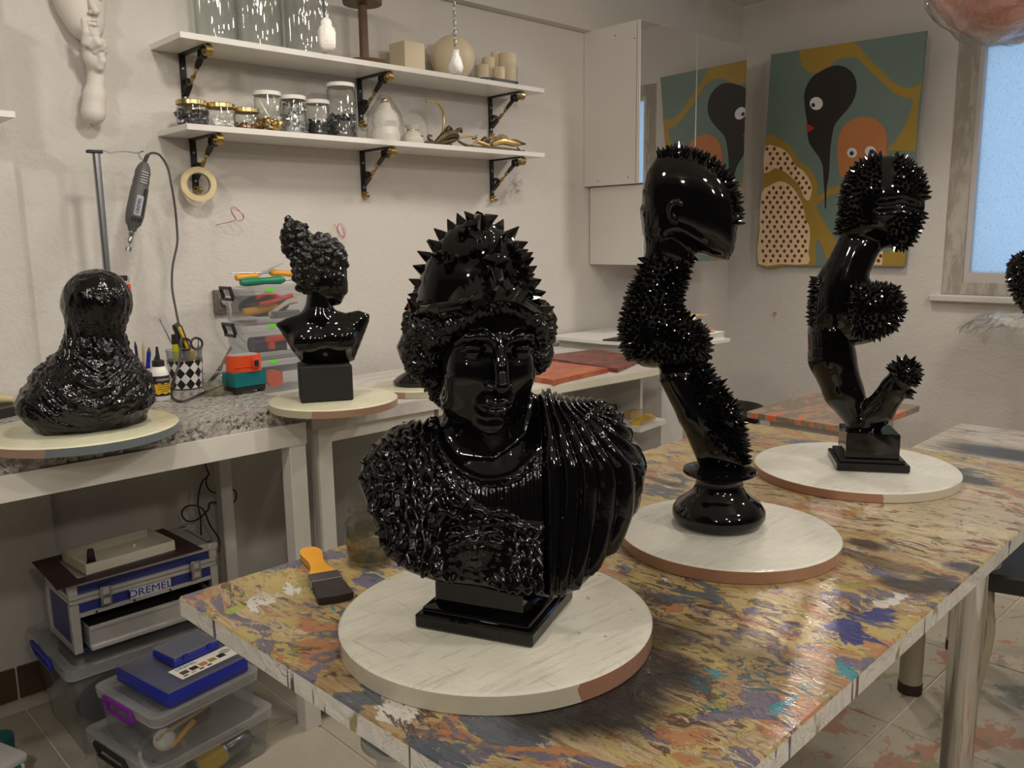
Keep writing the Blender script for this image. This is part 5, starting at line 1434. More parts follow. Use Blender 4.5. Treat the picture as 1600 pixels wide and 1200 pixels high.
# ---------------------------------------------------------------- shelves on the back wall
SH = []
for nm, zt, lab in (('wall_shelf', 1.963, 'upper white wall shelf carrying the glass vessels and candles'), ('wall_shelf', 1.702, 'lower white wall shelf carrying the jars of studs')):
    s = MB().box((1.9, 2.678, zt - 0.009), (1.54, 0.222, 0.018), bevel=0.001).build(nm, MAT['laminate'])
    tag(s, lab, 'shelf', 'white wall shelves'); SH.append(s)
def bracket(x, zt, label):
    t = thing('shelf_bracket', label, 'bracket', (x, YB - 0.002, zt), 0, 'scrolled iron shelf brackets')
    MB().box((0, -0.0035, -0.085), (0.020, 0.005, 0.168)).build('wall_bar', MAT['iron'], t, smooth=0)
    MB().box((0, -0.095, -0.003), (0.020, 0.19, 0.005)).build('arm', MAT['iron'], t, smooth=0)
    def flat(pts, mat, name, w=0.010, th=0.0022):
        b = MB(); P = [Vector((0, y, z)) for y, z in pts]
        vs = []; fs = []
        for i, p in enumerate(P):
            d = (P[min(i + 1, len(P) - 1)] - P[max(i - 1, 0)]).normalized(); n = Vector((0, -d.z, d.y))
            for sx, sn in ((-1, -1), (1, -1), (1, 1), (-1, 1)): vs.append(p + Vector((sx * w, 0, 0)) + n * sn * th)
        for i in range(len(P) - 1):
            for k in range(4): fs.append((i * 4 + k, i * 4 + (k + 1) % 4, i * 4 + 4 + (k + 1) % 4, i * 4 + 4 + k))
        fs.append((0, 1, 2, 3)); fs.append(tuple(range(len(P) * 4 - 4, len(P) * 4)))
        b.add(vs, fs); return b.build(name, mat, t, smooth=40)
    arc = lambda cy, cz, r, a0, a1, n=10: [(cy + r * math.cos(math.radians(a0 + (a1 - a0) * i / n)), cz + r * math.sin(math.radians(a0 + (a1 - a0) * i / n))) for i in range(n + 1)]
    flat(arc(-0.19, -0.018, 0.015, 90, 380), MAT['brass'], 'scroll', 0.010)
    flat(arc(-0.152, -0.022, 0.014, 60, -250) , MAT['iron'], 'scroll', 0.010)
    flat(arc(-0.016, -0.165, 0.011, 180, 470), MAT['brass'], 'scroll', 0.010)
    flat(arc(-0.026, -0.095, 0.016, -60, 200) + [(-0.008, -0.115)], MAT['iron'], 'scroll', 0.010)
    # diagonal bar twisted about itself
    a = Vector((0, -0.010, -0.128)); c = Vector((0, -0.142, -0.030))
    d = (c - a).normalized(); u = Vector((1, 0, 0)); w = d.cross(u)
    vs = []; fs = []; n = 24
    for i in range(n + 1):
        q = i / n; an = PI * 1.0 * np.clip((q - 0.25) / 0.5, 0, 1) * 2
        e = u * math.cos(an) + w * math.sin(an); g = d.cross(e)
        wd = 0.010 if (q < 0.3 or q > 0.75) else 0.007
        p = a + (c - a) * q
        for s1, s2 in ((-1, -1), (1, -1), (1, 1), (-1, 1)): vs.append(p + e * wd * s1 + g * 0.002 * s2)
    for i in range(n):
        for k in range(4): fs.append((i * 4 + k, i * 4 + (k + 1) % 4, i * 4 + 4 + (k + 1) % 4, i * 4 + 4 + k))
    b = MB(); mid = [f for j, f in enumerate(fs) if 7 <= j // 4 < 17]; ends = [f for j, f in enumerate(fs) if not 7 <= j // 4 < 17]
    b.add(vs, ends, 0); b.add(vs, mid, 1)
    b.build('twisted_bar', [MAT['iron'], MAT['brass']], t, smooth=30)
    for zz in (-0.045, -0.135):
        MB().lathe([(0, 0.003), (0.004, 0.002), (0.005, 0)], 10, (0, -0.006, zz), M=Matrix.Rotation(PI / 2, 4, 'X')).build('screw', MAT['steel'], t)
    return t
br = bracket(1.226, 1.945, 'left iron bracket under the upper shelf')
for x, zt, lab in ((1.899, 1.945, 'middle iron bracket under the upper shelf'), (2.563, 1.945, 'right iron bracket under the upper shelf'),
                   (1.240, 1.684, 'left iron bracket under the lower shelf, with the tape roll'), (1.899, 1.684, 'middle iron bracket under the lower shelf'), (2.564, 1.684, 'right iron bracket under the lower shelf')):
    dup(br, (x, YB - 0.002, zt), None, lab)

# jars of studs on the lower shelf
def studs(rad, z0, h, n, size, rng, shape='cone'):
    b = MB()
    for i in range(n):
        a = rng.random() * 2 * PI; r = rad * (1 - 0.25 * rng.random() ** 2) * (1 if rng.random() < 0.75 else rng.random())
        p = Vector((r * math.cos(a), r * math.sin(a), z0 + size * 0.5 + (h - size) * rng.random()))
        M = Matrix.Translation(p) @ Matrix.Rotation(rng.random() * 6, 4, 'X') @ Matrix.Rotation(rng.random() * 6, 4, 'Y')
        s = size * (0.8 + 0.4 * rng.random())
        if shape == 'cone':
            vs = [(s * 0.5 * math.cos(k * 2 * PI / 5), s * 0.5 * math.sin(k * 2 * PI / 5), 0) for k in range(5)] + [(0, 0, s)]
            fs = [(k, (k + 1) % 5, 5) for k in range(5)] + [(4, 3, 2, 1, 0)]
        else:
            vs = [(s * x, s * 0.5 * y, s * 0.3 * zz) for x in (-.6, .6) for y in (-.6, .6) for zz in (-.6, .6)]
            fs = [(0, 1, 3, 2), (4, 6, 7, 5), (0, 4, 5, 1), (2, 3, 7, 6), (0, 2, 6, 4), (1, 5, 7, 3)]
        b.add([M @ Vector(v) for v in vs], fs)
    return b
def jar(name, x, y, z, r, h, lid, label, content=None, neck=0.86, lid_h=0.014, fill=None, group='lidded glass jars on the lower shelf', cat='jar', core=None):
    t = thing(name, label, cat, (x, y, z), 0, group)
    rn = r * neck; zl = h - lid_h
    MB().lathe([(0, 0.001), (r * 0.92, 0.001), (r, 0.006), (r, zl - (r - rn) - 0.006), (rn, zl - 0.004), (rn, zl), (rn - 0.0015, zl), (rn - 0.0015, zl - 0.004), (r - 0.002, zl - (r - rn) - 0.008), (r - 0.002, 0.007), (0, 0.004)], 32).build('body', MAT['glass'], t, smooth=50)
    if lid:
        MB().lathe([(0, h), (rn, h), (rn + 0.004, h - 0.002), (rn + 0.004, zl), (rn + 0.002, zl), (rn + 0.001, h - 0.003), (0, h - 0.003)], 32).build('lid', MAT[lid], t, smooth=50)
    if content:
        if core: MB().lathe([(0, 0.006), (r * 0.84, 0.006), (r * 0.84, fill * 0.85), (0, fill * 0.9)], 20).build('filling', MAT[core], t)
        o = content.build('contents', content.mat, t, smooth=0); o['kind'] = 'stuff'
    return t
def C_(b, mat): b.mat = MAT[mat]; return b
MAT['silver'] = plain('silver_studs', (0.55, 0.55, 0.55), 0.2, 1.0); MAT['gold'] = plain('gold_studs', (0.70, 0.46, 0.14), 0.22, 1.0)
MAT['gunmetal'] = plain('gunmetal_studs', (0.22, 0.22, 0.24), 0.22, 1.0); MAT['dark_beads'] = plain('navy_black_beads', (0.012, 0.014, 0.022), 0.3); MAT['copper_bits'] = plain('copper_bits', (0.5, 0.24, 0.10), 0.25, 1.0)
R3 = np.random.default_rng(5)
yj = 2.655; zs = 1.7025
JX = [1.187, 1.2801, 1.3687, 1.4461, 1.541, 1.6339, 1.731]
jar('glass_jar', JX[0], yj, zs, 0.045, 0.080, 'brass_light', 'gold lidded jar of blue silver hardware, first on the lower shelf', C_(studs(0.038, 0.004, 0.052, 90, 0.020, R3, 'box'), 'gunmetal'), 0.93)
jar('glass_jar', JX[1], yj, zs, 0.046, 0.079, 'brass_light', 'gold lidded jar of white caps, second on the lower shelf', C_(studs(0.036, 0.004, 0.028, 34, 0.015, R3), 'white'), 0.92)
jar('glass_jar', JX[2], yj, zs, 0.041, 0.073, 'brass_light', 'small gold lidded jar with a few copper gold studs', C_(studs(0.033, 0.004, 0.026, 46, 0.012, R3), 'copper_bits'), 0.93)
j4 = jar('glass_jar', JX[3], yj, zs, 0.044, 0.133, 'white', 'white lidded jar of gold studs with a white stick', C_(studs(0.036, 0.004, 0.05, 110, 0.013, R3), 'gold'), 0.93)
MB().cyl((-0.03, 0, 0.105), (0.01, -0.01, 0.03), 0.0035, n=8).build('stick', MAT['white'], j4)
MB().ell((0.026, -0.022, 0.048), 0.008, 10, 8).build('bead', MAT['white'], j4)
jar('glass_jar', JX[4], yj, zs, 0.0415, 0.129, 'white', 'white lidded jar full of silver studs', C_(studs(0.035, 0.004, 0.112, 230, 0.013, R3), 'silver'), 0.94, core='lightgrey', fill=0.105)
jar('glass_jar', JX[5], yj, zs, 0.040, 0.124, 'white', 'white lidded jar half full of dark beads', C_(studs(0.034, 0.004, 0.060, 150, 0.008, R3), 'dark_beads'), 0.94, core='black', fill=0.055)
jar('glass_jar', JX[6], yj, zs, 0.052, 0.190, 'white', 'large white lidded jar of gunmetal studs, tallest on the lower shelf', C_(studs(0.044, 0.004, 0.085, 300, 0.011, R3), 'gunmetal'), 0.86, core='grey', fill=0.07)

def lumpy(b_verts, amp, sc, seed):
    V = np.array(b_verts); n = V / (np.linalg.norm(V - V.mean(0), axis=1)[:, None] + 1e-6)
    return V + (V - V.mean(0)) / (np.linalg.norm(V - V.mean(0), axis=1)[:, None] + 1e-6) * (amp * vnoise(V * sc, seed))[:, None]
# object wrapped in film, vase, hook, ornaments
wx_ = 1.9202
t = thing('wrapped_ornament', 'film wrapped pale ornament standing beside the large stud jar', 'ornament', (wx_, 2.66, zs))
b = MB(); b.lathe([(0, 0.0), (0.050, 0.002), (0.055, 0.03), (0.045, 0.055), (0.052, 0.075), (0.045, 0.10), (0.028, 0.125), (0.020, 0.14), (0, 0.150)], 28)
b.v = [tuple(v) for v in lumpy(b.v, 0.006, 40, 2)]; b.v = [(x, y, max(z, 0)) for x, y, z in b.v]
b.build('body', MAT['plaster'], t)
MB().ell((0, 0, 0.150), (0.010, 0.010, 0.012), 12, 8).build('gold_top', MAT['brass_light'], t)
b = MB(); b.lathe([(0.064, 0.001), (0.071, 0.03), (0.069, 0.07), (0.062, 0.10), (0.042, 0.135), (0.026, 0.158), (0.01, 0.172), (0, 0.174)], 40)
b.v = [tuple(v) for v in lumpy(b.v, 0.006, 55, 4)]; b.v = [(x, y, max(z, 0.001)) for x, y, z in b.v]
b.build('cling_film', MAT['film'], t, smooth=25)
vx = 2.0526
t = thing('porcelain_vase', 'small pale glazed vase with gold band and flower on the lower shelf', 'vase', (vx, 2.67, zs))
MB().lathe([(0, 0), (0.035, 0), (0.046, 0.014), (0.042, 0.034), (0.026, 0.048), (0.020, 0.056), (0.027, 0.068), (0.031, 0.074), (0.028, 0.074), (0.018, 0.058), (0, 0.055)], 32).build('body', MAT['porcelain'], t, smooth=50)
MB().ring((0, 0, 0.056), 0.0215, 0.0025, 24, 6).build('gold_band', MAT['brass_light'], t)
for a, c in ((-1.3, 'copper_bits'), (-1.0, 'copper_bits'), (-1.6, 'bronze'), (-1.15, 'copper_bits')):
    MB().ell((0.040 * math.cos(a), 0.040 * math.sin(a), 0.026 + 0.008 * math.sin(a * 9)), (0.006, 0.005, 0.005), 8, 6).build('flower', MAT[c], t)
# curved brass arm standing in the ornament heap
def pt(px, py, y): return None
t = thing('brass_hook', 'curved brass arm rising out of the bronze ornaments', 'ornament', (2.138, 2.66, 1.7025))
o_ = np.array((2.138, 2.66, 1.7025))
pts = [(2.1669, 2.66, 1.7296), (2.1938, 2.66, 1.7652), (2.2017, 2.66, 1.8068), (2.1965, 2.66, 1.84), (2.1782, 2.66, 1.8646), (2.1532, 2.66, 1.8741), (2.1187, 2.66, 1.8708)]
MB().tube([tuple(np.array(q) - o_) for q in spline(pts, 5)], [0.0055] * 20 + [0.0045] * 11, 10).build('arm', MAT['brass_light'], t)
MB().ell(tuple(np.array(pts[-1]) - o_), (0.006, 0.005, 0.005), 10, 8).build('tip', MAT['brass'], t)
def ornament(name, label, pieces, origin):
    t = thing(name, label, 'ornament', origin, 0, 'bronze ornaments on the lower shelf'); o = np.array(origin)
    for nm, path, r, mat in pieces:
        P = [np.array(q) - o for q in path]
        for q in P: q[2] = max(q[2], (r if not hasattr(r, '__len__') else min(r)) + 0.0005)
        MB().tube(spline([tuple(q) for q in P], 4), np.interp(np.linspace(0, 1, 4 * (len(P) - 1) + 1), np.linspace(0, 1, len(r)), r) if hasattr(r, '__len__') else r, 8).build(nm, MAT[mat], t)
    return t
WY = 2.645
o1 = (2.2056, 2.645, 1.7025)
t1 = ornament('bronze_leaf_mount', 'dark bronze leaf mount with curled leaves at the brass arm', [
    ('stem', [(2.0915, 2.645, 1.7162), (2.1415, 2.645, 1.7147), (2.2058, 2.645, 1.7236), (2.2555, 2.645, 1.7415)], [0.004, 0.009, 0.011, 0.007], 'bronze'),
    ('leaf', [(2.1375, 2.64, 1.714), (2.1765, 2.64, 1.7405), (2.2223, 2.64, 1.7557), (2.2547, 2.64, 1.7459)], [0.006, 0.016, 0.018, 0.008], 'bronze'),
    ('leaf', [(2.204, 2.65, 1.7385), (2.2081, 2.65, 1.7629), (2.2184, 2.65, 1.7806), (2.2376, 2.65, 1.7675)], [0.008, 0.012, 0.008, 0.004], 'bronze'),
    ('leaf', [(2.237, 2.65, 1.7504), (2.2574, 2.65, 1.7689), (2.2775, 2.65, 1.7777), (2.2804, 2.65, 1.7633)], [0.007, 0.009, 0.007, 0.004], 'bronze'),
    ('leaf', [(2.1332, 2.65, 1.7217), (2.1147, 2.65, 1.73), (2.1151, 2.65, 1.7419), (2.1308, 2.65, 1.743)], [0.005, 0.006, 0.005, 0.003], 'bronze'),
    ('branch', [(2.2532, 2.65, 1.7418), (2.2934, 2.65, 1.7494), (2.3375, 2.65, 1.7549), (2.3581, 2.65, 1.7564)], [0.005, 0.004, 0.0035, 0.004], 'brass'),
    ('hook', [(2.3372, 2.65, 1.745), (2.3579, 2.65, 1.7489), (2.3583, 2.65, 1.7614)], 0.003, 'bronze'),
    ('foot', [(2.203, 2.63, 1.7221), (2.2091, 2.63, 1.7104), (2.2154, 2.63, 1.7036)], 0.004, 'bronze')], o1)
o2 = (2.4391, 2.64, 1.7025)
t2 = ornament('bronze_shell_mount', 'long bronze mount with an openwork shell at the right end of the lower shelf', [
    ('stem', [(2.2543, 2.64, 1.7312), (2.2872, 2.64, 1.7186), (2.3412, 2.64, 1.712), (2.4391, 2.64, 1.7155), (2.5482, 2.64, 1.7143), (2.6159, 2.64, 1.7104)], [0.004, 0.006, 0.007, 0.007, 0.006, 0.003], 'bronze'),
    ('leaf', [(2.3233, 2.635, 1.718), (2.3476, 2.635, 1.7319), (2.3786, 2.635, 1.7289), (2.4134, 2.635, 1.7236)], [0.004, 0.007, 0.008, 0.005], 'brass'),
    ('knob', [(2.3807, 2.645, 1.7324), (2.402, 2.645, 1.7439), (2.4229, 2.645, 1.7377)], [0.008, 0.015, 0.008], 'bronze'),
    ('leaf', [(2.4323, 2.64, 1.7277), (2.4901, 2.64, 1.7441), (2.5487, 2.64, 1.7402), (2.5936, 2.64, 1.7378)], [0.010, 0.014, 0.013, 0.007], 'brass'),
    ('leaf', [(2.5436, 2.65, 1.7459), (2.5809, 2.65, 1.7483), (2.6111, 2.65, 1.745), (2.6416, 2.65, 1.7443)], [0.010, 0.012, 0.008, 0.002], 'bronze'),
    ('foot', [(2.5685, 2.63, 1.725), (2.5908, 2.63, 1.7107), (2.6098, 2.63, 1.7145)], 0.003, 'bronze')], o2)
c0 = np.array((2.5125, 2.66, 1.7448)) - np.array(o2)
for k in range(8):
    a = math.radians(12 + 22.3 * k); a2 = a + math.radians(11)
    P = [(c0[0] + r * math.cos(q) * 1.15, c0[1], c0[2] + r * math.sin(q) * 0.85) for r, q in ((0.012, a), (0.030, a - 0.13), (0.038, a), (0.030, a + 0.13), (0.012, a))]
    MB().tube(spline(P, 3), 0.0018, 6).build('shell_loop', MAT['brass'], t2)

# upper shelf: glass vessels, wooden spool stand, candles
zu = 1.9635
for k, (px, r, lab) in enumerate(((340, .068, 'tall clear glass vessel at the left end of the upper shelf'), (408, .073, 'tall clear glass vessel, second from the left on the upper shelf'), (478, .070, 'tall clear glass vessel beside the wooden spool stand'))):
    x = [1.3037, 1.4538, 1.6204][k]
    t = thing('glass_vessel', lab, 'vessel', (x, 2.685, zu), 0, 'tall clear glass vessels on the upper shelf')
    MB().lathe([(0, 0.001), (r * 0.85, 0.001), (r * 0.97, 0.008), (r, 0.025), (r, 0.27), (r * 0.7, 0.32), (r * 0.62, 0.36), (r * 0.66, 0.365), (r * 0.58, 0.36), (r * 0.66, 0.32), (r - 0.004, 0.268), (r - 0.004, 0.028), (r * 0.8, 0.012), (0, 0.010)], 32).build('body', MAT['glass_thick'], t, smooth=60)
sx_ = 1.8461
t = thing('wooden_spool_stand', 'brown turned wooden stand with round base and plate on the upper shelf', 'stand', (sx_, 2.668, zu))
MB().lathe([(0, 0), (0.082, 0), (0.084, 0.006), (0.078, 0.018), (0.030, 0.022), (0, 0.022)], 36).build('base', MAT['wood_dark'], t)
MB().lathe([(0.0165, 0.020), (0.016, 0.21), (0.018, 0.213)], 20).build('column', MAT['wood_dark'], t)
MB().lathe([(0, 0.212), (0.068, 0.212), (0.070, 0.218), (0.070, 0.230), (0, 0.232)], 36).build('plate', MAT['wood_dark'], t)
t = tag(MB().box((0, 0, 0.053), (0.098, 0.092, 0.106), bevel=0.004, seg=2).build('cube_candle', MAT['wax'], None, loc=(2.0395, 2.67, 1.9635), rz=math.radians(2)), 'pale square block candle between the spool stand and the ball candle', 'candle')
t = thing('ball_candle', 'large round ivory ball candle on the upper shelf', 'candle', (2.2664, 2.675, 1.9635))
MB().lathe([(0, 0.0)] + [(0.086 * math.cos(a), 0.084 + 0.086 * math.sin(a)) for a in np.linspace(-1.35, PI / 2 - 0.05, 20)] + [(0, 0.170)], 36).build('body', MAT['wax'], t, smooth=60)
MB().cyl((0, 0, 0.168), (0.002, 0, 0.178), 0.0012, n=6).build('wick', MAT['black'], t)
tx, ty = (2.4822, 2.66)
t = thing('candle_tray', 'dark oblong tray holding pillar candles near the right end of the upper shelf', 'tray', (tx, 2.665, zu))
MB().prism(rectpoly(-0.10, -0.052, 0.11, 0.052, 0.05, 8), 0.0, 0.022).build('body', plain('dark_blue_tray', (0.03, 0.032, 0.05), 0.35), t, smooth=40)
b = MB(); ol = rectpoly(-0.098, -0.050, 0.108, 0.050, 0.05, 10); n_ = len(ol)
b.add([(x, y, 0.023) for x, y in ol] + [(x * 0.99 + 0.002, y * 0.98, 0.085 + 0.010 * math.sin(7 * x * 20)) for x, y in ol], [(k, (k + 1) % n_, n_ + (k + 1) % n_, n_ + k) for k in range(n_)])
b.build('cling_film', MAT['film'], t, smooth=30)
for dx, dy, r, h, lab in ((-0.072, -0.004, 0.026, 0.052, 'short pillar candle, leftmost on the dark tray'), (-0.022, 0.014, 0.026, 0.090, 'mid height pillar candle at the back of the dark tray'), (-0.005, -0.030, 0.024, 0.048, 'low pillar candle at the front of the dark tray'),
                          (0.060, -0.012, 0.036, 0.112, 'tallest pillar candle at the right of the dark tray'), (0.030, 0.028, 0.020, 0.120, 'slim pillar candle half hidden behind the tallest one')):
    c = thing('pillar_candle', lab, 'candle', (tx + dx, 2.665 + dy, zu + 0.0225), 0, 'pillar candles on the dark tray')
    MB().lathe([(0, 0), (r, 0), (r, h - 0.003), (r - 0.003, h), (r * 0.4, h - 0.003), (0, h - 0.003)], 24).build('body', MAT['wax'], c, smooth=50)
    MB().cyl((0, 0, h - 0.004), (0.001, 0, h + 0.006), 0.001, n=6).build('wick', MAT['black'], c)
# hanging ceramic bulbs on chains
lk = MB(); lk.tube([(0.0045 * math.cos(a) * (1 if abs(math.sin(a)) < 2 else 1), 0, 0.010 * math.sin(a)) for a in np.linspace(0, 2 * PI, 15)[:-1]], 0.0013, 6, closed=True)
link_me = lk.mesh('chain_link', MAT['steel'], 40)
def pendant(loc, prof, label, n_ch=1, seed=1):
    t = thing('hanging_bulb', label, 'pendant', loc, 0, 'white textured bulbs hanging on chains')
    b = MB(); b.lathe(prof, 40)
    V = np.array(b.v); c = V.copy(); c[:, 2] = 0; rr = np.linalg.norm(c, axis=1)[:, None] + 1e-6
    tx_ = np.clip((V[:, 2].max() - 0.022 - V[:, 2]) / 0.01, 0, 1) * np.clip((V[:, 2] - 0.0) / 0.01, 0.3, 1)
    V = V + c / rr * (tx_ * (0.0032 * vnoise(V * 190, seed) + 0.0035 * np.abs(vnoise(V * 110, seed + 4))))[:, None]
    b.v = [tuple(q) for q in V]
    b.build('body', MAT['ceramic'], t, smooth=50)
    top = max(p[1] for p in prof)
    for q in range(n_ch):
        dx = (q - (n_ch - 1) / 2) * 0.018 - (0.006 if n_ch > 1 else 0)
        k = 0; zz = top + 0.008
        while loc[2] + zz < CEIL - 0.01:
            inst(link_me, t, Matrix.Translation((dx, 0, zz)) @ Matrix.Rotation(PI / 2 * (k % 2) + 0.4, 4, 'Z'), 'chain_link'); zz += 0.0155; k += 1
    MB().lathe([(0, CEIL - loc[2]), (0.03, CEIL - loc[2]), (0.028, CEIL - loc[2] - 0.012), (0, CEIL - loc[2] - 0.014)], 20).build('ceiling_rose', MAT['white'], t)
pendant((1.9595, 2.3, 1.8979), [(0, 0), (0.012, 0.002), (0.020, 0.010), (0.025, 0.024), (0.024, 0.038), (0.018, 0.052), (0.0135, 0.064), (0.013, 0.078), (0.0145, 0.080), (0.012, 0.080), (0, 0.076)], 'pear shaped white textured bulb hanging on a single chain')
pendant((1.4603, 2.3, 1.9042), [(0, 0), (0.014, 0.002), (0.022, 0.012), (0.0245, 0.030), (0.0245, 0.055), (0.022, 0.070), (0.016, 0.075), (0.017, 0.083), (0.014, 0.092), (0.006, 0.098), (0, 0.099)], 'bottle shaped white textured bulb hanging on a double chain', 2, 7)

# small shelf end at the far left with a lilac box
t = tag(MB().box((0.33, 2.66, 1.6875), (0.68, 0.19, 0.016)).build('side_shelf', MAT['laminate']), 'white shelf end showing at the left edge of the picture', 'shelf')
t = thing('storage_box', 'lilac grey box standing on the shelf at the left edge', 'box', (0.40, 2.66, 1.696))
MB().box((0.06, 0.0, 0.14), (0.36, 0.15, 0.28), bevel=0.002).build('body', MAT['lilac'], t); MB().box((0.06, 0, 0.288), (0.37, 0.16, 0.02), bevel=0.002).build('lid', MAT['lilac'], t)

# ---------------------------------------------------------------- plaster face with a shushing hand on the wall
K0 = np.array((0.9439, 2.79, 1.8803))
MK = thing('shushing_wall_mask', 'white plaster face with forearm and finger at the lips hung on the left wall', 'wall sculpture', tuple(K0 + np.array([0, -0.001, 0])))
F = Field((-0.14, -0.125, -0.02), (0.10, 0.0, 0.36), 0.0024)
def kp(q): return (q[0] - K0[0], q[1] - 2.789, q[2] - K0[2])
fc = kp((0.9259, 2.74, 2.03))
RM = Matrix.Rotation(math.radians(8), 4, 'Z') @ Matrix.Rotation(math.radians(-4), 4, 'Y')
def fp(x, y, z): return tuple(Vector(fc) + RM @ Vector((x, y, z)))
F.ell(fp(0, 0.02, 0.03), (0.074, 0.062, 0.098), 0, RM)
F.ell(fp(0, 0.005, -0.045), (0.050, 0.045, 0.052), 0.025, RM)
F.ell(fp(0, -0.030, -0.082), (0.018, 0.014, 0.014), 0.015, RM)
F.chain([fp(0, -0.038, 0.025), fp(0, -0.052, -0.005), fp(0, -0.062, -0.022)], [0.008, 0.009, 0.011], 0.007)
for sx in (-1, 1):
    F.ell(fp(sx * 0.030, -0.050, 0.022), (0.019, 0.016, 0.012), 0.010, RM, 'sub')
    F.ell(fp(sx * 0.030, -0.030, 0.021), (0.013, 0.012, 0.010), 0.001, RM)
    F.ell(fp(sx * 0.030, -0.043, 0.021), (0.0035, 0.004, 0.0035), 0, RM, 'sub')
    F.chain([fp(sx * 0.012, -0.042, 0.037), fp(sx * 0.030, -0.046, 0.042), fp(sx * 0.050, -0.030, 0.032)], 0.005, 0.006)
    F.chain([fp(sx * 0.015, -0.037, 0.024), fp(sx * 0.030, -0.0435, 0.032), fp(sx * 0.045, -0.031, 0.022)], 0.0025, 0.002)
    F.ell(fp(sx * 0.010, -0.052, -0.025), (0.007, 0.008, 0.006), 0.003, RM)
F.chain([fp(-0.020, -0.034, -0.047), fp(0, -0.046, -0.044), fp(0.020, -0.034, -0.047)], [0.003, 0.0045, 0.003], 0.003)
F.chain([fp(-0.017, -0.034, -0.054), fp(0, -0.044, -0.056), fp(0.017, -0.034, -0.054)], [0.003, 0.005, 0.003], 0.003)
F.ell(fp(0.035, -0.015, 0.075), (0.03, 0.03, 0.018), 0.006, RM); F.ell(fp(0.055, -0.005, 0.055), (0.02, 0.03, 0.02), 0.006, RM)
V, Q = F.surf(); V = smooth_v(V, Q, 2)
link_vf('face', V, Q, MAT['plaster'], MK)
F = Field((-0.10, -0.150, -0.26), (0.12, 0.0, 0.16), 0.0021)
def kk(*a): return [kp(q) for q in a]
F.chain(kk(*[(0.897, 2.665, 1.9733), (0.9017, 2.672, 1.9443), (0.9034, 2.685, 1.9191)]), [0.0085, 0.0105, 0.013], 0.004)
F.ell(kp((0.9319, 2.715, 1.8961)), (0.030, 0.026, 0.042), 0.012)
F.chain(kk(*[(0.9122, 2.685, 1.9203), (0.9277, 2.672, 1.9273), (0.9458, 2.68, 1.9241), (0.9483, 2.7, 1.9172)]), [0.012, 0.0115, 0.0105, 0.010], 0.003)
F.chain(kk(*[(0.92, 2.685, 1.9109), (0.9326, 2.668, 1.9186), (0.947, 2.676, 1.9131), (0.9484, 2.698, 1.9063)]), [0.012, 0.0115, 0.0105, 0.010], 0.003)
F.chain(kk(*[(0.9293, 2.69, 1.8989), (0.9396, 2.676, 1.9086), (0.9523, 2.684, 1.9028), (0.9521, 2.702, 1.8932)]), [0.011, 0.0105, 0.0095, 0.009], 0.003)
F.chain(kk(*[(0.9413, 2.7, 1.8595), (0.9464, 2.69, 1.8747), (0.9436, 2.688, 1.8899), (0.9383, 2.69, 1.9019)]), [0.013, 0.011, 0.010, 0.009], 0.004)
F.chain(kk(*[(0.9358, 2.72, 1.8832), (0.9434, 2.735, 1.8541), (0.94, 2.738, 1.8253), (0.9323, 2.738, 1.7811), (0.9243, 2.738, 1.7331)]), [0.026, 0.022, 0.022, 0.030, 0.034], 0.012)
F.plane((0, 0.0, 0), (0, 1, 0), 0)
V, Q = F.surf(); V = smooth_v(V, Q, 2)
link_vf('hand_and_forearm', V, Q, MAT['plaster'], MK)
MB().box((0.012, -0.012, 0.02), (0.03, 0.022, 0.30), bevel=0.004).build('mount', MAT['plaster'], MK)

# ---------------------------------------------------------------- rotary tool on its hanger pole
PX, PY = (0.881, 2.62); PT = 1.6039
t = thing('tool_hanger_pole', 'thin steel hanger pole with flat cross plate behind the veiled bust', 'pole', (PX, PY, 0.9225))
MB().cyl((0, 0, 0.012), (0, 0, PT - 0.9225), 0.0105, n=16).build('pole', MAT['steel'], t)
MB().lathe([(0, 0), (0.05, 0), (0.05, 0.010), (0.013, 0.014), (0, 0.014)], 24).build('base', MAT['black'], t)
MB().box((-0.004, 0, PT - 0.9225 + 0.005), (0.042, 0.02, 0.009), bevel=0.002).build('cross_plate', MAT['black'], t)
w_ = spline([(0.8853, 2.62, 1.613), (0.9028, 2.62, 1.6141), (0.9199, 2.62, 1.6079), (0.9381, 2.62, 1.6125), (0.9706, 2.62, 1.6144), (0.9961, 2.62, 1.6122), (1.0151, 2.62, 1.6188), (1.0015, 2.62, 1.6107), (1.0059, 2.62, 1.5981), (1.0128, 2.62, 1.5911)], 4)
MB().tube([tuple(np.array(q) - np.array((PX, PY, 0.9225))) for q in w_], 0.0021, 6).build('wire_arm', MAT['steel'], t)
MB().box(tuple(np.array((0.9023, 2.6, 1.2501)) - np.array((PX, PY, 0.9225))), (0.05, 0.022, 0.016), bevel=0.002).build('clamp', MAT['black'], t)
MB().ring(tuple(np.array((0.9255, 2.6, 1.2454)) - np.array((PX, PY, 0.9225))), 0.009, 0.001, 20, 6, M=Matrix.Rotation(PI / 2, 4, 'X')).build('key_ring', MAT['steel'], t)
MB().box(tuple(np.array((0.93, 2.6, 1.2133)) - np.array((PX, PY, 0.9225))), (0.014, 0.006, 0.040), bevel=0.002).build('key_tag', MAT['red'], t)
D1 = np.array((1.016, 2.62, 1.5858)); D2 = np.array((0.9617, 2.62, 1.3863))
dz = Vector(tuple(D1 - D2)).normalized()
t = thing('rotary_tool', 'grey rotary hand tool hanging head down by the wall', 'tool', tuple(D2))
q = Vector((0, 0, 1)).rotation_difference(dz).to_matrix().to_4x4()
Lt = float(np.linalg.norm(D1 - D2))
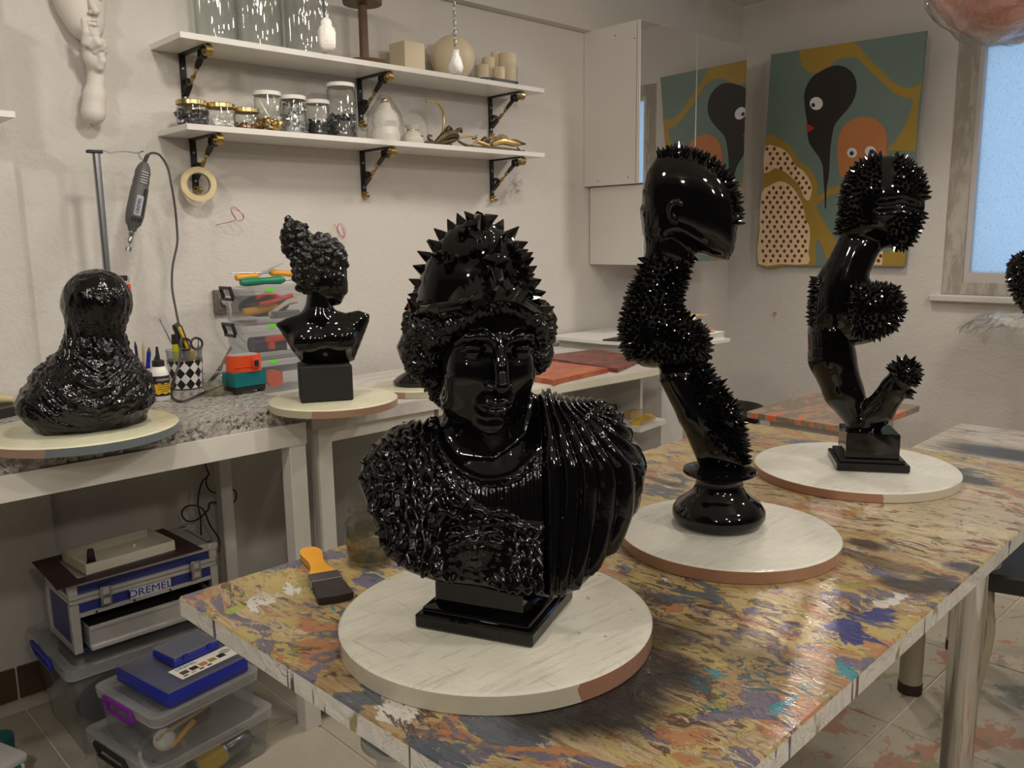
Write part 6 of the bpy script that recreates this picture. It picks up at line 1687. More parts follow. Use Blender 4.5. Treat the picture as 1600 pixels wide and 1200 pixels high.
prof = [(0, 0), (0.011, 0.0), (0.014, 0.012), (0.022, 0.022), (0.026, 0.045), (0.026, Lt * 0.35), (0.0245, Lt * 0.62), (0.0225, Lt * 0.66), (0.0235, Lt * 0.72), (0.0215, Lt * 0.78), (0.0220, Lt * 0.86), (0.017, Lt * 0.94), (0.010, Lt), (0, Lt)]
MB().lathe(prof, 28, M=q).build('body', MAT['grey'], t, smooth=50)
def onq(x, y, z): return tuple(q @ Vector((x, y, z)))
MB().box(onq(0.0, -0.0225, Lt * 0.36), (0.026, 0.012, Lt * 0.30), M=q, bevel=0.003).build('label_plate', MAT['lightgrey'], t)
MB().box(onq(0.010, -0.0235, Lt * 0.42), (0.009, 0.012, Lt * 0.40), M=q, bevel=0.002).build('switch', MAT['black'], t)
for k in range(5): MB().box(onq(-0.001, -0.0215, Lt * (0.70 + 0.037 * k)), (0.020, 0.006, 0.0035), M=q).build('vent', MAT['lightgrey'], t, smooth=0)
for k in range(4): MB().box(onq(-0.013 + 0.008 * k, -0.0235, Lt * 0.17), (0.0045, 0.006, 0.011), M=q).build('vent', MAT['black'], t, smooth=0)
MB().lathe([(0, 0.002), (0.008, 0), (0.008, -0.012), (0.005, -0.018), (0.007, -0.024), (0.006, -0.034), (0.002, -0.038), (0.002, -0.048), (0.009, -0.048), (0.009, -0.060), (0, -0.060)], 16, M=q).build('chuck', MAT['steel'], t)
fo = bpy.data.curves.new('lettering', 'FONT'); fo.body = 'DREMEL'; fo.size = 0.013; fo.align_x = 'CENTER'; fo.align_y = 'CENTER'; fo.extrude = 0.0003
ob = bpy.data.objects.new('tmp', fo); COL.objects.link(ob)
me_ = bpy.data.meshes.new_from_object(ob.evaluated_get(bpy.context.evaluated_depsgraph_get())); bpy.data.objects.remove(ob)
me_.materials.clear(); me_.materials.append(MAT['blue']); ob = bpy.data.objects.new('lettering', me_); COL.objects.link(ob); ob.parent = t
ob.matrix_local = q @ Matrix.Translation((-0.004, -0.0292, Lt * 0.36)) @ Matrix.Rotation(PI / 2, 4, 'X') @ Matrix.Rotation(PI / 2, 4, 'Z')
cw = spline([(1.016, 2.62, 1.5858), (1.0232, 2.615, 1.6042), (1.0371, 2.61, 1.6137), (1.0593, 2.61, 1.6076), (1.0794, 2.61, 1.5732), (1.0826, 2.6, 1.5202), (1.0877, 2.6, 1.4637), (1.0889, 2.6, 1.4065), (1.082, 2.59, 1.349), (1.0546, 2.57, 1.2827), (1.035, 2.54, 1.2175), (1.0258, 2.5, 1.1439), (1.0165, 2.46, 1.0716), (0.9751, 2.38, 1.023), (0.9202, 2.29, 0.9879), (0.934, 2.3569, 0.928), (0.9205, 2.2521, 0.927), (1.0077, 2.3272, 0.927), (1.1039, 2.41, 0.927), (1.2124, 2.5186, 0.927)], 6)
tag(MB().tube(cw, [0.006] * 8 + [0.0034] * (len(cw) - 8), 8).build('power_cord', MAT['cord_grey']), 'grey power cord curving from the rotary tool down to the bench', 'cord')
# tape roll hung on the bracket
t = thing('masking_tape_roll', 'roll of cream masking tape hanging from the lower left bracket', 'tape roll', (1.2269, 2.735, 1.5358), math.radians(-14))
X90 = Matrix.Rotation(PI / 2, 4, 'X')
MB().lathe([(0.0375, -0.012), (0.055, -0.012), (0.055, 0.012), (0.0375, 0.012), (0.0375, -0.012)], 48, M=X90).build('tape', MAT['tape'], t, smooth=40)
MB().lathe([(0.0345, -0.0115), (0.0374, -0.0115), (0.0374, 0.0115), (0.0345, 0.0115), (0.0345, -0.0115)], 48, M=X90).build('core', MAT['tape_core'], t, smooth=40)
# stray wires sticking out of the wall
for lab, pts, rr in (('loop of thin red and grey wire left of the curly haired bust', [(1.2992, 2.786, 1.4065), (1.3053, 2.76, 1.4102), (1.3347, 2.74, 1.4182), (1.3465, 2.735, 1.4266), (1.3347, 2.735, 1.4517), (1.331, 2.735, 1.4621), (1.3493, 2.735, 1.4645), (1.3705, 2.735, 1.4415), (1.374, 2.735, 1.4267), (1.3552, 2.735, 1.4203), (1.3342, 2.735, 1.4454), (1.3399, 2.735, 1.4602), (1.3663, 2.735, 1.4479), (1.3765, 2.735, 1.4289), (1.3754, 2.735, 1.4458)], 0.0011),
                     ('small scribble of red wire on the wall above the curly haired bust', [(1.7609, 2.786, 1.4113), (1.7547, 2.76, 1.3967), (1.7738, 2.75, 1.359), (1.7866, 2.75, 1.3871), (1.7657, 2.75, 1.4128), (1.748, 2.75, 1.3919), (1.768, 2.75, 1.3543), (1.7807, 2.75, 1.3824), (1.7601, 2.75, 1.4105), (1.753, 2.75, 1.3825), (1.7797, 2.75, 1.3636), (1.7706, 2.75, 1.4012)], 0.0009)):
    tag(MB().tube(spline(pts, 5), rr, 6).build('wire_loop', MAT['pink']), lab, 'wire')
# crumpled clear film hung on the right lower bracket
b = MB(); r_ = np.random.default_rng(9); o_ = np.array((2.6605, 2.735, 1.5847))
gx = [[(0.05 * (i / 7 - 0.5) * (1 + 0.5 * math.sin(j)) + 0.012 * r_.normal(), 0.010 * r_.normal(), 0.035 - 0.075 * j / 7 + 0.006 * r_.normal()) for i in range(8)] for j in range(8)]
b.add([p for r in gx for p in r], [(j * 8 + i, j * 8 + i + 1, j * 8 + i + 9, j * 8 + i + 8) for j in range(7) for i in range(7)])
tag(b.build('hanging_film', MAT['film'], None, smooth=20, loc=tuple(o_)), 'crumpled scrap of clear film hanging from the right lower bracket', 'film')

# ---------------------------------------------------------------- things on the granite bench
zb = 0.9225
t = thing('wall_socket', 'taupe double wall socket with a beige plug beside the clear box stack', 'socket', (1.3452, 2.788, 1.1501))
MB().box((0, -0.008, 0), (0.150, 0.016, 0.082), bevel=0.003).build('frame', MAT['socket'], t)
for sx in (-0.036, 0.038):
    MB().box((sx, -0.017, 0), (0.058, 0.004, 0.060), bevel=0.001).build('module', MAT['socket'], t)
    MB().lathe([(0.020, 0.0005), (0.022, 0.004), (0.0235, 0.0005)], 24, (sx, -0.0185, 0), M=X90).build('rim', MAT['grey'], t)
MB().lathe([(0, 0), (0.017, 0), (0.018, 0.012), (0.010, 0.028), (0, 0.030)], 20, (-0.036, -0.0185, 0.004), M=X90).build('plug', MAT['cream'], t)
MB().tube(spline([(-0.036, -0.042, -0.004), (-0.036, -0.046, -0.03), (-0.030, -0.040, -0.07), (-0.010, -0.036, -0.11), (0.02, -0.03, -0.14)], 5), 0.0042, 8).build('plug_cord', MAT['cream'], t)

def clear_box(name, label, cat, loc, rz, w, d, h, lid_h=0.012, handles=None, group=None, taper=0.93, lidm='tub_lid', wall='tub', hw=None):
    """transparent lidded box: hollow body with rim, lid, handles; origin at the front left corner of the base"""
    t = thing(name, label, cat, loc, rz, group)
    hw = hw or d * 0.22
    ex, ey = w * (1 - taper) / 2, d * (1 - taper) / 2
    o0 = rectpoly(ex, ey, w - ex, d - ey, 0.018); o1 = rectpoly(0, 0, w, d, 0.020)
    i0 = rectpoly(ex + 0.002, ey + 0.002, w - ex - 0.002, d - ey - 0.002, 0.016)
    n = len(o0)
    b = MB()
    b.add([(x, y, 0.0005) for x, y in o0] + [(x, y, h - lid_h) for x, y in o1], [(k, (k + 1) % n, n + (k + 1) % n, n + k) for k in range(n)] + [tuple(range(n))[::-1]])
    b.build('body', MAT[wall], t, smooth=50)
    r0 = rectpoly(-0.006, -0.006, w + 0.006, d + 0.006, 0.024)
    b = MB(); m = len(r0)
    b.add([(x, y, h - lid_h - 0.010) for x, y in r0] + [(x, y, h - lid_h) for x, y in r0] + [(x, y, h - lid_h - 0.010) for x, y in o1] , [(k, (k + 1) % m, m + (k + 1) % m, m + k) for k in range(m)] + [(2 * m + k, 2 * m + (k + 1) % m, (k + 1) % m, k) for k in range(m)])
    b.build('rim', MAT['tub_rim'], t, smooth=50)
    r1 = rectpoly(-0.008, -0.008, w + 0.008, d + 0.008, 0.026); r2 = rectpoly(0.014, 0.014, w - 0.014, d - 0.014, 0.018)
    b = MB(); m = len(r1)
    b.add([(x, y, h - lid_h + 0.001) for x, y in r1] + [(x, y, h - 0.002) for x, y in r1] + [(x, y, h) for x, y in r2] + [(x, y, h - 0.006) for x, y in rectpoly(0.02, 0.02, w - 0.02, d - 0.02, 0.016)],
          [(k, (k + 1) % m, m + (k + 1) % m, m + k) for k in range(m)] + [(m + k, m + (k + 1) % m, 2 * m + (k + 1) % m, 2 * m + k) for k in range(m)] + [(2 * m + k, 2 * m + (k + 1) % m, 3 * m + (k + 1) % m, 3 * m + k) for k in range(m)])
    lid = b.build('lid', MAT['tub_rim'], t, smooth=50)
    b = MB(); b.add([(x, y, h - 0.006) for x, y in rectpoly(0.02, 0.02, w - 0.02, d - 0.02, 0.016)], [tuple(range(m))])
    b.build('lid_panel', MAT[lidm], lid, smooth=0)
    for side, mat in (handles or ()):
        x = -0.012 if side == 'l' else w + 0.012; s = -1 if side == 'l' else 1
        MB().tube([(x, d / 2 - hw, h - 0.03), (x + s * 0.008, d / 2 - hw, h + 0.000), (x + s * 0.008, d / 2 + hw, h + 0.000), (x, d / 2 + hw, h - 0.03)], 0.006, 8).tube([(x + s * 0.002, d / 2 - hw, h - 0.035), (x + s * 0.002, d / 2 + hw, h - 0.035)], 0.005, 8).build('handle', MAT[mat], t)
    return t
BX0 = (1.1931, 2.4097, 0.8825); BX1 = (1.2869, 2.4114, 0.8825)
BR_ = math.atan2(BX1[1] - BX0[1], BX1[0] - BX0[0])
bx = []
for k, lab in enumerate(('bottom clear plastic box of the stack behind the tape measure', 'middle clear plastic box of the stack beside the socket', 'top clear plastic box of the stack, under the carving tools')):
    t = clear_box('clear_storage_box', lab, 'box', (BX0[0], BX0[1], BX0[2] + 0.111 * k), BR_, 0.27, 0.14, 0.108, 0.012, (('l', 'black'),), 'clear boxes stacked by the socket')
    MB().box((0.085, -0.0085, 0.099), (0.026, 0.001, 0.010)).build('price_label', MAT['limelabel'], t, smooth=0)
    bx.append(t)
def inner(t, *parts):
    for nm, b, m in parts: b.build(nm, MAT[m], t)
def rod(p, q, r, n=8): return MB().cyl(p, q, r, n=n)
# loose contents: each a thing of its own inside its box
def inbox(t, name, label, cat, b, mat, group=None):
    b.v = [tuple(Matrix.Rotation(t.rotation_euler[2], 4, 'Z') @ Vector(v)) for v in b.v]
    o = b.build(name, MAT[mat] if isinstance(mat, str) else mat); o.location = t.location
    return tag(o, label, cat, group)
inbox(bx[2], 'screwdriver', 'orange handled screwdriver lying in the top clear box', 'tool', MB().cyl((0.03, 0.06, 0.03), (0.14, 0.05, 0.042), 0.013, 0.011, 10).cyl((0.14, 0.05, 0.042), (0.22, 0.06, 0.05), 0.003, n=6), 'wood_orange')
inbox(bx[2], 'pliers', 'red handled pliers seen through the top clear box', 'tool', MB().tube(spline([(0.06, 0.03, 0.075), (0.10, 0.028, 0.085), (0.15, 0.04, 0.07), (0.19, 0.04, 0.075)], 4), 0.007, 8).tube(spline([(0.07, 0.03, 0.055), (0.11, 0.03, 0.06), (0.15, 0.04, 0.068)], 4), 0.007, 8), 'red')
inbox(bx[2], 'ruler_strip', 'yellow strip standing aslant in the top clear box', 'ruler', MB().box((0.17, 0.04, 0.055), (0.15, 0.004, 0.012), M=Matrix.Rotation(-0.5, 4, 'Y')), 'cream')
inbox(bx[2], 'cloth_bundle', 'black cloth bundle filling the top clear box', 'cloth', MB().ell((0.12, 0.095, 0.045), (0.09, 0.034, 0.036), 16, 10), 'black')
inbox(bx[2], 'blade_pack', 'grey pack lying low in the top clear box', 'pack', MB().box((0.16, 0.040, 0.018), (0.10, 0.03, 0.022), 0.1, 0.003), 'steel')
inbox(bx[1], 'staple_gun', 'red tool lying in the middle clear box', 'tool', MB().box((0.13, 0.03, 0.055), (0.10, 0.02, 0.018), 0.1, 0.004).box((0.10, 0.03, 0.040), (0.02, 0.02, 0.035), 0.1, 0.004), 'red')
inbox(bx[1], 'sanding_roll', 'dark navy roll lying at the bottom of the middle clear box', 'roll', MB().cyl((0.06, 0.085, 0.034), (0.20, 0.080, 0.034), 0.026, n=16), 'pens')
inbox(bx[1], 'paper_label', 'white barcode card inside the middle clear box', 'label', MB().box((0.165, 0.012, 0.032), (0.04, 0.001, 0.026)), 'paper')
inbox(bx[0], 'thread_reel', 'orange red reel standing in the bottom clear box', 'reel', MB().lathe([(0, -0.014), (0.027, -0.014), (0.027, 0.014), (0, 0.014)], 24, (0.105, 0.04, 0.040), M=X90), 'orange')
inbox(bx[0], 'sachet', 'red and white sachet with barcode in the bottom clear box', 'packet', MB().box((0.17, 0.035, 0.040), (0.07, 0.004, 0.035)), 'paper')
inbox(bx[0], 'blade_box', 'flat steel coloured box at the back of the bottom clear box', 'box', MB().box((0.14, 0.095, 0.045), (0.16, 0.03, 0.05), 0.03, 0.003), 'steel')
ztop = BX0[2] + 0.111 * 2 + 0.1085; zt_ = ztop + 0.012; TO = Vector((BX0[0] - 1.112, BX0[1] - 2.235, 0))
def chisel(name, label, a, b, c, r, hm, group='carving tools on the clear boxes'):
    A = Vector(a) + TO; B = Vector(b) - Vector(a); C2 = Vector(c) - Vector(a); t = thing(name, label, 'tool', tuple(A), 0, group)
    MB().tube([(0, 0, 0), tuple(B * 0.15), tuple(B * 0.55), tuple(B * 0.9), tuple(B)], [r * 0.75, r, r * 0.8, r, r * 0.55], 12).build('handle', MAT[hm], t)
    d = (C2 - B)
    MB().tube([tuple(B * 0.97), tuple(B + d * 0.6), tuple(B + d)], [r * 0.32, r * 0.28, r * 0.12], 8).build('blade', MAT['steel'], t)
chisel('green_file', 'green handled wooden mallet stick lying on the top clear box', (1.125, 2.27, zt_ + 0.004), (1.27, 2.265, zt_ + 0.006), (1.34, 2.262, zt_ + 0.006), 0.0135, 'green')
chisel('carving_chisel', 'orange handled chisel pointing right on the top clear box', (1.135, 2.32, zt_ + 0.016), (1.215, 2.33, zt_ + 0.020), (1.31, 2.335, zt_ + 0.058), 0.011, 'wood_orange')
chisel('carving_chisel', 'orange handled chisel pointing left on the top clear box', (1.37, 2.36, zt_ + 0.018), (1.265, 2.35, zt_ + 0.027), (1.125, 2.34, zt_ + 0.030), 0.011, 'wood_orange')
# teal sander with the red tape measure on it
t = thing('teal_sander', 'teal palm sander with black foot under the red tape measure', 'sander', (1.070, 2.245, zb), math.radians(4))
MB().prism([(0, 0), (0.100, 0), (0.100, 0.07), (0.0, 0.07)], 0.022, 0.062).build('body', MAT['teal'], t, smooth=30)
MB().prism([(0.002, 0.002), (0.098, 0.002), (0.098, 0.068), (0.002, 0.068)], 0.008, 0.0215).build('foot', MAT['black'], t, smooth=30)
for sx in (0.012, 0.088): MB().box((sx, 0.012, 0.0045), (0.016, 0.016, 0.008)).build('stud', MAT['black'], t)
t = thing('tape_measure', 'round cornered red orange tape measure on top of the teal sander', 'tape measure', (1.078, 2.258, zb + 0.0625), math.radians(-4))
MB().prism(spline_closed([(0, 0.0), (0.045, -0.010), (0.078, 0.0), (0.086, 0.03), (0.076, 0.056), (0.04, 0.064), (0.0, 0.054), (-0.010, 0.028)], 5), 0.0, 0.046).build('body', MAT['orange'], t, smooth=35)
MB().prism(spline_closed([(0.008, 0.006), (0.045, -0.003), (0.072, 0.007), (0.078, 0.03), (0.070, 0.050), (0.04, 0.056), (0.008, 0.048), (-0.002, 0.028)], 5), 0.046, 0.0475).build('top_plate', MAT['lightgrey'], t, smooth=35)
MB().box((0.058, -0.013, 0.024), (0.022, 0.012, 0.030), bevel=0.004, seg=2).build('button_frame', MAT['red'], t)
MB().box((0.058, -0.019, 0.024), (0.013, 0.006, 0.019), bevel=0.002).build('button', MAT['black'], t)
MB().tube(spline([(0.07, -0.013, 0.005), (0.045, -0.012, 0.014), (0.0, -0.004, 0.014)], 4), 0.0012, 6).build('seam', MAT['red'], t)
# small awl standing behind it
t = thing('awl', 'black awl with flared handle leaning behind the sander', 'tool', (1.07, 2.48, zb))
MB().lathe([(0, 0), (0.010, 0), (0.012, 0.03), (0.007, 0.045), (0.012, 0.055), (0.006, 0.062), (0.004, 0.08), (0, 0.082)], 14).build('handle', MAT['black'], t)
t = thing('wire_brush', 'dark curved wire brush leaning up behind the squat glass jar', 'brush', (1.1476, 2.4511, 0.9225))
o_ = np.array((1.1476, 2.4511, 0.9225))
MB().tube([tuple(np.array(q) - o_ + np.array((0, 0, 0.004))) for q in spline([(1.1074, 2.4966, 0.9225), (1.0943, 2.4, 0.9679), (1.1238, 2.42, 0.9953), (1.1585, 2.44, 1.0308)], 5)], [0.006] * 8 + [0.004] * 8, 8).build('handle', MAT['grey'], t)
# squat glass jar
t = thing('squat_glass_jar', 'squat empty glass jar standing in front of the diamond pattern pot', 'jar', (1.0382, 2.2996, 0.9225))
MB().lathe([(0, 0.002), (0.028, 0.002), (0.031, 0.007), (0.033, 0.010), (0.034, 0.038), (0.036, 0.043), (0.036, 0.058), (0.032, 0.064), (0, 0.066)], 32).build('body', MAT['glass_thick'], t, smooth=50)
MB().ring((0, 0, 0.040), 0.0350, 0.0018, 32, 6).build('ridge', MAT['glass_thick'], t)
MB().lathe([(0, 0.003), (0.029, 0.004), (0.0315, 0.010), (0.0325, 0.036), (0, 0.036)], 24).build('filling', clear('greenish_gel', (0.88, 0.88, 0.76), 0.1, 0.5, 0.20, (0.66, 0.65, 0.50)), t)
# pot with diamond pattern
pc = (1.0308, 2.4811, 0.9225)
t = thing('diamond_pot', 'clear plastic pot with black and white diamond wrap holding tools', 'pot', pc)
b = MB(); n_ = 48; rp, hp_ = 0.049, 0.086
b.lathe([(rp * 0.93, 0.004), (rp * 1.03, hp_)], n_)
o = b.build('wrap', MAT['diamond'], t, smooth=60)
uv = o.data.uv_layers.new(name='UVMap')
for lp in o.data.loops:
    v = o.data.vertices[lp.vertex_index].co; a = math.atan2(v.y, v.x) / (2 * PI) * 11
    uv.data[lp.index].uv = (a, v.z / hp_ * 2.6)
for pl in o.data.polygons:
    us = [uv.data[i].uv[0] for i in pl.loop_indices]
    if max(us) - min(us) > 4:
        for i in pl.loop_indices:
            if uv.data[i].uv[0] < 0: uv.data[i].uv[0] += 11
MB().lathe([(0, 0.001), (rp * 0.90, 0.001), (rp * 0.92, 0.004), (rp * 1.05, 0.112), (rp * 1.09, 0.113), (rp * 1.09, 0.117), (rp * 1.03, 0.117), (rp * 0.99, 0.10), (rp * 0.89, 0.006), (0, 0.005)], 40).build('body', MAT['tub'], t, smooth=50)
P0 = Vector(pc)
def inpot(name, label, cat, parts):
    tt = thing(name, label, cat, tuple(P0 + Vector((0, 0, 0.0065))), 0, 'tools in the diamond pot')
    for nm, b, m in parts: b.build(nm, MAT[m], tt)
inpot('utility_knife', 'black and yellow utility knife, biggest tool in the diamond pot', 'knife', [('handle', MB().tube([(0.012, -0.012, 0.01), (0.004, -0.008, 0.11), (-0.012, 0.004, 0.175), (-0.018, 0.006, 0.186)], [0.011, 0.013, 0.014, 0.010], 12), 'black'), ('grip', MB().tube([(0.012, -0.022, 0.05), (0.002, -0.019, 0.12), (-0.013, -0.009, 0.178)], [0.004, 0.005, 0.005], 8), 'yellow')])
inpot('scissors', 'black handled scissors handles up in the diamond pot', 'scissors', [('handle', MB().ring((-0.006, -0.028, 0.128), 0.017, 0.0035, 20, 8, M=Matrix.Rotation(1.35, 4, 'X')), 'black'), ('handle', MB().ring((0.030, -0.024, 0.126), 0.017, 0.0035, 20, 8, M=Matrix.Rotation(1.4, 4, 'X')), 'black'), ('blade', MB().cyl((0.010, -0.026, 0.112), (0.026, -0.016, 0.01), 0.004, 0.002, 8), 'steel')])
inpot('highlighter', 'lime yellow marker with black cap in the diamond pot', 'marker', [('body', MB().cyl((-0.026, -0.012, 0.01), (-0.030, -0.016, 0.130), 0.0105, n=14), 'lime'), ('cap', MB().cyl((-0.030, -0.016, 0.131), (-0.031, -0.017, 0.158), 0.0108, 0.009, 14), 'black')])
inpot('yellow_cutter', 'yellow plastic cutter low in the diamond pot', 'knife', [('handle', MB().cyl((0.020, -0.026, 0.01), (0.010, -0.034, 0.108), 0.008, n=10), 'yellow')])
inpot('needle_file', 'thin steel needle file leaning left out of the diamond pot', 'file', [('shaft', MB().cyl((0.02, 0.02, 0.01), (-0.066, -0.004, 0.205), 0.0020, 0.0014, 8), 'steel')])
inpot('tweezers', 'small steel tweezers at the right of the diamond pot', 'tweezers', [('leg', MB().cyl((0.030, 0.0, 0.01), (0.044, -0.008, 0.140), 0.0016, n=6), 'steel'), ('leg', MB().cyl((0.034, 0.004, 0.01), (0.040, -0.014, 0.118), 0.0016, n=6), 'steel')])
# glue bottle
t = thing('glue_bottle', 'white glue bottle with black nozzle and black and yellow label', 'bottle', (0.898, 2.3398, 0.9225), math.radians(8))
rb = 0.0255
MB().lathe([(0, 0), (rb - 0.002, 0), (rb, 0.003), (rb, 0.072), (rb - 0.002, 0.080), (0.018, 0.092), (0.014, 0.096), (0, 0.096)], 32).build('body', MAT['white'], t, smooth=50)
MB().lathe([(0.0145, 0.094), (0.0165, 0.095), (0.0160, 0.110), (0.0065, 0.114), (0.0050, 0.128), (0.0032, 0.148), (0, 0.149)], 20).build('cap', MAT['black'], t, smooth=40)
MB().lathe([(rb + 0.0003, 0.014), (rb + 0.0006, 0.015), (rb + 0.0006, 0.069), (rb + 0.0003, 0.070)], 32).build('label', MAT['black'], t, smooth=50)
b = MB()
for k in range(10):
    a0 = math.radians(-150 + 11 * k); a1 = math.radians(-150 + 11 * (k + 1))
    wob = lambda a, s: 0.0022 * math.sin(a * 9 + s)
    vs = [((rb + 0.0010) * math.cos(a), (rb + 0.0010) * math.sin(a), zz) for a, zz in ((a0, 0.021 + wob(a0, 0)), (a1, 0.021 + wob(a1, 0)), (a1, 0.049 + wob(a1, 2)), (a0, 0.049 + wob(a0, 2)))]
    b.add(vs, [(0, 1, 2, 3)])
b.build('yellow_panel', MAT['yellow'], t, smooth=60)
def wrap_text(t, txt, r, z, size, mat, ang=-95):
    c = bpy.data.curves.new('lettering', 'FONT'); c.body = txt; c.size = size; c.align_x = 'CENTER'; c.align_y = 'CENTER'
    o = bpy.data.objects.new('tmp', c); COL.objects.link(o)
    dg = bpy.context.evaluated_depsgraph_get()
    me = bpy.data.meshes.new_from_object(o.evaluated_get(dg))
    bpy.data.objects.remove(o)
    me.name = 'lettering'
    for v in me.vertices:
        a = math.radians(ang) + v.co.x / r; v.co = (r * math.cos(a), r * math.sin(a), z + v.co.y)
    me.materials.clear(); me.materials.append(MAT[mat])
    k = bpy.data.objects.new('lettering', me); COL.objects.link(k); k.parent = t
def flat_text(t, txt, size, M, mat, name='lettering'):
    c = bpy.data.curves.new('lettering', 'FONT'); c.body = txt; c.size = size; c.align_x = 'CENTER'; c.align_y = 'CENTER'; c.extrude = 0.0003
    o = bpy.data.objects.new('tmp', c); COL.objects.link(o)
    dg = bpy.context.evaluated_depsgraph_get()
    me = bpy.data.meshes.new_from_object(o.evaluated_get(dg))
    bpy.data.objects.remove(o)
    me.name = name; me.materials.clear(); me.materials.append(MAT[mat])
    k = bpy.data.objects.new(name, me); COL.objects.link(k); k.parent = t; k.matrix_local = M
    return k
wrap_text(t, 'CADENCE', rb + 0.0014, 0.0595, 0.0085, 'white')
for k, (h0, h1) in enumerate(((-135, -55), (-125, -60), (-130, -58), (-115, -70))):
    b = MB(); zz = 0.045 - 0.0062 * k
    for q in range(8):
        a0, a1 = (math.radians(h0 + (h1 - h0) * (q + e_) / 8) for e_ in (0, 0.8))
        b.add([((rb + 0.0015) * math.cos(a), (rb + 0.0015) * math.sin(a), z_) for a, z_ in ((a0, zz), (a1, zz), (a1, zz + 0.0022), (a0, zz + 0.0022))], [(0, 1, 2, 3)])
    b.build('print_line', MAT['wood_dark'], t, smooth=0)
# pen cup
pc = (0.8776, 2.4054, 0.9225)
t = thing('pen_cup', 'white paper cup of pens half hidden behind the veiled bust', 'cup', pc)
MB().lathe([(0, 0.001), (0.026, 0.001), (0.033, 0.082), (0.035, 0.083), (0.034, 0.086), (0.031, 0.083), (0.025, 0.004), (0, 0.004)], 28).build('body', MAT['paper'], t, smooth=50)
MB().lathe([(0.0300, 0.045), (0.0322, 0.070), (0.0318, 0.070)], 28).build('print', MAT['tape_core'], t)
for k, (dx, dy, lx, ly, h, r, m, lab) in enumerate(((-0.012, 0.0, -0.006, 0, 0.155, 0.004, 'pens', 'tall navy pencil in the pen cup'), (0.0, 0.010, 0.012, 0.004, 0.152, 0.0035, 'wood', 'pale wooden pencil in the pen cup'), (0.006, -0.004, 0.018, -0.002, 0.135, 0.006, 'blue', 'bright blue pen in the pen cup'),
                              (-0.018, 0.008, -0.022, 0.004, 0.128, 0.006, 'pens', 'navy pen leaning left in the pen cup'), (0.014, 0.004, 0.040, 0.002, 0.115, 0.0065, 'black', 'black marker leaning right in the pen cup'), (0.010, -0.012, 0.026, -0.012, 0.112, 0.005, 'grey', 'dark grey pen at the front of the pen cup'), (-0.006, -0.012, -0.014, -0.014, 0.120, 0.006, 'pens', 'navy pen at the front of the pen cup'))):
    q = thing('pen', lab, 'pen', (pc[0] + dx * 0.5, pc[1] + dy * 0.5, pc[2] + 0.0045), 0, 'pens in the cup')
    MB().cyl((0, 0, 0), (lx, ly, h - 0.012), r, n=10).build('barrel', MAT[m], q); MB().cyl((lx * 0.99, ly * 0.99, h - 0.0125), (lx * 1.1, ly * 1.1, h + 0.002), r, r * 0.25, 10).build('tip', MAT['black' if m != 'wood' else 'wood'], q)
# board with a painted cloth wedge at the far left
t = tag(MB().prism([(-0.1, -0.13), (0.09, -0.03), (0.02, 0.17), (-0.18, 0.07)], 0.0, 0.024).build('black_board', [MAT['black']], None, 0, loc=(0.50, 2.455, zb)), 'black edged board lying behind the veiled bust at the left edge', 'board')
b = MB(); b.tube([(-0.14, 0.03, 0.020), (-0.06, 0.02, 0.026), (0.0, 0.01, 0.022), (0.055, 0.005, 0.012)], [0.012, 0.019, 0.016, 0.008], 14)
b.v = [tuple(q) for q in lumpy(b.v, 0.003, 40, 3)]
zmin = min(v[2] for v in b.v); b.v = [(x, y, z - zmin) for x, y, z in b.v]
nmat = NT('stained_cream_cloth'); nmat.set(base=nmat.mix(nmat.ramp(nmat.noise(14, detail=4), 0.52, 0.62), (0.60, 0.50, 0.27), (0.33, 0.13, 0.10)), rough=0.8)
tag(b.build('stained_cloth', nmat.m, None, loc=(0.51, 2.46, zb + 0.0245)), 'cream cloth roll with reddish stain on the black board', 'cloth')

# ---------------------------------------------------------------- white benches: red boards, ledge with books
def slab(name, label, cat, pts, z0, th, mat, group=None, edge=None):
    c = np.mean(pts, 0)
    return tag(MB().prism([(x - c[0], y - c[1]) for x, y in pts], 0, th).build(name, MAT[mat], None, 0, loc=(c[0], c[1], z0)), label, cat, group)
slab('painted_board', 'bright red orange painted board at the front of the long white bench', 'board', [(2.10, 1.985), (2.435, 2.02), (2.42, 2.44), (2.13, 2.40)], 0.8485, 0.018, 'red_board', 'painted boards on the long bench')
slab('painted_board', 'dark maroon painted board behind the red orange one', 'board', [(2.452, 1.99), (2.76, 2.10), (2.83, 2.42), (2.50, 2.46)], 0.8485, 0.016, 'maroon_board', 'painted boards on the long bench')
slab('black_tray', 'thin black tray lying on the white corner ledge', 'tray', [(2.90, 2.44), (2.955, 2.24), (3.08, 2.26), (3.06, 2.46)], 0.8935, 0.006, 'black')
z_ = 0.8935
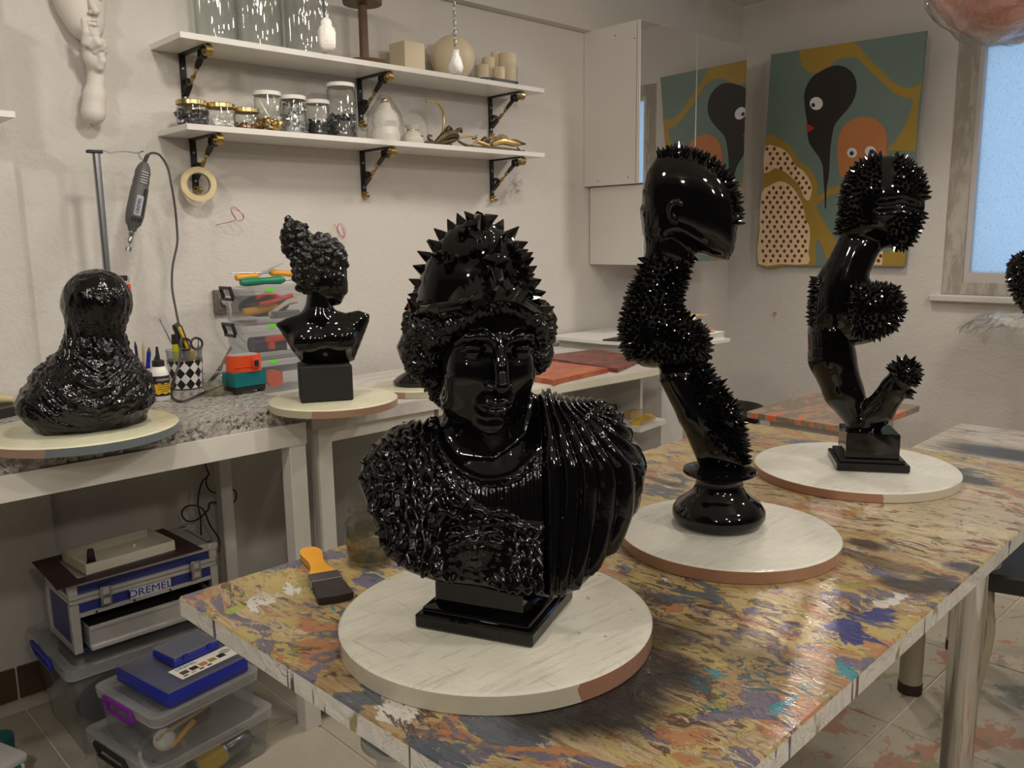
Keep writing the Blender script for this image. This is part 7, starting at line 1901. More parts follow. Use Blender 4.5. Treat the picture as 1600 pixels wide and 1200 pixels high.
for k, (w, d, h, m, ox, oy, rz, lab) in enumerate(((0.25, 0.20, 0.018, 'cream', 0, 0, 5, 'cream book at the bottom of the pile on the ledge'), (0.25, 0.20, 0.010, 'paper', 0.0, 0.0, 5, 'thin pale book with dark cover second from the bottom'), (0.20, 0.18, 0.016, 'art_orange', -0.02, 0.01, 8, 'faded orange red book in the middle of the pile'), (0.13, 0.16, 0.030, 'paper', -0.05, 0.02, 2, 'thick white book above the orange one'), (0.12, 0.15, 0.012, 'cream', -0.05, 0.02, -4, 'narrow cream book near the top of the pile'), (0.12, 0.15, 0.014, 'paper', -0.05, 0.03, 3, 'small white book near the top of the pile'), (0.17, 0.17, 0.005, 'wood', -0.03, 0.03, 0, 'flat brown board on top of the pile of books'))):
    t = thing('book' if k < 6 else 'flat_board', lab, 'book' if k < 6 else 'board', (3.205 + ox, 2.18 + oy, z_), math.radians(rz), 'pile of books on the ledge')
    if k < 6:
        MB().box((0, 0, h / 2), (w - 0.006, d - 0.006, h - 0.004)).build('pages', MAT['paper'], t, smooth=0)
        cv = MB().box((0, 0, h - 0.0012), (w, d, 0.0022)).box((0, 0, 0.0012), (w, d, 0.0022)); cv.build('cover', MAT[m], t, smooth=0)
    else: MB().box((0, 0, h / 2), (w, d, h)).build('body', MAT[m], t, smooth=0)
    z_ += h + 0.0005
# objects on the low shelf of the long bench
def bar(name, label, cat, a, b, z0, w, h, mat, group=None, bevel=0.001):
    A = np.array(a); B = np.array(b); L = np.linalg.norm(B - A); an = math.atan2(*(B - A)[::-1])
    return tag(MB().box((0, 0, h / 2), (L, w, h), bevel=bevel).build(name, MAT[mat], None, 0, loc=((A[0] + B[0]) / 2, (A[1] + B[1]) / 2, z0), rz=an), label, cat, group)
bar('spirit_level', 'yellow edged wooden bar lying at the front of the low shelf', 'level', (2.70, 2.095), (2.845, 2.135), 0.5935, 0.030, 0.018, 'yellow')
bar('wooden_bar', 'pale wooden bar lying just in front of the yellow one', 'bar', (2.71, 2.077), (2.845, 2.108), 0.5935, 0.012, 0.014, 'wood')
bar('wooden_stick', 'thin brown wooden stick lying across the low shelf', 'stick', (2.65, 2.30), (2.80, 2.235), 0.5935, 0.014, 0.012, 'wood_dark')
bar('black_rod', 'black flat rod crossing under the brown stick', 'rod', (2.66, 2.20), (2.72, 2.26), 0.5935, 0.016, 0.008, 'black')
bar('wood_block', 'grey brown wood block behind the yellow bar', 'block', (2.76, 2.185), (2.845, 2.19), 0.5935, 0.035, 0.035, 'wood')
bar('black_box', 'long black box at the back of the low shelf', 'box', (2.70, 2.325), (2.845, 2.335), 0.5935, 0.05, 0.035, 'black')
# crumpled silver bag under the shelf
b = MB(); b.ell((0, 0, 0.20), (0.22, 0.15, 0.20), 26, 16); b.v = [tuple(q) for q in lumpy(b.v, 0.03, 14, 5)]; b.v = [(x, y, max(z, 0.001)) for x, y, z in b.v]
tag(b.build('silver_bag', plain('silver_sack', (0.40, 0.40, 0.40), 0.35, 0.5, bump=0.6, bscale=25), None, 50, loc=(3.05, 1.90, 0.0)), 'crumpled silver grey sack on the floor under the low shelf', 'bag')
# ---------------------------------------------------------------- brush and jar on the studio table
jl = (0.8668, 1.2988, 0.7504)
t = thing('glass_jar', 'open glass jar with grey liquid beside the helmeted bust', 'jar', jl)
rj = 0.047
MB().lathe([(0, 0.001), (rj * 0.9, 0.001), (rj, 0.007), (rj, 0.075), (rj * 0.93, 0.086), (rj * 0.86, 0.092), (rj * 0.86, 0.096), (rj * 0.90, 0.099), (rj * 0.86, 0.103), (rj * 0.88, 0.110), (rj * 0.84, 0.113), (rj * 0.81, 0.108), (rj * 0.80, 0.092), (rj * 0.92, 0.080), (rj - 0.003, 0.070), (rj - 0.003, 0.010), (0, 0.006)], 44).build('body', MAT['glass_thick'], t, smooth=50)
MB().lathe([(0, 0.007), (rj - 0.0036, 0.010), (rj - 0.0036, 0.030), (0, 0.030)], 32).build('liquid', MAT['oil'], t, smooth=40)
b = MB(); b.lathe([(rj - 0.0034, 0.030), (rj - 0.0034, 0.066)], 40)
b.build('stain', clear('ochre_residue', (0.93, 0.90, 0.80), 0.2, 0.1, 0.03, (0.5, 0.36, 0.12)), t)
B0 = np.array((0.7644, 1.2724, 0.7502)); B1 = np.array((0.7991, 1.4125, 0.7502)); B2_ = np.array((0.718, 1.1906, 0.7502))
d_ = B2_ - B1; L_ = float(np.linalg.norm(d_)); an = math.atan2(d_[1], d_[0])
t = thing('paint_brush', 'flat paint brush with orange handle and dark bristles left of the helmeted bust', 'brush', tuple(B1 + np.array((0, 0, 0.0015))), an)
hw_ = 0.0306
hl = L_ * 0.60
ol = [(0, 0.008), (0.012, 0.017), (0.035, 0.020), (hl * 0.55, 0.014), (hl * 0.78, 0.016), (hl, hw_ * 0.86)]
pl = spline([(x, y) for x, y in ol], 5); pl = pl + [(x, -y) for x, y in pl[::-1]]
MB().prism(pl, 0.001, 0.013).build('handle', MAT['wood_orange'], t, smooth=30)
MB().box((hl + 0.018, 0, 0.0075), (0.036, hw_ * 1.80, 0.015), bevel=0.0015).build('ferrule', MAT['steel'], t)
b = MB(); b.prism([(hl + 0.036, hw_ * 0.86), (L_ + 0.012, hw_ * 0.98), (L_ + 0.016, 0), (L_ + 0.012, -hw_ * 0.98), (hl + 0.036, -hw_ * 0.86)], 0.0012, 0.0125)
b.build('bristles', MAT['bristle'], t, smooth=0)

# ---------------------------------------------------------------- under the granite bench
tub = clear_box('large_tub', 'large clear plastic tub under the blue tool case', 'tub', (0.575, 2.265, 0.0005), 0.0, 0.48, 0.36, 0.268, 0.022, (('l', 'blue'),), None, 0.88, hw=0.07)
inbox(tub, 'dark_bag', 'dark grey plastic bag of things inside the large tub', 'bag', MB().ell((0.22, 0.16, 0.068), (0.17, 0.115, 0.064), 20, 12), plain('dark_bag', (0.03, 0.032, 0.036), 0.4))
inbox(tub, 'clear_packet', 'crinkled see through packet lying on the dark bag in the tub', 'packet', MB().box((0.21, 0.085, 0.150), (0.13, 0.05, 0.05), 0.1, 0.012), plain('crinkled_packet', (0.22, 0.20, 0.17), 0.2, 0.2, bump=0.9, bscale=60))
inbox(tub, 'brass_strip', 'strip of brass pieces inside the large tub', 'strip', MB().tube(spline([(0.15, 0.040, 0.180), (0.18, 0.036, 0.186), (0.22, 0.036, 0.192), (0.26, 0.040, 0.200)], 4), 0.006, 8), 'brass_light')
inbox(tub, 'grey_sheet', 'grey blue plastic sheet lining the large tub', 'sheet', MB().box((0.24, 0.318, 0.15), (0.36, 0.012, 0.16), 0.0, 0.004), plain('grey_sheet', (0.12, 0.13, 0.145), 0.5))
# yellow paper scrap at the handle
tag(MB().add([(0, 0, 0), (0.03, 0.02, 0.01), (0.025, 0.03, -0.05), (0.004, 0.012, -0.075)], [(0, 1, 2, 3)]).build('paper_scrap', MAT['cream'], tub), None)
# blue aluminium framed tool case
TC = thing('tool_case', 'blue aluminium framed tool case with an open drawer on the large tub', 'case', (0.618, 2.342, 0.2695), math.radians(0.5))
cw_, cd_, ch_ = 0.40, 0.205, 0.205
hs = 0.150
MB().box((cw_ / 2, cd_ / 2 + 0.002, hs + (ch_ - hs) / 2), (cw_ - 0.006, cd_ - 0.006, ch_ - hs - 0.004)).build('lid', MAT['blue_case'], TC, smooth=0)
bd = MB().box((cw_ / 2, cd_ - 0.006, hs / 2), (cw_ - 0.008, 0.008, hs)).box((0.006, cd_ / 2, hs / 2), (0.008, cd_ - 0.01, hs)).box((cw_ - 0.006, cd_ / 2, hs / 2), (0.008, cd_ - 0.01, hs)).box((cw_ / 2, 0.006, 0.122), (cw_ - 0.01, 0.008, 0.045)).box((cw_ / 2, cd_ / 2, 0.004), (cw_ - 0.01, cd_ - 0.01, 0.008))
bd.build('body', MAT['blue_case'], TC, smooth=0)
MB().box((cw_ / 2, cd_ / 2, ch_ + 0.001), (cw_ - 0.03, cd_ - 0.03, 0.004)).build('lid_plate', MAT['alu'], TC, smooth=0)
def frame_bar(lo, hi): return MB().box([(a + b) / 2 for a, b in zip(lo, hi)], [b - a for a, b in zip(lo, hi)], bevel=0.0015).build('edge_rail', MAT['alu'], TC)
e = 0.018
for z0, z1 in ((0, e), (hs - 0.012, hs - 0.001), (hs + 0.001, hs + 0.012), (ch_ - e, ch_ + 0.001)):
    frame_bar((0, -0.003, z0), (cw_, 0.006, z1)) if z0 > 0.01 else None
    frame_bar((-0.003, 0, z0), (0.006, cd_, z1)); frame_bar((cw_ - 0.006, 0, z0), (cw_ + 0.003, cd_, z1))
for x in (0, cw_):
    for y in (0, cd_):
        x0 = x - 0.004 if x == 0 else x - e; y0 = y - 0.004 if y == 0 else y - e
        frame_bar((x0, y0, 0), (x0 + e + 0.004, y0 + e + 0.004, hs - 0.013)); frame_bar((x0, y0, hs + 0.013), (x0 + e + 0.004, y0 + e + 0.004, ch_ - e))
        MB().box((x0 + (e + 0.004) / 2, y0 + (e + 0.004) / 2, ch_ - 0.006), (e + 0.012, e + 0.012, 0.020), bevel=0.005, seg=2).build('corner_cap', MAT['alu'], TC)
frame_bar((0.018, -0.003, 0.098), (cw_ - 0.018, 0.004, 0.110))
frame_bar((0.0, 0.0, ch_ - 0.004), (cw_, 0.022, ch_ + 0.004)); frame_bar((0.0, cd_ - 0.022, ch_ - 0.004), (cw_, cd_, ch_ + 0.004))
for x in (0.085, 0.335):
    la = MB().box((x, -0.010, hs - 0.006), (0.030, 0.012, 0.056), bevel=0.004, seg=2).build('latch', MAT['steel'], TC)
    MB().box((x, -0.017, hs + 0.008), (0.016, 0.006, 0.018), bevel=0.002).build('catch', MAT['alu'], la); MB().box((x, -0.017, hs - 0.020), (0.018, 0.006, 0.016), bevel=0.002).build('catch', MAT['alu'], la)
bp = MB().box((0.205, -0.0055, 0.124), (0.115, 0.003, 0.029), bevel=0.0006).build('badge', plain('badge_plate', (0.62, 0.62, 0.60), 0.4), TC)
flat_text(TC, 'DREMEL', 0.030, Matrix.Translation((0.205, -0.0074, 0.124)) @ Matrix.Rotation(PI / 2, 4, 'X') @ Matrix.Diagonal((1.12, 1, 1, 1)), 'blue')
dr = MB().box((cw_ / 2 + 0.004, -0.030, 0.046), (cw_ - 0.048, 0.004, 0.062)).box((cw_ / 2 + 0.004, 0.05, 0.018), (cw_ - 0.05, 0.16, 0.004)).box((0.032, 0.05, 0.045), (0.003, 0.16, 0.055)).box((cw_ - 0.024, 0.05, 0.045), (0.003, 0.16, 0.055)).build('drawer', MAT['alu'], TC, smooth=0)
MB().box((cw_ / 2 + 0.004, -0.034, 0.074), (cw_ - 0.048, 0.012, 0.012), bevel=0.003).build('drawer_rail', MAT['alu'], dr); MB().box((cw_ / 2 + 0.004, -0.034, 0.018), (cw_ - 0.048, 0.012, 0.012), bevel=0.003).build('drawer_rail', MAT['alu'], dr)
MB().box((cw_ / 2, 0.04, 0.066), (cw_ - 0.07, 0.12, 0.004)).build('drawer_liner', MAT['black'], dr, smooth=0)
for x in (0.06, 0.16, 0.26): MB().lathe([(0, 0.003), (0.003, 0.002), (0.003, 0)], 8, (x, -0.004, 0.104), M=X90).build('screw', MAT['iron'], TC)
# plum card frame, cream tray and black cone on the case
zc = 0.2695 + ch_ + 0.0065
PF = MB()
fo_ = [(0.575, 2.285), (0.965, 2.30), (0.955, 2.560), (0.585, 2.545)]; fi_ = [(0.635, 2.325), (0.905, 2.335), (0.90, 2.520), (0.64, 2.510)]
cxy = np.mean(fo_, 0)
vs = [(x - cxy[0], y - cxy[1], z) for z in (0, 0.003) for x, y in fo_ + fi_]
PF.add(vs, [(8 + i, 8 + (i + 1) % 4, 12 + (i + 1) % 4, 12 + i) for i in range(4)] + [(i, 4 + i, 4 + (i + 1) % 4, (i + 1) % 4) for i in range(4)] + [(i, (i + 1) % 4, 8 + (i + 1) % 4, 8 + i) for i in range(4)] + [(4 + i, 12 + i, 12 + (i + 1) % 4, 4 + (i + 1) % 4) for i in range(4)])
pf = PF.build('card_frame', MAT['plum'], None, 0, loc=(cxy[0], cxy[1], zc)); tag(pf, 'dark plum rectangular card frame lying on the tool case', 'frame')
CT = thing('cream_tray', 'shallow cream tray resting on the plum card frame', 'tray', (0.660, 2.330, zc + 0.0035), math.radians(4))
tw, td, th_ = 0.245, 0.165, 0.024
MB().box((tw / 2, td / 2, 0.002), (tw, td, 0.004)).build('base', MAT['cream'], CT, smooth=0)
for lo, hi in (((0, 0), (tw, 0.006)), ((0, td - 0.006), (tw, td)), ((0, 0.006), (0.006, td - 0.006)), ((tw - 0.006, 0.006), (tw, td - 0.006))):
    MB().box(((lo[0] + hi[0]) / 2, (lo[1] + hi[1]) / 2, 0.004 + th_ / 2), (hi[0] - lo[0], hi[1] - lo[1], th_)).build('side', MAT['cream'], CT, smooth=0)
MB().lathe([(0.006, 0), (0.0045, 0.007), (0, 0.009)], 12, (tw * 0.72, td * 0.66, 0.004)).build('peg', MAT['cream'], CT)
t = tag(MB().lathe([(0, 0), (0.012, 0), (0.013, 0.002), (0.0085, 0.044), (0.0075, 0.048), (0, 0.048)], 20).build('black_cone', MAT['black'], None, loc=(0.688, 2.375, zc + 0.0080)), 'small black cone standing on the left corner of the cream tray', 'cone')
# two smaller tubs, the blue bit case and organiser
t3 = clear_box('clear_tub', 'lower clear tub of the small stack on the floor, with a dark handle', 'tub', (0.632, 1.905, 0.0005), math.radians(9), 0.345, 0.30, 0.132, 0.016, (('l', 'black'),), 'small clear tubs under the bench end')
t2_ = clear_box('clear_tub', 'upper clear tub of the small stack, with a purple handle', 'tub', (0.650, 1.892, 0.1335), math.radians(9.5), 0.285, 0.268, 0.128, 0.016, (('l', 'purple'),), 'small clear tubs under the bench end')
inbox(t2_, 'dowel', 'long pale dowel lying in the upper small tub', 'dowel', MB().cyl((0.02, 0.04, 0.050), (0.25, 0.05, 0.080), 0.005, n=10), 'wood')
inbox(t2_, 'carving_tool', 'short orange carving tool in the upper small tub', 'tool', MB().cyl((0.05, 0.03, 0.018), (0.12, 0.04, 0.050), 0.005, 0.007, 10), 'wood_orange')
inbox(t2_, 'cotton_ball', 'white cotton ball in the corner of the upper small tub', 'ball', MB().ell((0.045, 0.05, 0.034), 0.026, 16, 10), 'paper')
inbox(t2_, 'tape_ring', 'dark tape ring lying flat in the upper small tub', 'ring', MB().ring((0.17, 0.12, 0.016), 0.034, 0.010, 24, 8), 'grey')
inbox(t2_, 'grey_bag', 'grey bag at the back of the upper small tub', 'bag', MB().ell((0.15, 0.18, 0.04), (0.10, 0.05, 0.036), 16, 10), plain('grey_bag', (0.22, 0.21, 0.19), 0.4, bump=0.6, bscale=40))
def spray_can(t, a, b, r, parts, label):
    c = thing('spray_can', label, 'can', tuple(t.matrix_basis @ Vector(a)), t.rotation_euler[2], 'spray cans in the lower tub')
    d = (Vector(b) - Vector(a)); L = d.length; q = Vector((0, 0, 1)).rotation_difference(d.normalized()).to_matrix().to_4x4()
    MB().lathe([(0, 0), (r, 0), (r, L * 0.50)], 24, M=q).build('body', MAT[parts[0]], c)
    MB().lathe([(r + 0.0003, L * 0.04), (r + 0.0006, L * 0.045), (r + 0.0006, L * 0.46), (r, L * 0.47)], 24, M=q).build('label', MAT[parts[1]], c)
    MB().lathe([(r, L * 0.50), (r * 1.02, L * 0.52), (r * 1.02, L * 0.90), (r * 0.75, L * 0.96), (r * 0.3, L * 0.965), (r * 0.3, L), (0, L)], 24, M=q).build('cap', MAT[parts[2]], c)
spray_can(t3, (0.13, 0.040, 0.040), (0.31, 0.055, 0.046), 0.028, ('steel', 'yellow', 'gunmetal'), 'spray can with yellow label lying in the lower tub')
spray_can(t3, (0.05, 0.050, 0.034), (0.12, 0.16, 0.034), 0.026, ('steel', 'teal', 'gunmetal'), 'spray can with dark green label lying in the lower tub')
inbox(t3, 'cable_coil', 'coil of pale cable inside the lower tub', 'cable', MB().ring((0.09, 0.10, 0.09), 0.055, 0.005, 28, 8, M=Matrix.Rotation(0.6, 4, 'X')), 'cream')
BC = thing('bit_case', 'flat blue tool bit case lying on the upper small tub', 'case', (0.690, 1.905, 0.2625), math.radians(10))
MB().box((0.11, 0.115, 0.018), (0.225, 0.235, 0.036), bevel=0.006, seg=2).build('base', MAT['blue'], BC)
MB().box((0.11, 0.115, 0.0405), (0.222, 0.232, 0.008), bevel=0.003).build('lid', clear('smoky_clear_lid', (0.72, 0.74, 0.78), 0.12, 1.0, 0.25, (0.55, 0.57, 0.60)), BC)
MB().box((0.135, 0.055, 0.0452), (0.165, 0.062, 0.0012)).build('label', MAT['paper'], BC, smooth=0)
MB().lathe([(0, 0.0008), (0.016, 0.0008), (0.016, 0)], 24, (0.198, 0.062, 0.0456), sy=0.7).build('sticker', MAT['lightgrey'], BC)
flat_text(BC, 'DREMEL', 0.016, Matrix.Translation((0.095, 0.074, 0.0460)), 'teal')
for k in range(5): MB().box((0.075 + 0.026 * k, 0.050, 0.0461), (0.020, 0.018, 0.0006)).build('picture', MAT[('wood_dark', 'bronze', 'art_orange', 'art_gold', 'black')[k]], BC, smooth=0)
for k in range(4): MB().box((0.068 + 0.022 * k, 0.033, 0.0461), (0.012, 0.006, 0.0005)).build('picture', MAT[('teal', 'wood', 'bronze', 'pens')[k]], BC, smooth=0)
OB = thing('organiser_box', 'small blue organiser with clear lid on top of the blue bit case', 'box', (0.745, 2.000, 0.3088), math.radians(10))
MB().box((0.065, 0.05, 0.011), (0.13, 0.10, 0.022), bevel=0.004).build('base', MAT['blue'], OB)
MB().box((0.065, 0.05, 0.0255), (0.128, 0.098, 0.006), bevel=0.002).build('lid', clear('organiser_lid', (0.75, 0.78, 0.80), 0.1, 1.0, 0.35, (0.6, 0.62, 0.64)), OB)
for x in (0.03, 0.10): MB().box((x, -0.001, 0.020), (0.012, 0.004, 0.014)).build('catch', MAT['blue'], OB)
# dark cable loops behind the bench legs
cab = spline([(1.1756, 2.74, 0.6268), (1.1838, 2.735, 0.5881), (1.1849, 2.73, 0.5732), (1.1542, 2.72, 0.5526), (1.1318, 2.71, 0.4928), (1.1365, 2.71, 0.4403), (1.1298, 2.7, 0.3837), (1.1157, 2.69, 0.2887)], 5)
tag(MB().tube(cab, 0.0028, 8).build('hanging_cable', MAT['black']), 'dark cable hanging straight down behind the granite bench', 'cable')
cab = spline([(1.1895, 2.74, 0.5748), (1.1695, 2.72, 0.5493), (1.1806, 2.71, 0.5198), (1.2361, 2.76, 0.4924), (1.288, 2.77, 0.4905), (1.2952, 2.77, 0.4584), (1.2673, 2.77, 0.4366), (1.1908, 2.74, 0.4726), (1.1689, 2.72, 0.455), (1.1208, 2.7, 0.4376), (1.0862, 2.7, 0.4416), (1.0713, 2.7, 0.4695), (1.0858, 2.7, 0.4903), (1.1181, 2.7, 0.4871), (1.1408, 2.69, 0.4685), (1.1544, 2.68, 0.4161), (1.169, 2.66, 0.3768), (1.167, 2.64, 0.3555), (1.0812, 2.4594, 0.4)], 5)
tag(MB().tube(cab, 0.0028, 8).build('looped_cable', MAT['black']), 'dark cable with a loose loop behind the granite bench leg', 'cable')
# teal bottle and grey lidded tub at the lower left corner
t = thing('teal_container', 'teal plastic container with grey lid at the lower left corner', 'container', (0.33, 2.11, 0))
MB().box((0.0, 0.0, 0.09), (0.13, 0.13, 0.18), math.radians(20), 0.012, taper=0.85, seg=2).build('body', plain('teal_clear', (0.01, 0.16, 0.20), 0.25), t)
MB().box((0.0, 0.0, 0.192), (0.145, 0.145, 0.024), math.radians(20), 0.008, seg=2).build('lid', MAT['lightgrey'], t)
MB().box((0.085, 0.03, 0.12), (0.012, 0.035, 0.05), math.radians(20), 0.003).build('tag', MAT['cream'], t)
t = thing('teal_bottle', 'dark teal bottle cap standing behind the grey lidded container', 'bottle', (0.41, 2.31, 0))
MB().lathe([(0, 0), (0.045, 0), (0.047, 0.01), (0.045, 0.08), (0.03, 0.10), (0, 0.105)], 24).build('body', MAT['teal'], t); MB().lathe([(0.032, 0.100), (0.036, 0.102), (0.036, 0.135), (0, 0.137)], 20).build('cap', plain('dark_teal', (0.0, 0.06, 0.07), 0.4), t)

# ---------------------------------------------------------------- painting on the right wall
PN = (-0.9973, 0.0, -0.0728)
PT_ = thing('abstract_painting', 'canvas painting of abstract faces with eyes beside the window', 'painting', (4.4372, 2.0852, 1.1777))
def patch(name, poly, off, mat, label=None, th=0.0006):
    n = np.array(PN); A = [np.array(q) + n * off for q in poly]; B = [q - n * th for q in A]
    k = len(A); b = MB()
    b.add(A + B, [tuple(range(k)), tuple(range(k, 2 * k))[::-1]] + [(i, k + i, k + (i + 1) % k, (i + 1) % k) for i in range(k)])
    o = b.build(name, MAT[mat], PT_, smooth=0)
    if label: o['label'] = label
    return o
patch('canvas', [(-0.0824, 0.4057, 1.1286), (-0.081, -0.3974, 1.1101), (-0.0001, -0.3344, 0.0013), (0.0002, 0.4944, -0.0031)], 0.0, 'art_teal', 'blue green ground of the canvas', 0.022)
patch('painted_shape', spline_closed([(-0.0819, 0.2408, 1.1224), (-0.0819, 0.1684, 1.1213), (-0.0817, 0.0545, 1.1193), (-0.0815, -0.0418, 1.117), (-0.0798, -0.0756, 1.0933), (-0.0765, -0.1105, 1.0482), (-0.0723, -0.1647, 0.9906), (-0.0675, -0.2271, 0.9243), (-0.0641, -0.2796, 0.878), (-0.063, -0.322, 0.8628), (-0.0632, -0.3591, 0.8661), (-0.0645, -0.379, 0.8835), (-0.0655, -0.3857, 0.8978), (-0.0591, -0.3768, 0.809), (-0.0595, -0.3237, 0.8155), (-0.0607, -0.2811, 0.8313), (-0.0632, -0.2375, 0.8655), (-0.067, -0.1841, 0.9178), (-0.0709, -0.1301, 0.9708), (-0.0747, -0.0844, 1.0231), (-0.0764, -0.0388, 1.0467), (-0.0766, 0.0069, 1.0494), (-0.0759, 0.0531, 1.0395), (-0.074, 0.0809, 1.0137), (-0.0729, 0.1283, 0.9989), (-0.0733, 0.1768, 1.004), (-0.0751, 0.2163, 1.0288), (-0.0778, 0.2344, 1.0664)], 2), 0.0007, 'art_gold', 'gold band running from the top edge to the right')
patch('painted_shape', [(-0.0591, -0.3768, 0.809), (-0.0412, -0.3701, 0.5642), (-0.0421, -0.2376, 0.5764), (-0.0431, -0.2372, 0.59), (-0.0453, -0.2708, 0.6209), (-0.0499, -0.3114, 0.6838), (-0.0539, -0.3347, 0.739), (-0.058, -0.3493, 0.7945), (-0.0593, -0.3537, 0.8118)], 0.0007, 'art_gold', 'gold area along the right edge')
patch('painted_shape', spline_closed([(-0.0512, 0.4366, 0.7018), (-0.0504, 0.3671, 0.6905), (-0.048, 0.3045, 0.6581), (-0.0441, 0.2631, 0.6046), (-0.041, 0.2424, 0.561), (-0.0386, 0.1906, 0.5293), (-0.0348, 0.1501, 0.4769), (-0.0301, 0.1313, 0.4127), (-0.0272, 0.138, 0.3729), (-0.0279, 0.1129, 0.3818), (-0.0299, 0.0635, 0.4093), (-0.0306, -0.0026, 0.419), (-0.0282, -0.0032, 0.3863), (-0.0272, 0.063, 0.3729), (-0.0252, 0.1088, 0.345), (-0.0228, 0.1372, 0.3125), (-0.0163, 0.0855, 0.2235), (-0.0109, 0.0345, 0.1487), (-0.0059, -0.009, 0.0812), (-0.0005, -0.0175, 0.007), (-0.0004, 0.0607, 0.006), (-0.0077, 0.1018, 0.105), (-0.0104, 0.1315, 0.1428), (-0.0059, 0.1453, 0.081), (-0.0004, 0.1407, 0.005), (-0.0002, 0.307, 0.0029), (-0.0002, 0.4902, 0.0024), (-0.0247, 0.4649, 0.338)], 2), 0.0007, 'art_gold', 'gold flower outline at the lower left')
patch('painted_shape', spline_closed([(-0.0477, 0.4405, 0.6533), (-0.0473, 0.3775, 0.6481), (-0.0456, 0.325, 0.6252), (-0.0422, 0.2834, 0.5776), (-0.0394, 0.2626, 0.5392), (-0.0375, 0.2216, 0.5134), (-0.0343, 0.1859, 0.4698), (-0.0309, 0.1653, 0.4227), (-0.0275, 0.1698, 0.3768), (-0.0255, 0.1846, 0.3496), (-0.027, 0.2102, 0.3693), (-0.0318, 0.2393, 0.4358), (-0.0347, 0.2807, 0.4753), (-0.0378, 0.3351, 0.5179), (-0.0388, 0.388, 0.5317), (-0.0372, 0.4483, 0.509)], 2), 0.0014, 'art_cream', 'cream outer petal with red dots')
patch('painted_shape', spline_closed([(-0.0292, 0.4648, 0.3997), (-0.0318, 0.4212, 0.436), (-0.0337, 0.3551, 0.4618), (-0.032, 0.2939, 0.4379), (-0.0286, 0.2522, 0.3916), (-0.0235, 0.2144, 0.322), (-0.019, 0.2027, 0.2602), (-0.016, 0.1801, 0.2187), (-0.0115, 0.172, 0.1569), (-0.0052, 0.1822, 0.0706), (-0.0007, 0.1816, 0.0097), (-0.0006, 0.346, 0.0078), (-0.0004, 0.4861, 0.0062), (-0.0143, 0.4774, 0.196)], 2), 0.0014, 'art_cream', 'cream inner petal with red dots')
patch('painted_shape', [(-0.0045, -0.2197, 0.0618), (-0.0087, -0.3398, 0.1196), (-0.0005, -0.3358, 0.0062), (-0.0004, -0.2015, 0.006)], 0.0009, 'art_gold', 'gold corner at the lower right')
patch('painted_shape', [(-0.005, -0.1766, 0.0682), (-0.0059, -0.2256, 0.0814), (-0.0007, -0.2211, 0.0096), (-0.0006, -0.1614, 0.0088)], 0.0014, 'art_cream', 'cream dotted patch at the lower right')
patch('painted_face', spline_closed([(-0.0743, 0.0716, 1.0183), (-0.0741, 0.0155, 1.0144), (-0.072, -0.031, 0.9866), (-0.0692, -0.0591, 0.9473), (-0.066, -0.0691, 0.9038), (-0.0623, -0.0612, 0.854), (-0.0591, -0.0347, 0.8102), (-0.0557, 0.0108, 0.7635), (-0.053, 0.0431, 0.7258), (-0.0494, 0.0565, 0.6761), (-0.0442, 0.0649, 0.606), (-0.0384, 0.0684, 0.5259), (-0.0338, 0.0723, 0.4631), (-0.0305, 0.0813, 0.4183), (-0.0246, 0.083, 0.3363), (-0.0225, 0.0845, 0.3089), (-0.0226, 0.0904, 0.3091), (-0.0279, 0.0925, 0.3825), (-0.0333, 0.0994, 0.4556), (-0.0379, 0.1043, 0.5193), (-0.0413, 0.1225, 0.5657), (-0.0448, 0.1576, 0.6135), (-0.0476, 0.1828, 0.6517), (-0.0509, 0.1922, 0.6976), (-0.0549, 0.1948, 0.7517), (-0.0582, 0.2032, 0.7973), (-0.0615, 0.2096, 0.8426), (-0.0654, 0.2131, 0.8963), (-0.0685, 0.2006, 0.9389), (-0.0715, 0.1716, 0.9788), (-0.073, 0.1284, 1.0006)], 3), 0.0018, 'art_dark', 'dark brown drop shaped face')
patch('painted_eye', [(-0.0614, 0.1089, 0.8415), (-0.0606, 0.1108, 0.8307), (-0.06, 0.1169, 0.8216), (-0.0595, 0.1264, 0.8154), (-0.0593, 0.138, 0.8129), (-0.0594, 0.1506, 0.8143), (-0.0598, 0.1625, 0.8195), (-0.0604, 0.1722, 0.8279), (-0.0612, 0.1786, 0.8385), (-0.062, 0.181, 0.85), (-0.0628, 0.1789, 0.8609), (-0.0635, 0.1727, 0.87), (-0.064, 0.1631, 0.8761), (-0.0641, 0.1514, 0.8786), (-0.064, 0.1389, 0.877), (-0.0636, 0.1271, 0.8718), (-0.063, 0.1175, 0.8634), (-0.0623, 0.1112, 0.8529)], 0.0026, 'art_eye', 'white eye of the dark face'); patch('painted_pupil', [(-0.0612, 0.1505, 0.8385), (-0.0609, 0.1511, 0.8349), (-0.0607, 0.1529, 0.8319), (-0.0606, 0.1557, 0.8299), (-0.0605, 0.1592, 0.829), (-0.0606, 0.163, 0.8295), (-0.0607, 0.1665, 0.8311), (-0.0609, 0.1694, 0.8338), (-0.0611, 0.1713, 0.8372), (-0.0614, 0.172, 0.841), (-0.0616, 0.1714, 0.8445), (-0.0619, 0.1696, 0.8475), (-0.062, 0.1667, 0.8495), (-0.0621, 0.1632, 0.8504), (-0.062, 0.1595, 0.8499), (-0.0619, 0.156, 0.8483), (-0.0617, 0.1531, 0.8456), (-0.0615, 0.1512, 0.8422)], 0.0033, 'art_pupil', 'blue pupil of the dark face')
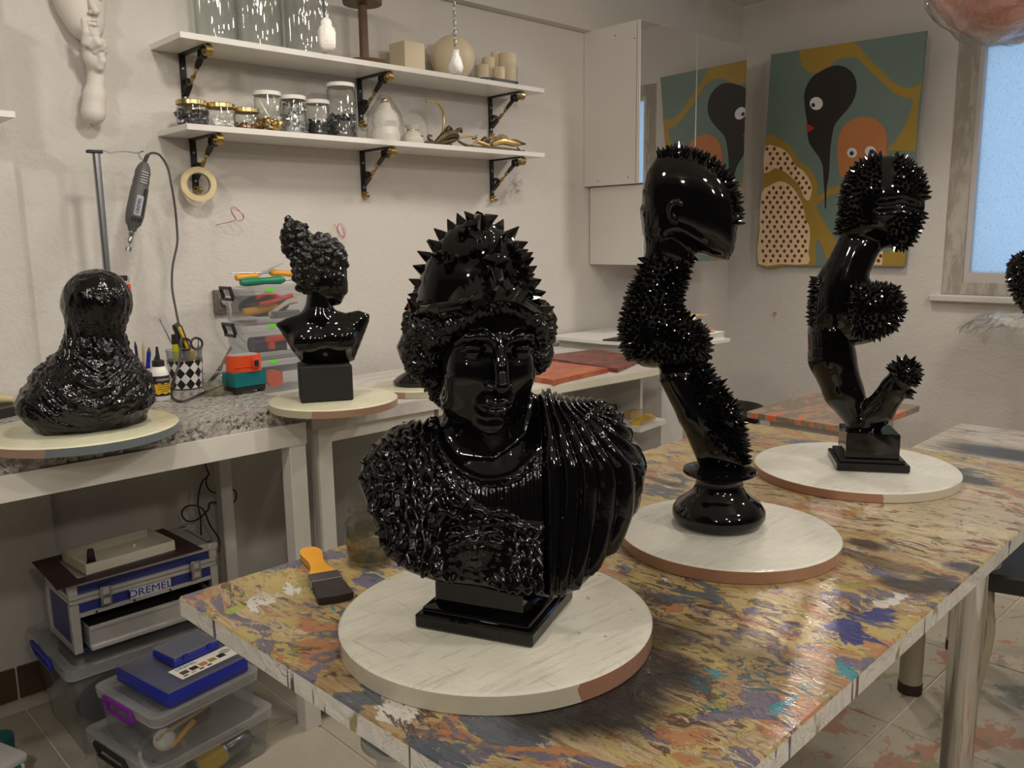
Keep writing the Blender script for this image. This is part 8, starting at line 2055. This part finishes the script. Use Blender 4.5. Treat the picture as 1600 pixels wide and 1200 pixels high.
patch('painted_lips', [(-0.0545, 0.2007, 0.747), (-0.054, 0.1758, 0.74), (-0.0528, 0.1559, 0.7228), (-0.0518, 0.1735, 0.7102), (-0.0515, 0.1933, 0.7058)], 0.0026, 'art_lip', 'red lips of the dark face')
patch('painted_face', spline_closed([(-0.0547, -0.0635, 0.7496), (-0.0548, -0.1179, 0.7506), (-0.0534, -0.1718, 0.7314), (-0.0507, -0.208, 0.694), (-0.0475, -0.2267, 0.6501), (-0.0419, -0.229, 0.5737), (-0.0344, -0.232, 0.4711), (-0.031, -0.1259, 0.4252), (-0.0327, -0.0329, 0.4481), (-0.0342, 0.0052, 0.4681), (-0.0388, 0.0206, 0.5315), (-0.0447, 0.0268, 0.6118), (-0.0491, 0.0185, 0.6726), (-0.0528, -0.0133, 0.7237)], 3), 0.0014, 'art_orange', 'orange rounded face')
for a, c in (([(-0.0422, -0.0784, 0.5787), (-0.0416, -0.077, 0.5705), (-0.0411, -0.0727, 0.5635), (-0.0408, -0.0659, 0.5585), (-0.0406, -0.0575, 0.5563), (-0.0407, -0.0485, 0.5569), (-0.0409, -0.0399, 0.5605), (-0.0414, -0.0329, 0.5665), (-0.0419, -0.0282, 0.5743), (-0.0425, -0.0264, 0.5828), (-0.0432, -0.0278, 0.5911), (-0.0437, -0.0322, 0.5981), (-0.044, -0.039, 0.6031), (-0.0442, -0.0475, 0.6053), (-0.0441, -0.0565, 0.6045), (-0.0439, -0.065, 0.6009), (-0.0434, -0.072, 0.5949), (-0.0429, -0.0766, 0.5872)], [(-0.0422, -0.0618, 0.5774), (-0.0419, -0.0612, 0.5736), (-0.0416, -0.0594, 0.5703), (-0.0415, -0.0565, 0.568), (-0.0414, -0.0529, 0.5669), (-0.0414, -0.049, 0.5672), (-0.0415, -0.0453, 0.5688), (-0.0417, -0.0423, 0.5716), (-0.042, -0.0403, 0.5752), (-0.0423, -0.0395, 0.5792), (-0.0426, -0.0401, 0.583), (-0.0428, -0.042, 0.5863), (-0.043, -0.0449, 0.5886), (-0.043, -0.0485, 0.5897), (-0.043, -0.0524, 0.5894), (-0.0429, -0.056, 0.5877), (-0.0427, -0.0591, 0.5849), (-0.0424, -0.0611, 0.5814)]), ([(-0.0422, -0.1751, 0.578), (-0.0416, -0.1736, 0.5693), (-0.041, -0.169, 0.5619), (-0.0406, -0.1618, 0.5567), (-0.0405, -0.1528, 0.5543), (-0.0405, -0.1431, 0.5551), (-0.0408, -0.1339, 0.5589), (-0.0413, -0.1263, 0.5652), (-0.0419, -0.1212, 0.5734), (-0.0425, -0.1193, 0.5825), (-0.0432, -0.1208, 0.5912), (-0.0437, -0.1255, 0.5986), (-0.0441, -0.1328, 0.6038), (-0.0442, -0.1418, 0.6061), (-0.0442, -0.1515, 0.6053), (-0.0439, -0.1606, 0.6015), (-0.0434, -0.1682, 0.5951), (-0.0428, -0.1732, 0.587)], [(-0.0421, -0.168, 0.5769), (-0.0418, -0.1673, 0.5728), (-0.0416, -0.1651, 0.5694), (-0.0414, -0.1616, 0.567), (-0.0413, -0.1572, 0.5659), (-0.0413, -0.1525, 0.5662), (-0.0415, -0.1481, 0.568), (-0.0417, -0.1444, 0.571), (-0.042, -0.142, 0.5748), (-0.0423, -0.1411, 0.579), (-0.0426, -0.1418, 0.5831), (-0.0428, -0.144, 0.5865), (-0.043, -0.1475, 0.5889), (-0.0431, -0.1519, 0.59), (-0.043, -0.1566, 0.5896), (-0.0429, -0.161, 0.5878), (-0.0427, -0.1646, 0.5849), (-0.0424, -0.1671, 0.581)])):
    patch('painted_eye', a, 0.0022, 'art_eye', 'white eye of the orange face'); patch('painted_pupil', c, 0.0029, 'art_pupil', 'blue pupil of the orange face')
b = MB(); n = np.array(PN)
for d in [(-0.0467, 0.4297, 0.6395), (-0.0464, 0.3862, 0.636), (-0.0447, 0.411, 0.6121), (-0.0444, 0.3677, 0.6087), (-0.0442, 0.325, 0.6054), (-0.0427, 0.3931, 0.5848), (-0.0425, 0.35, 0.5816), (-0.0422, 0.3075, 0.5785), (-0.0409, 0.4063, 0.5597), (-0.0406, 0.363, 0.5567), (-0.0404, 0.3202, 0.5537), (-0.0402, 0.278, 0.5507), (-0.0391, 0.4321, 0.5353), (-0.0387, 0.3453, 0.5296), (-0.0385, 0.3027, 0.5268), (-0.0383, 0.2607, 0.524), (-0.0365, 0.2845, 0.4999), (-0.0363, 0.2426, 0.4973), (-0.0345, 0.2558, 0.4725), (-0.0343, 0.2143, 0.47), (-0.0325, 0.2377, 0.4458), (-0.0324, 0.1964, 0.4435), (-0.0312, 0.3906, 0.4278), (-0.0311, 0.3473, 0.4256), (-0.0309, 0.3045, 0.4235), (-0.0306, 0.2204, 0.4192), (-0.0304, 0.1792, 0.4171), (-0.0294, 0.4157, 0.4026), (-0.0292, 0.3719, 0.4006), (-0.0291, 0.3288, 0.3986), (-0.029, 0.2861, 0.3966), (-0.0287, 0.2025, 0.3927), (-0.0275, 0.4299, 0.3767), (-0.0274, 0.3859, 0.3748), (-0.0272, 0.3425, 0.373), (-0.0271, 0.2996, 0.3712), (-0.027, 0.2573, 0.3693), (-0.0256, 0.4553, 0.3511), (-0.0255, 0.411, 0.3493), (-0.0254, 0.3672, 0.3476), (-0.0253, 0.3239, 0.346), (-0.0251, 0.2813, 0.3443), (-0.025, 0.2391, 0.3427), (-0.0236, 0.4371, 0.3236), (-0.0235, 0.3929, 0.3221), (-0.0234, 0.3493, 0.3206), (-0.0233, 0.3062, 0.3191), (-0.0232, 0.2637, 0.3176), (-0.0231, 0.2218, 0.3161), (-0.0217, 0.4506, 0.2973), (-0.0216, 0.4062, 0.2959), (-0.0215, 0.3624, 0.2945), (-0.0214, 0.3191, 0.2932), (-0.0213, 0.2764, 0.2919), (-0.0212, 0.2342, 0.2906), (-0.0197, 0.4324, 0.2698), (-0.0196, 0.3881, 0.2687), (-0.0195, 0.3445, 0.2675), (-0.0194, 0.3014, 0.2663), (-0.0194, 0.2588, 0.2652), (-0.0193, 0.2168, 0.264), (-0.0178, 0.458, 0.2435), (-0.0177, 0.4133, 0.2425), (-0.0176, 0.3693, 0.2415), (-0.0176, 0.3258, 0.2405), (-0.0175, 0.2829, 0.2395), (-0.0174, 0.2406, 0.2385), (-0.0173, 0.1988, 0.2376), (-0.0158, 0.4276, 0.2159), (-0.0157, 0.3834, 0.215), (-0.0156, 0.3397, 0.2142), (-0.0156, 0.2965, 0.2134), (-0.0155, 0.2539, 0.2126), (-0.0155, 0.2119, 0.2118), (-0.0138, 0.4532, 0.1892), (-0.0138, 0.4086, 0.1886), (-0.0137, 0.3645, 0.1879), (-0.0137, 0.321, 0.1872), (-0.0136, 0.278, 0.1866), (-0.0136, 0.2356, 0.1859), (-0.0135, 0.1938, 0.1853), (-0.0118, 0.4349, 0.1618), (-0.0118, 0.3904, 0.1613), (-0.0117, 0.3465, 0.1609), (-0.0117, 0.3032, 0.1604), (-0.0117, 0.2604, 0.1599), (-0.0116, 0.2182, 0.1594), (-0.0098, 0.4606, 0.1348), (-0.0098, 0.4157, 0.1345), (-0.0098, 0.3715, 0.1342), (-0.0098, 0.3277, 0.1339), (-0.0098, 0.2846, 0.1336), (-0.0097, 0.242, 0.1333), (-0.0097, 0.2, 0.133), (-0.0078, 0.4301, 0.1074), (-0.0078, 0.3856, 0.1072), (-0.0078, 0.3416, 0.1071), (-0.0078, 0.2983, 0.107), (-0.0078, 0.2555, 0.1068), (-0.0078, 0.2132, 0.1067), (-0.0058, 0.4559, 0.08), (-0.0058, 0.411, 0.0801), (-0.0058, 0.3666, 0.0801), (-0.0059, 0.3229, 0.0802), (-0.0059, 0.2797, 0.0802), (-0.0059, 0.2371, 0.0803), (-0.0059, 0.195, 0.0803), (-0.0038, 0.4374, 0.0527), (-0.0039, 0.3927, 0.0529), (-0.0039, 0.3485, 0.0531), (-0.0039, 0.3049, 0.0533), (-0.0039, 0.2619, 0.0535), (-0.0039, 0.2195, 0.0538), (-0.0041, -0.2139, 0.0559), (-0.0018, 0.4511, 0.0251), (-0.0019, 0.4062, 0.0255), (-0.0019, 0.3618, 0.0259), (-0.0019, 0.318, 0.0263), (-0.0019, 0.2748, 0.0267), (-0.002, 0.2321, 0.0271), (-0.0023, -0.2034, 0.031)]:
    A = [np.array(d) + n * 0.0021 + np.array((0.0, 0.0092 * math.cos(a), 0.0104 * math.sin(a))) for a in np.linspace(0, 2 * PI, 9)[:-1]]; A = [q - n * float((q - np.array(d)) @ n - 0.0021) for q in A]; b.add(A, [tuple(range(len(A)))])
o = b.build('painted_dots', MAT['art_dot'], PT_, smooth=0); o['kind'] = 'stuff'; o['label'] = 'dark red dots on the cream petals'

# ---------------------------------------------------------------- wrapped balloon overhead, small things at the right
bo = (2.9, 0.8982, 2.1301)
t = thing('wrapped_balloon', 'large copper pink ball wrapped in film hanging at the top right corner', 'ball', bo)
b = MB(); b.ell((0, 0, 0), (0.225, 0.225, 0.215), 48, 30); b.v = [tuple(q) for q in lumpy(b.v, 0.005, 16, 2)]
b.build('ball', MAT['balloon'], t)
b = MB(); b.ell((0, 0, -0.012), (0.230, 0.230, 0.222), 48, 30); b.v = [tuple(q) for q in lumpy(b.v, 0.012, 26, 5)]
b.build('cling_film', MAT['film'], t, smooth=25)
MB().cyl((0, 0, 0.2), (0, 0, CEIL - bo[2]), 0.003, n=8).build('cord', MAT['steel'], t)
t = thing('wall_hook', 'tiny brass hook with a wire loop on the right wall below the painting', 'hook', (4.469, 2.4728, 0.9018))
MB().lathe([(0, 0), (0.010, 0), (0.009, 0.004), (0.003, 0.006), (0.003, 0.020), (0, 0.021)], 12, M=Matrix.Rotation(-PI / 2, 4, 'Y')).build('hook', MAT['brass_light'], t)
MB().tube([(-0.010, 0.012 * math.sin(a), -0.028 + 0.026 * math.cos(a)) for a in np.linspace(0, 2 * PI, 17)[:-1]], 0.0012, 6, closed=True).build('wire_loop', MAT['cream'], t)
t = thing('low_stool', 'dark topped low stool with curved pale legs at the right edge under the far table', 'stool', (2.5565, 0.5937, 0))
MB().box((0, 0, 0.44), (0.34, 0.34, 0.05), 0.3, 0.006).build('seat', MAT['black'], t)
for k in range(4):
    a = PI / 4 + PI / 2 * k + 0.3; c_, s_ = math.cos(a), math.sin(a)
    MB().tube(spline([(0.19 * c_, 0.19 * s_, 0.415), (0.16 * c_, 0.16 * s_, 0.28), (0.20 * c_, 0.20 * s_, 0.10), (0.24 * c_, 0.24 * s_, 0.012)], 5), 0.016, 10).build('leg', MAT['beige'], t)
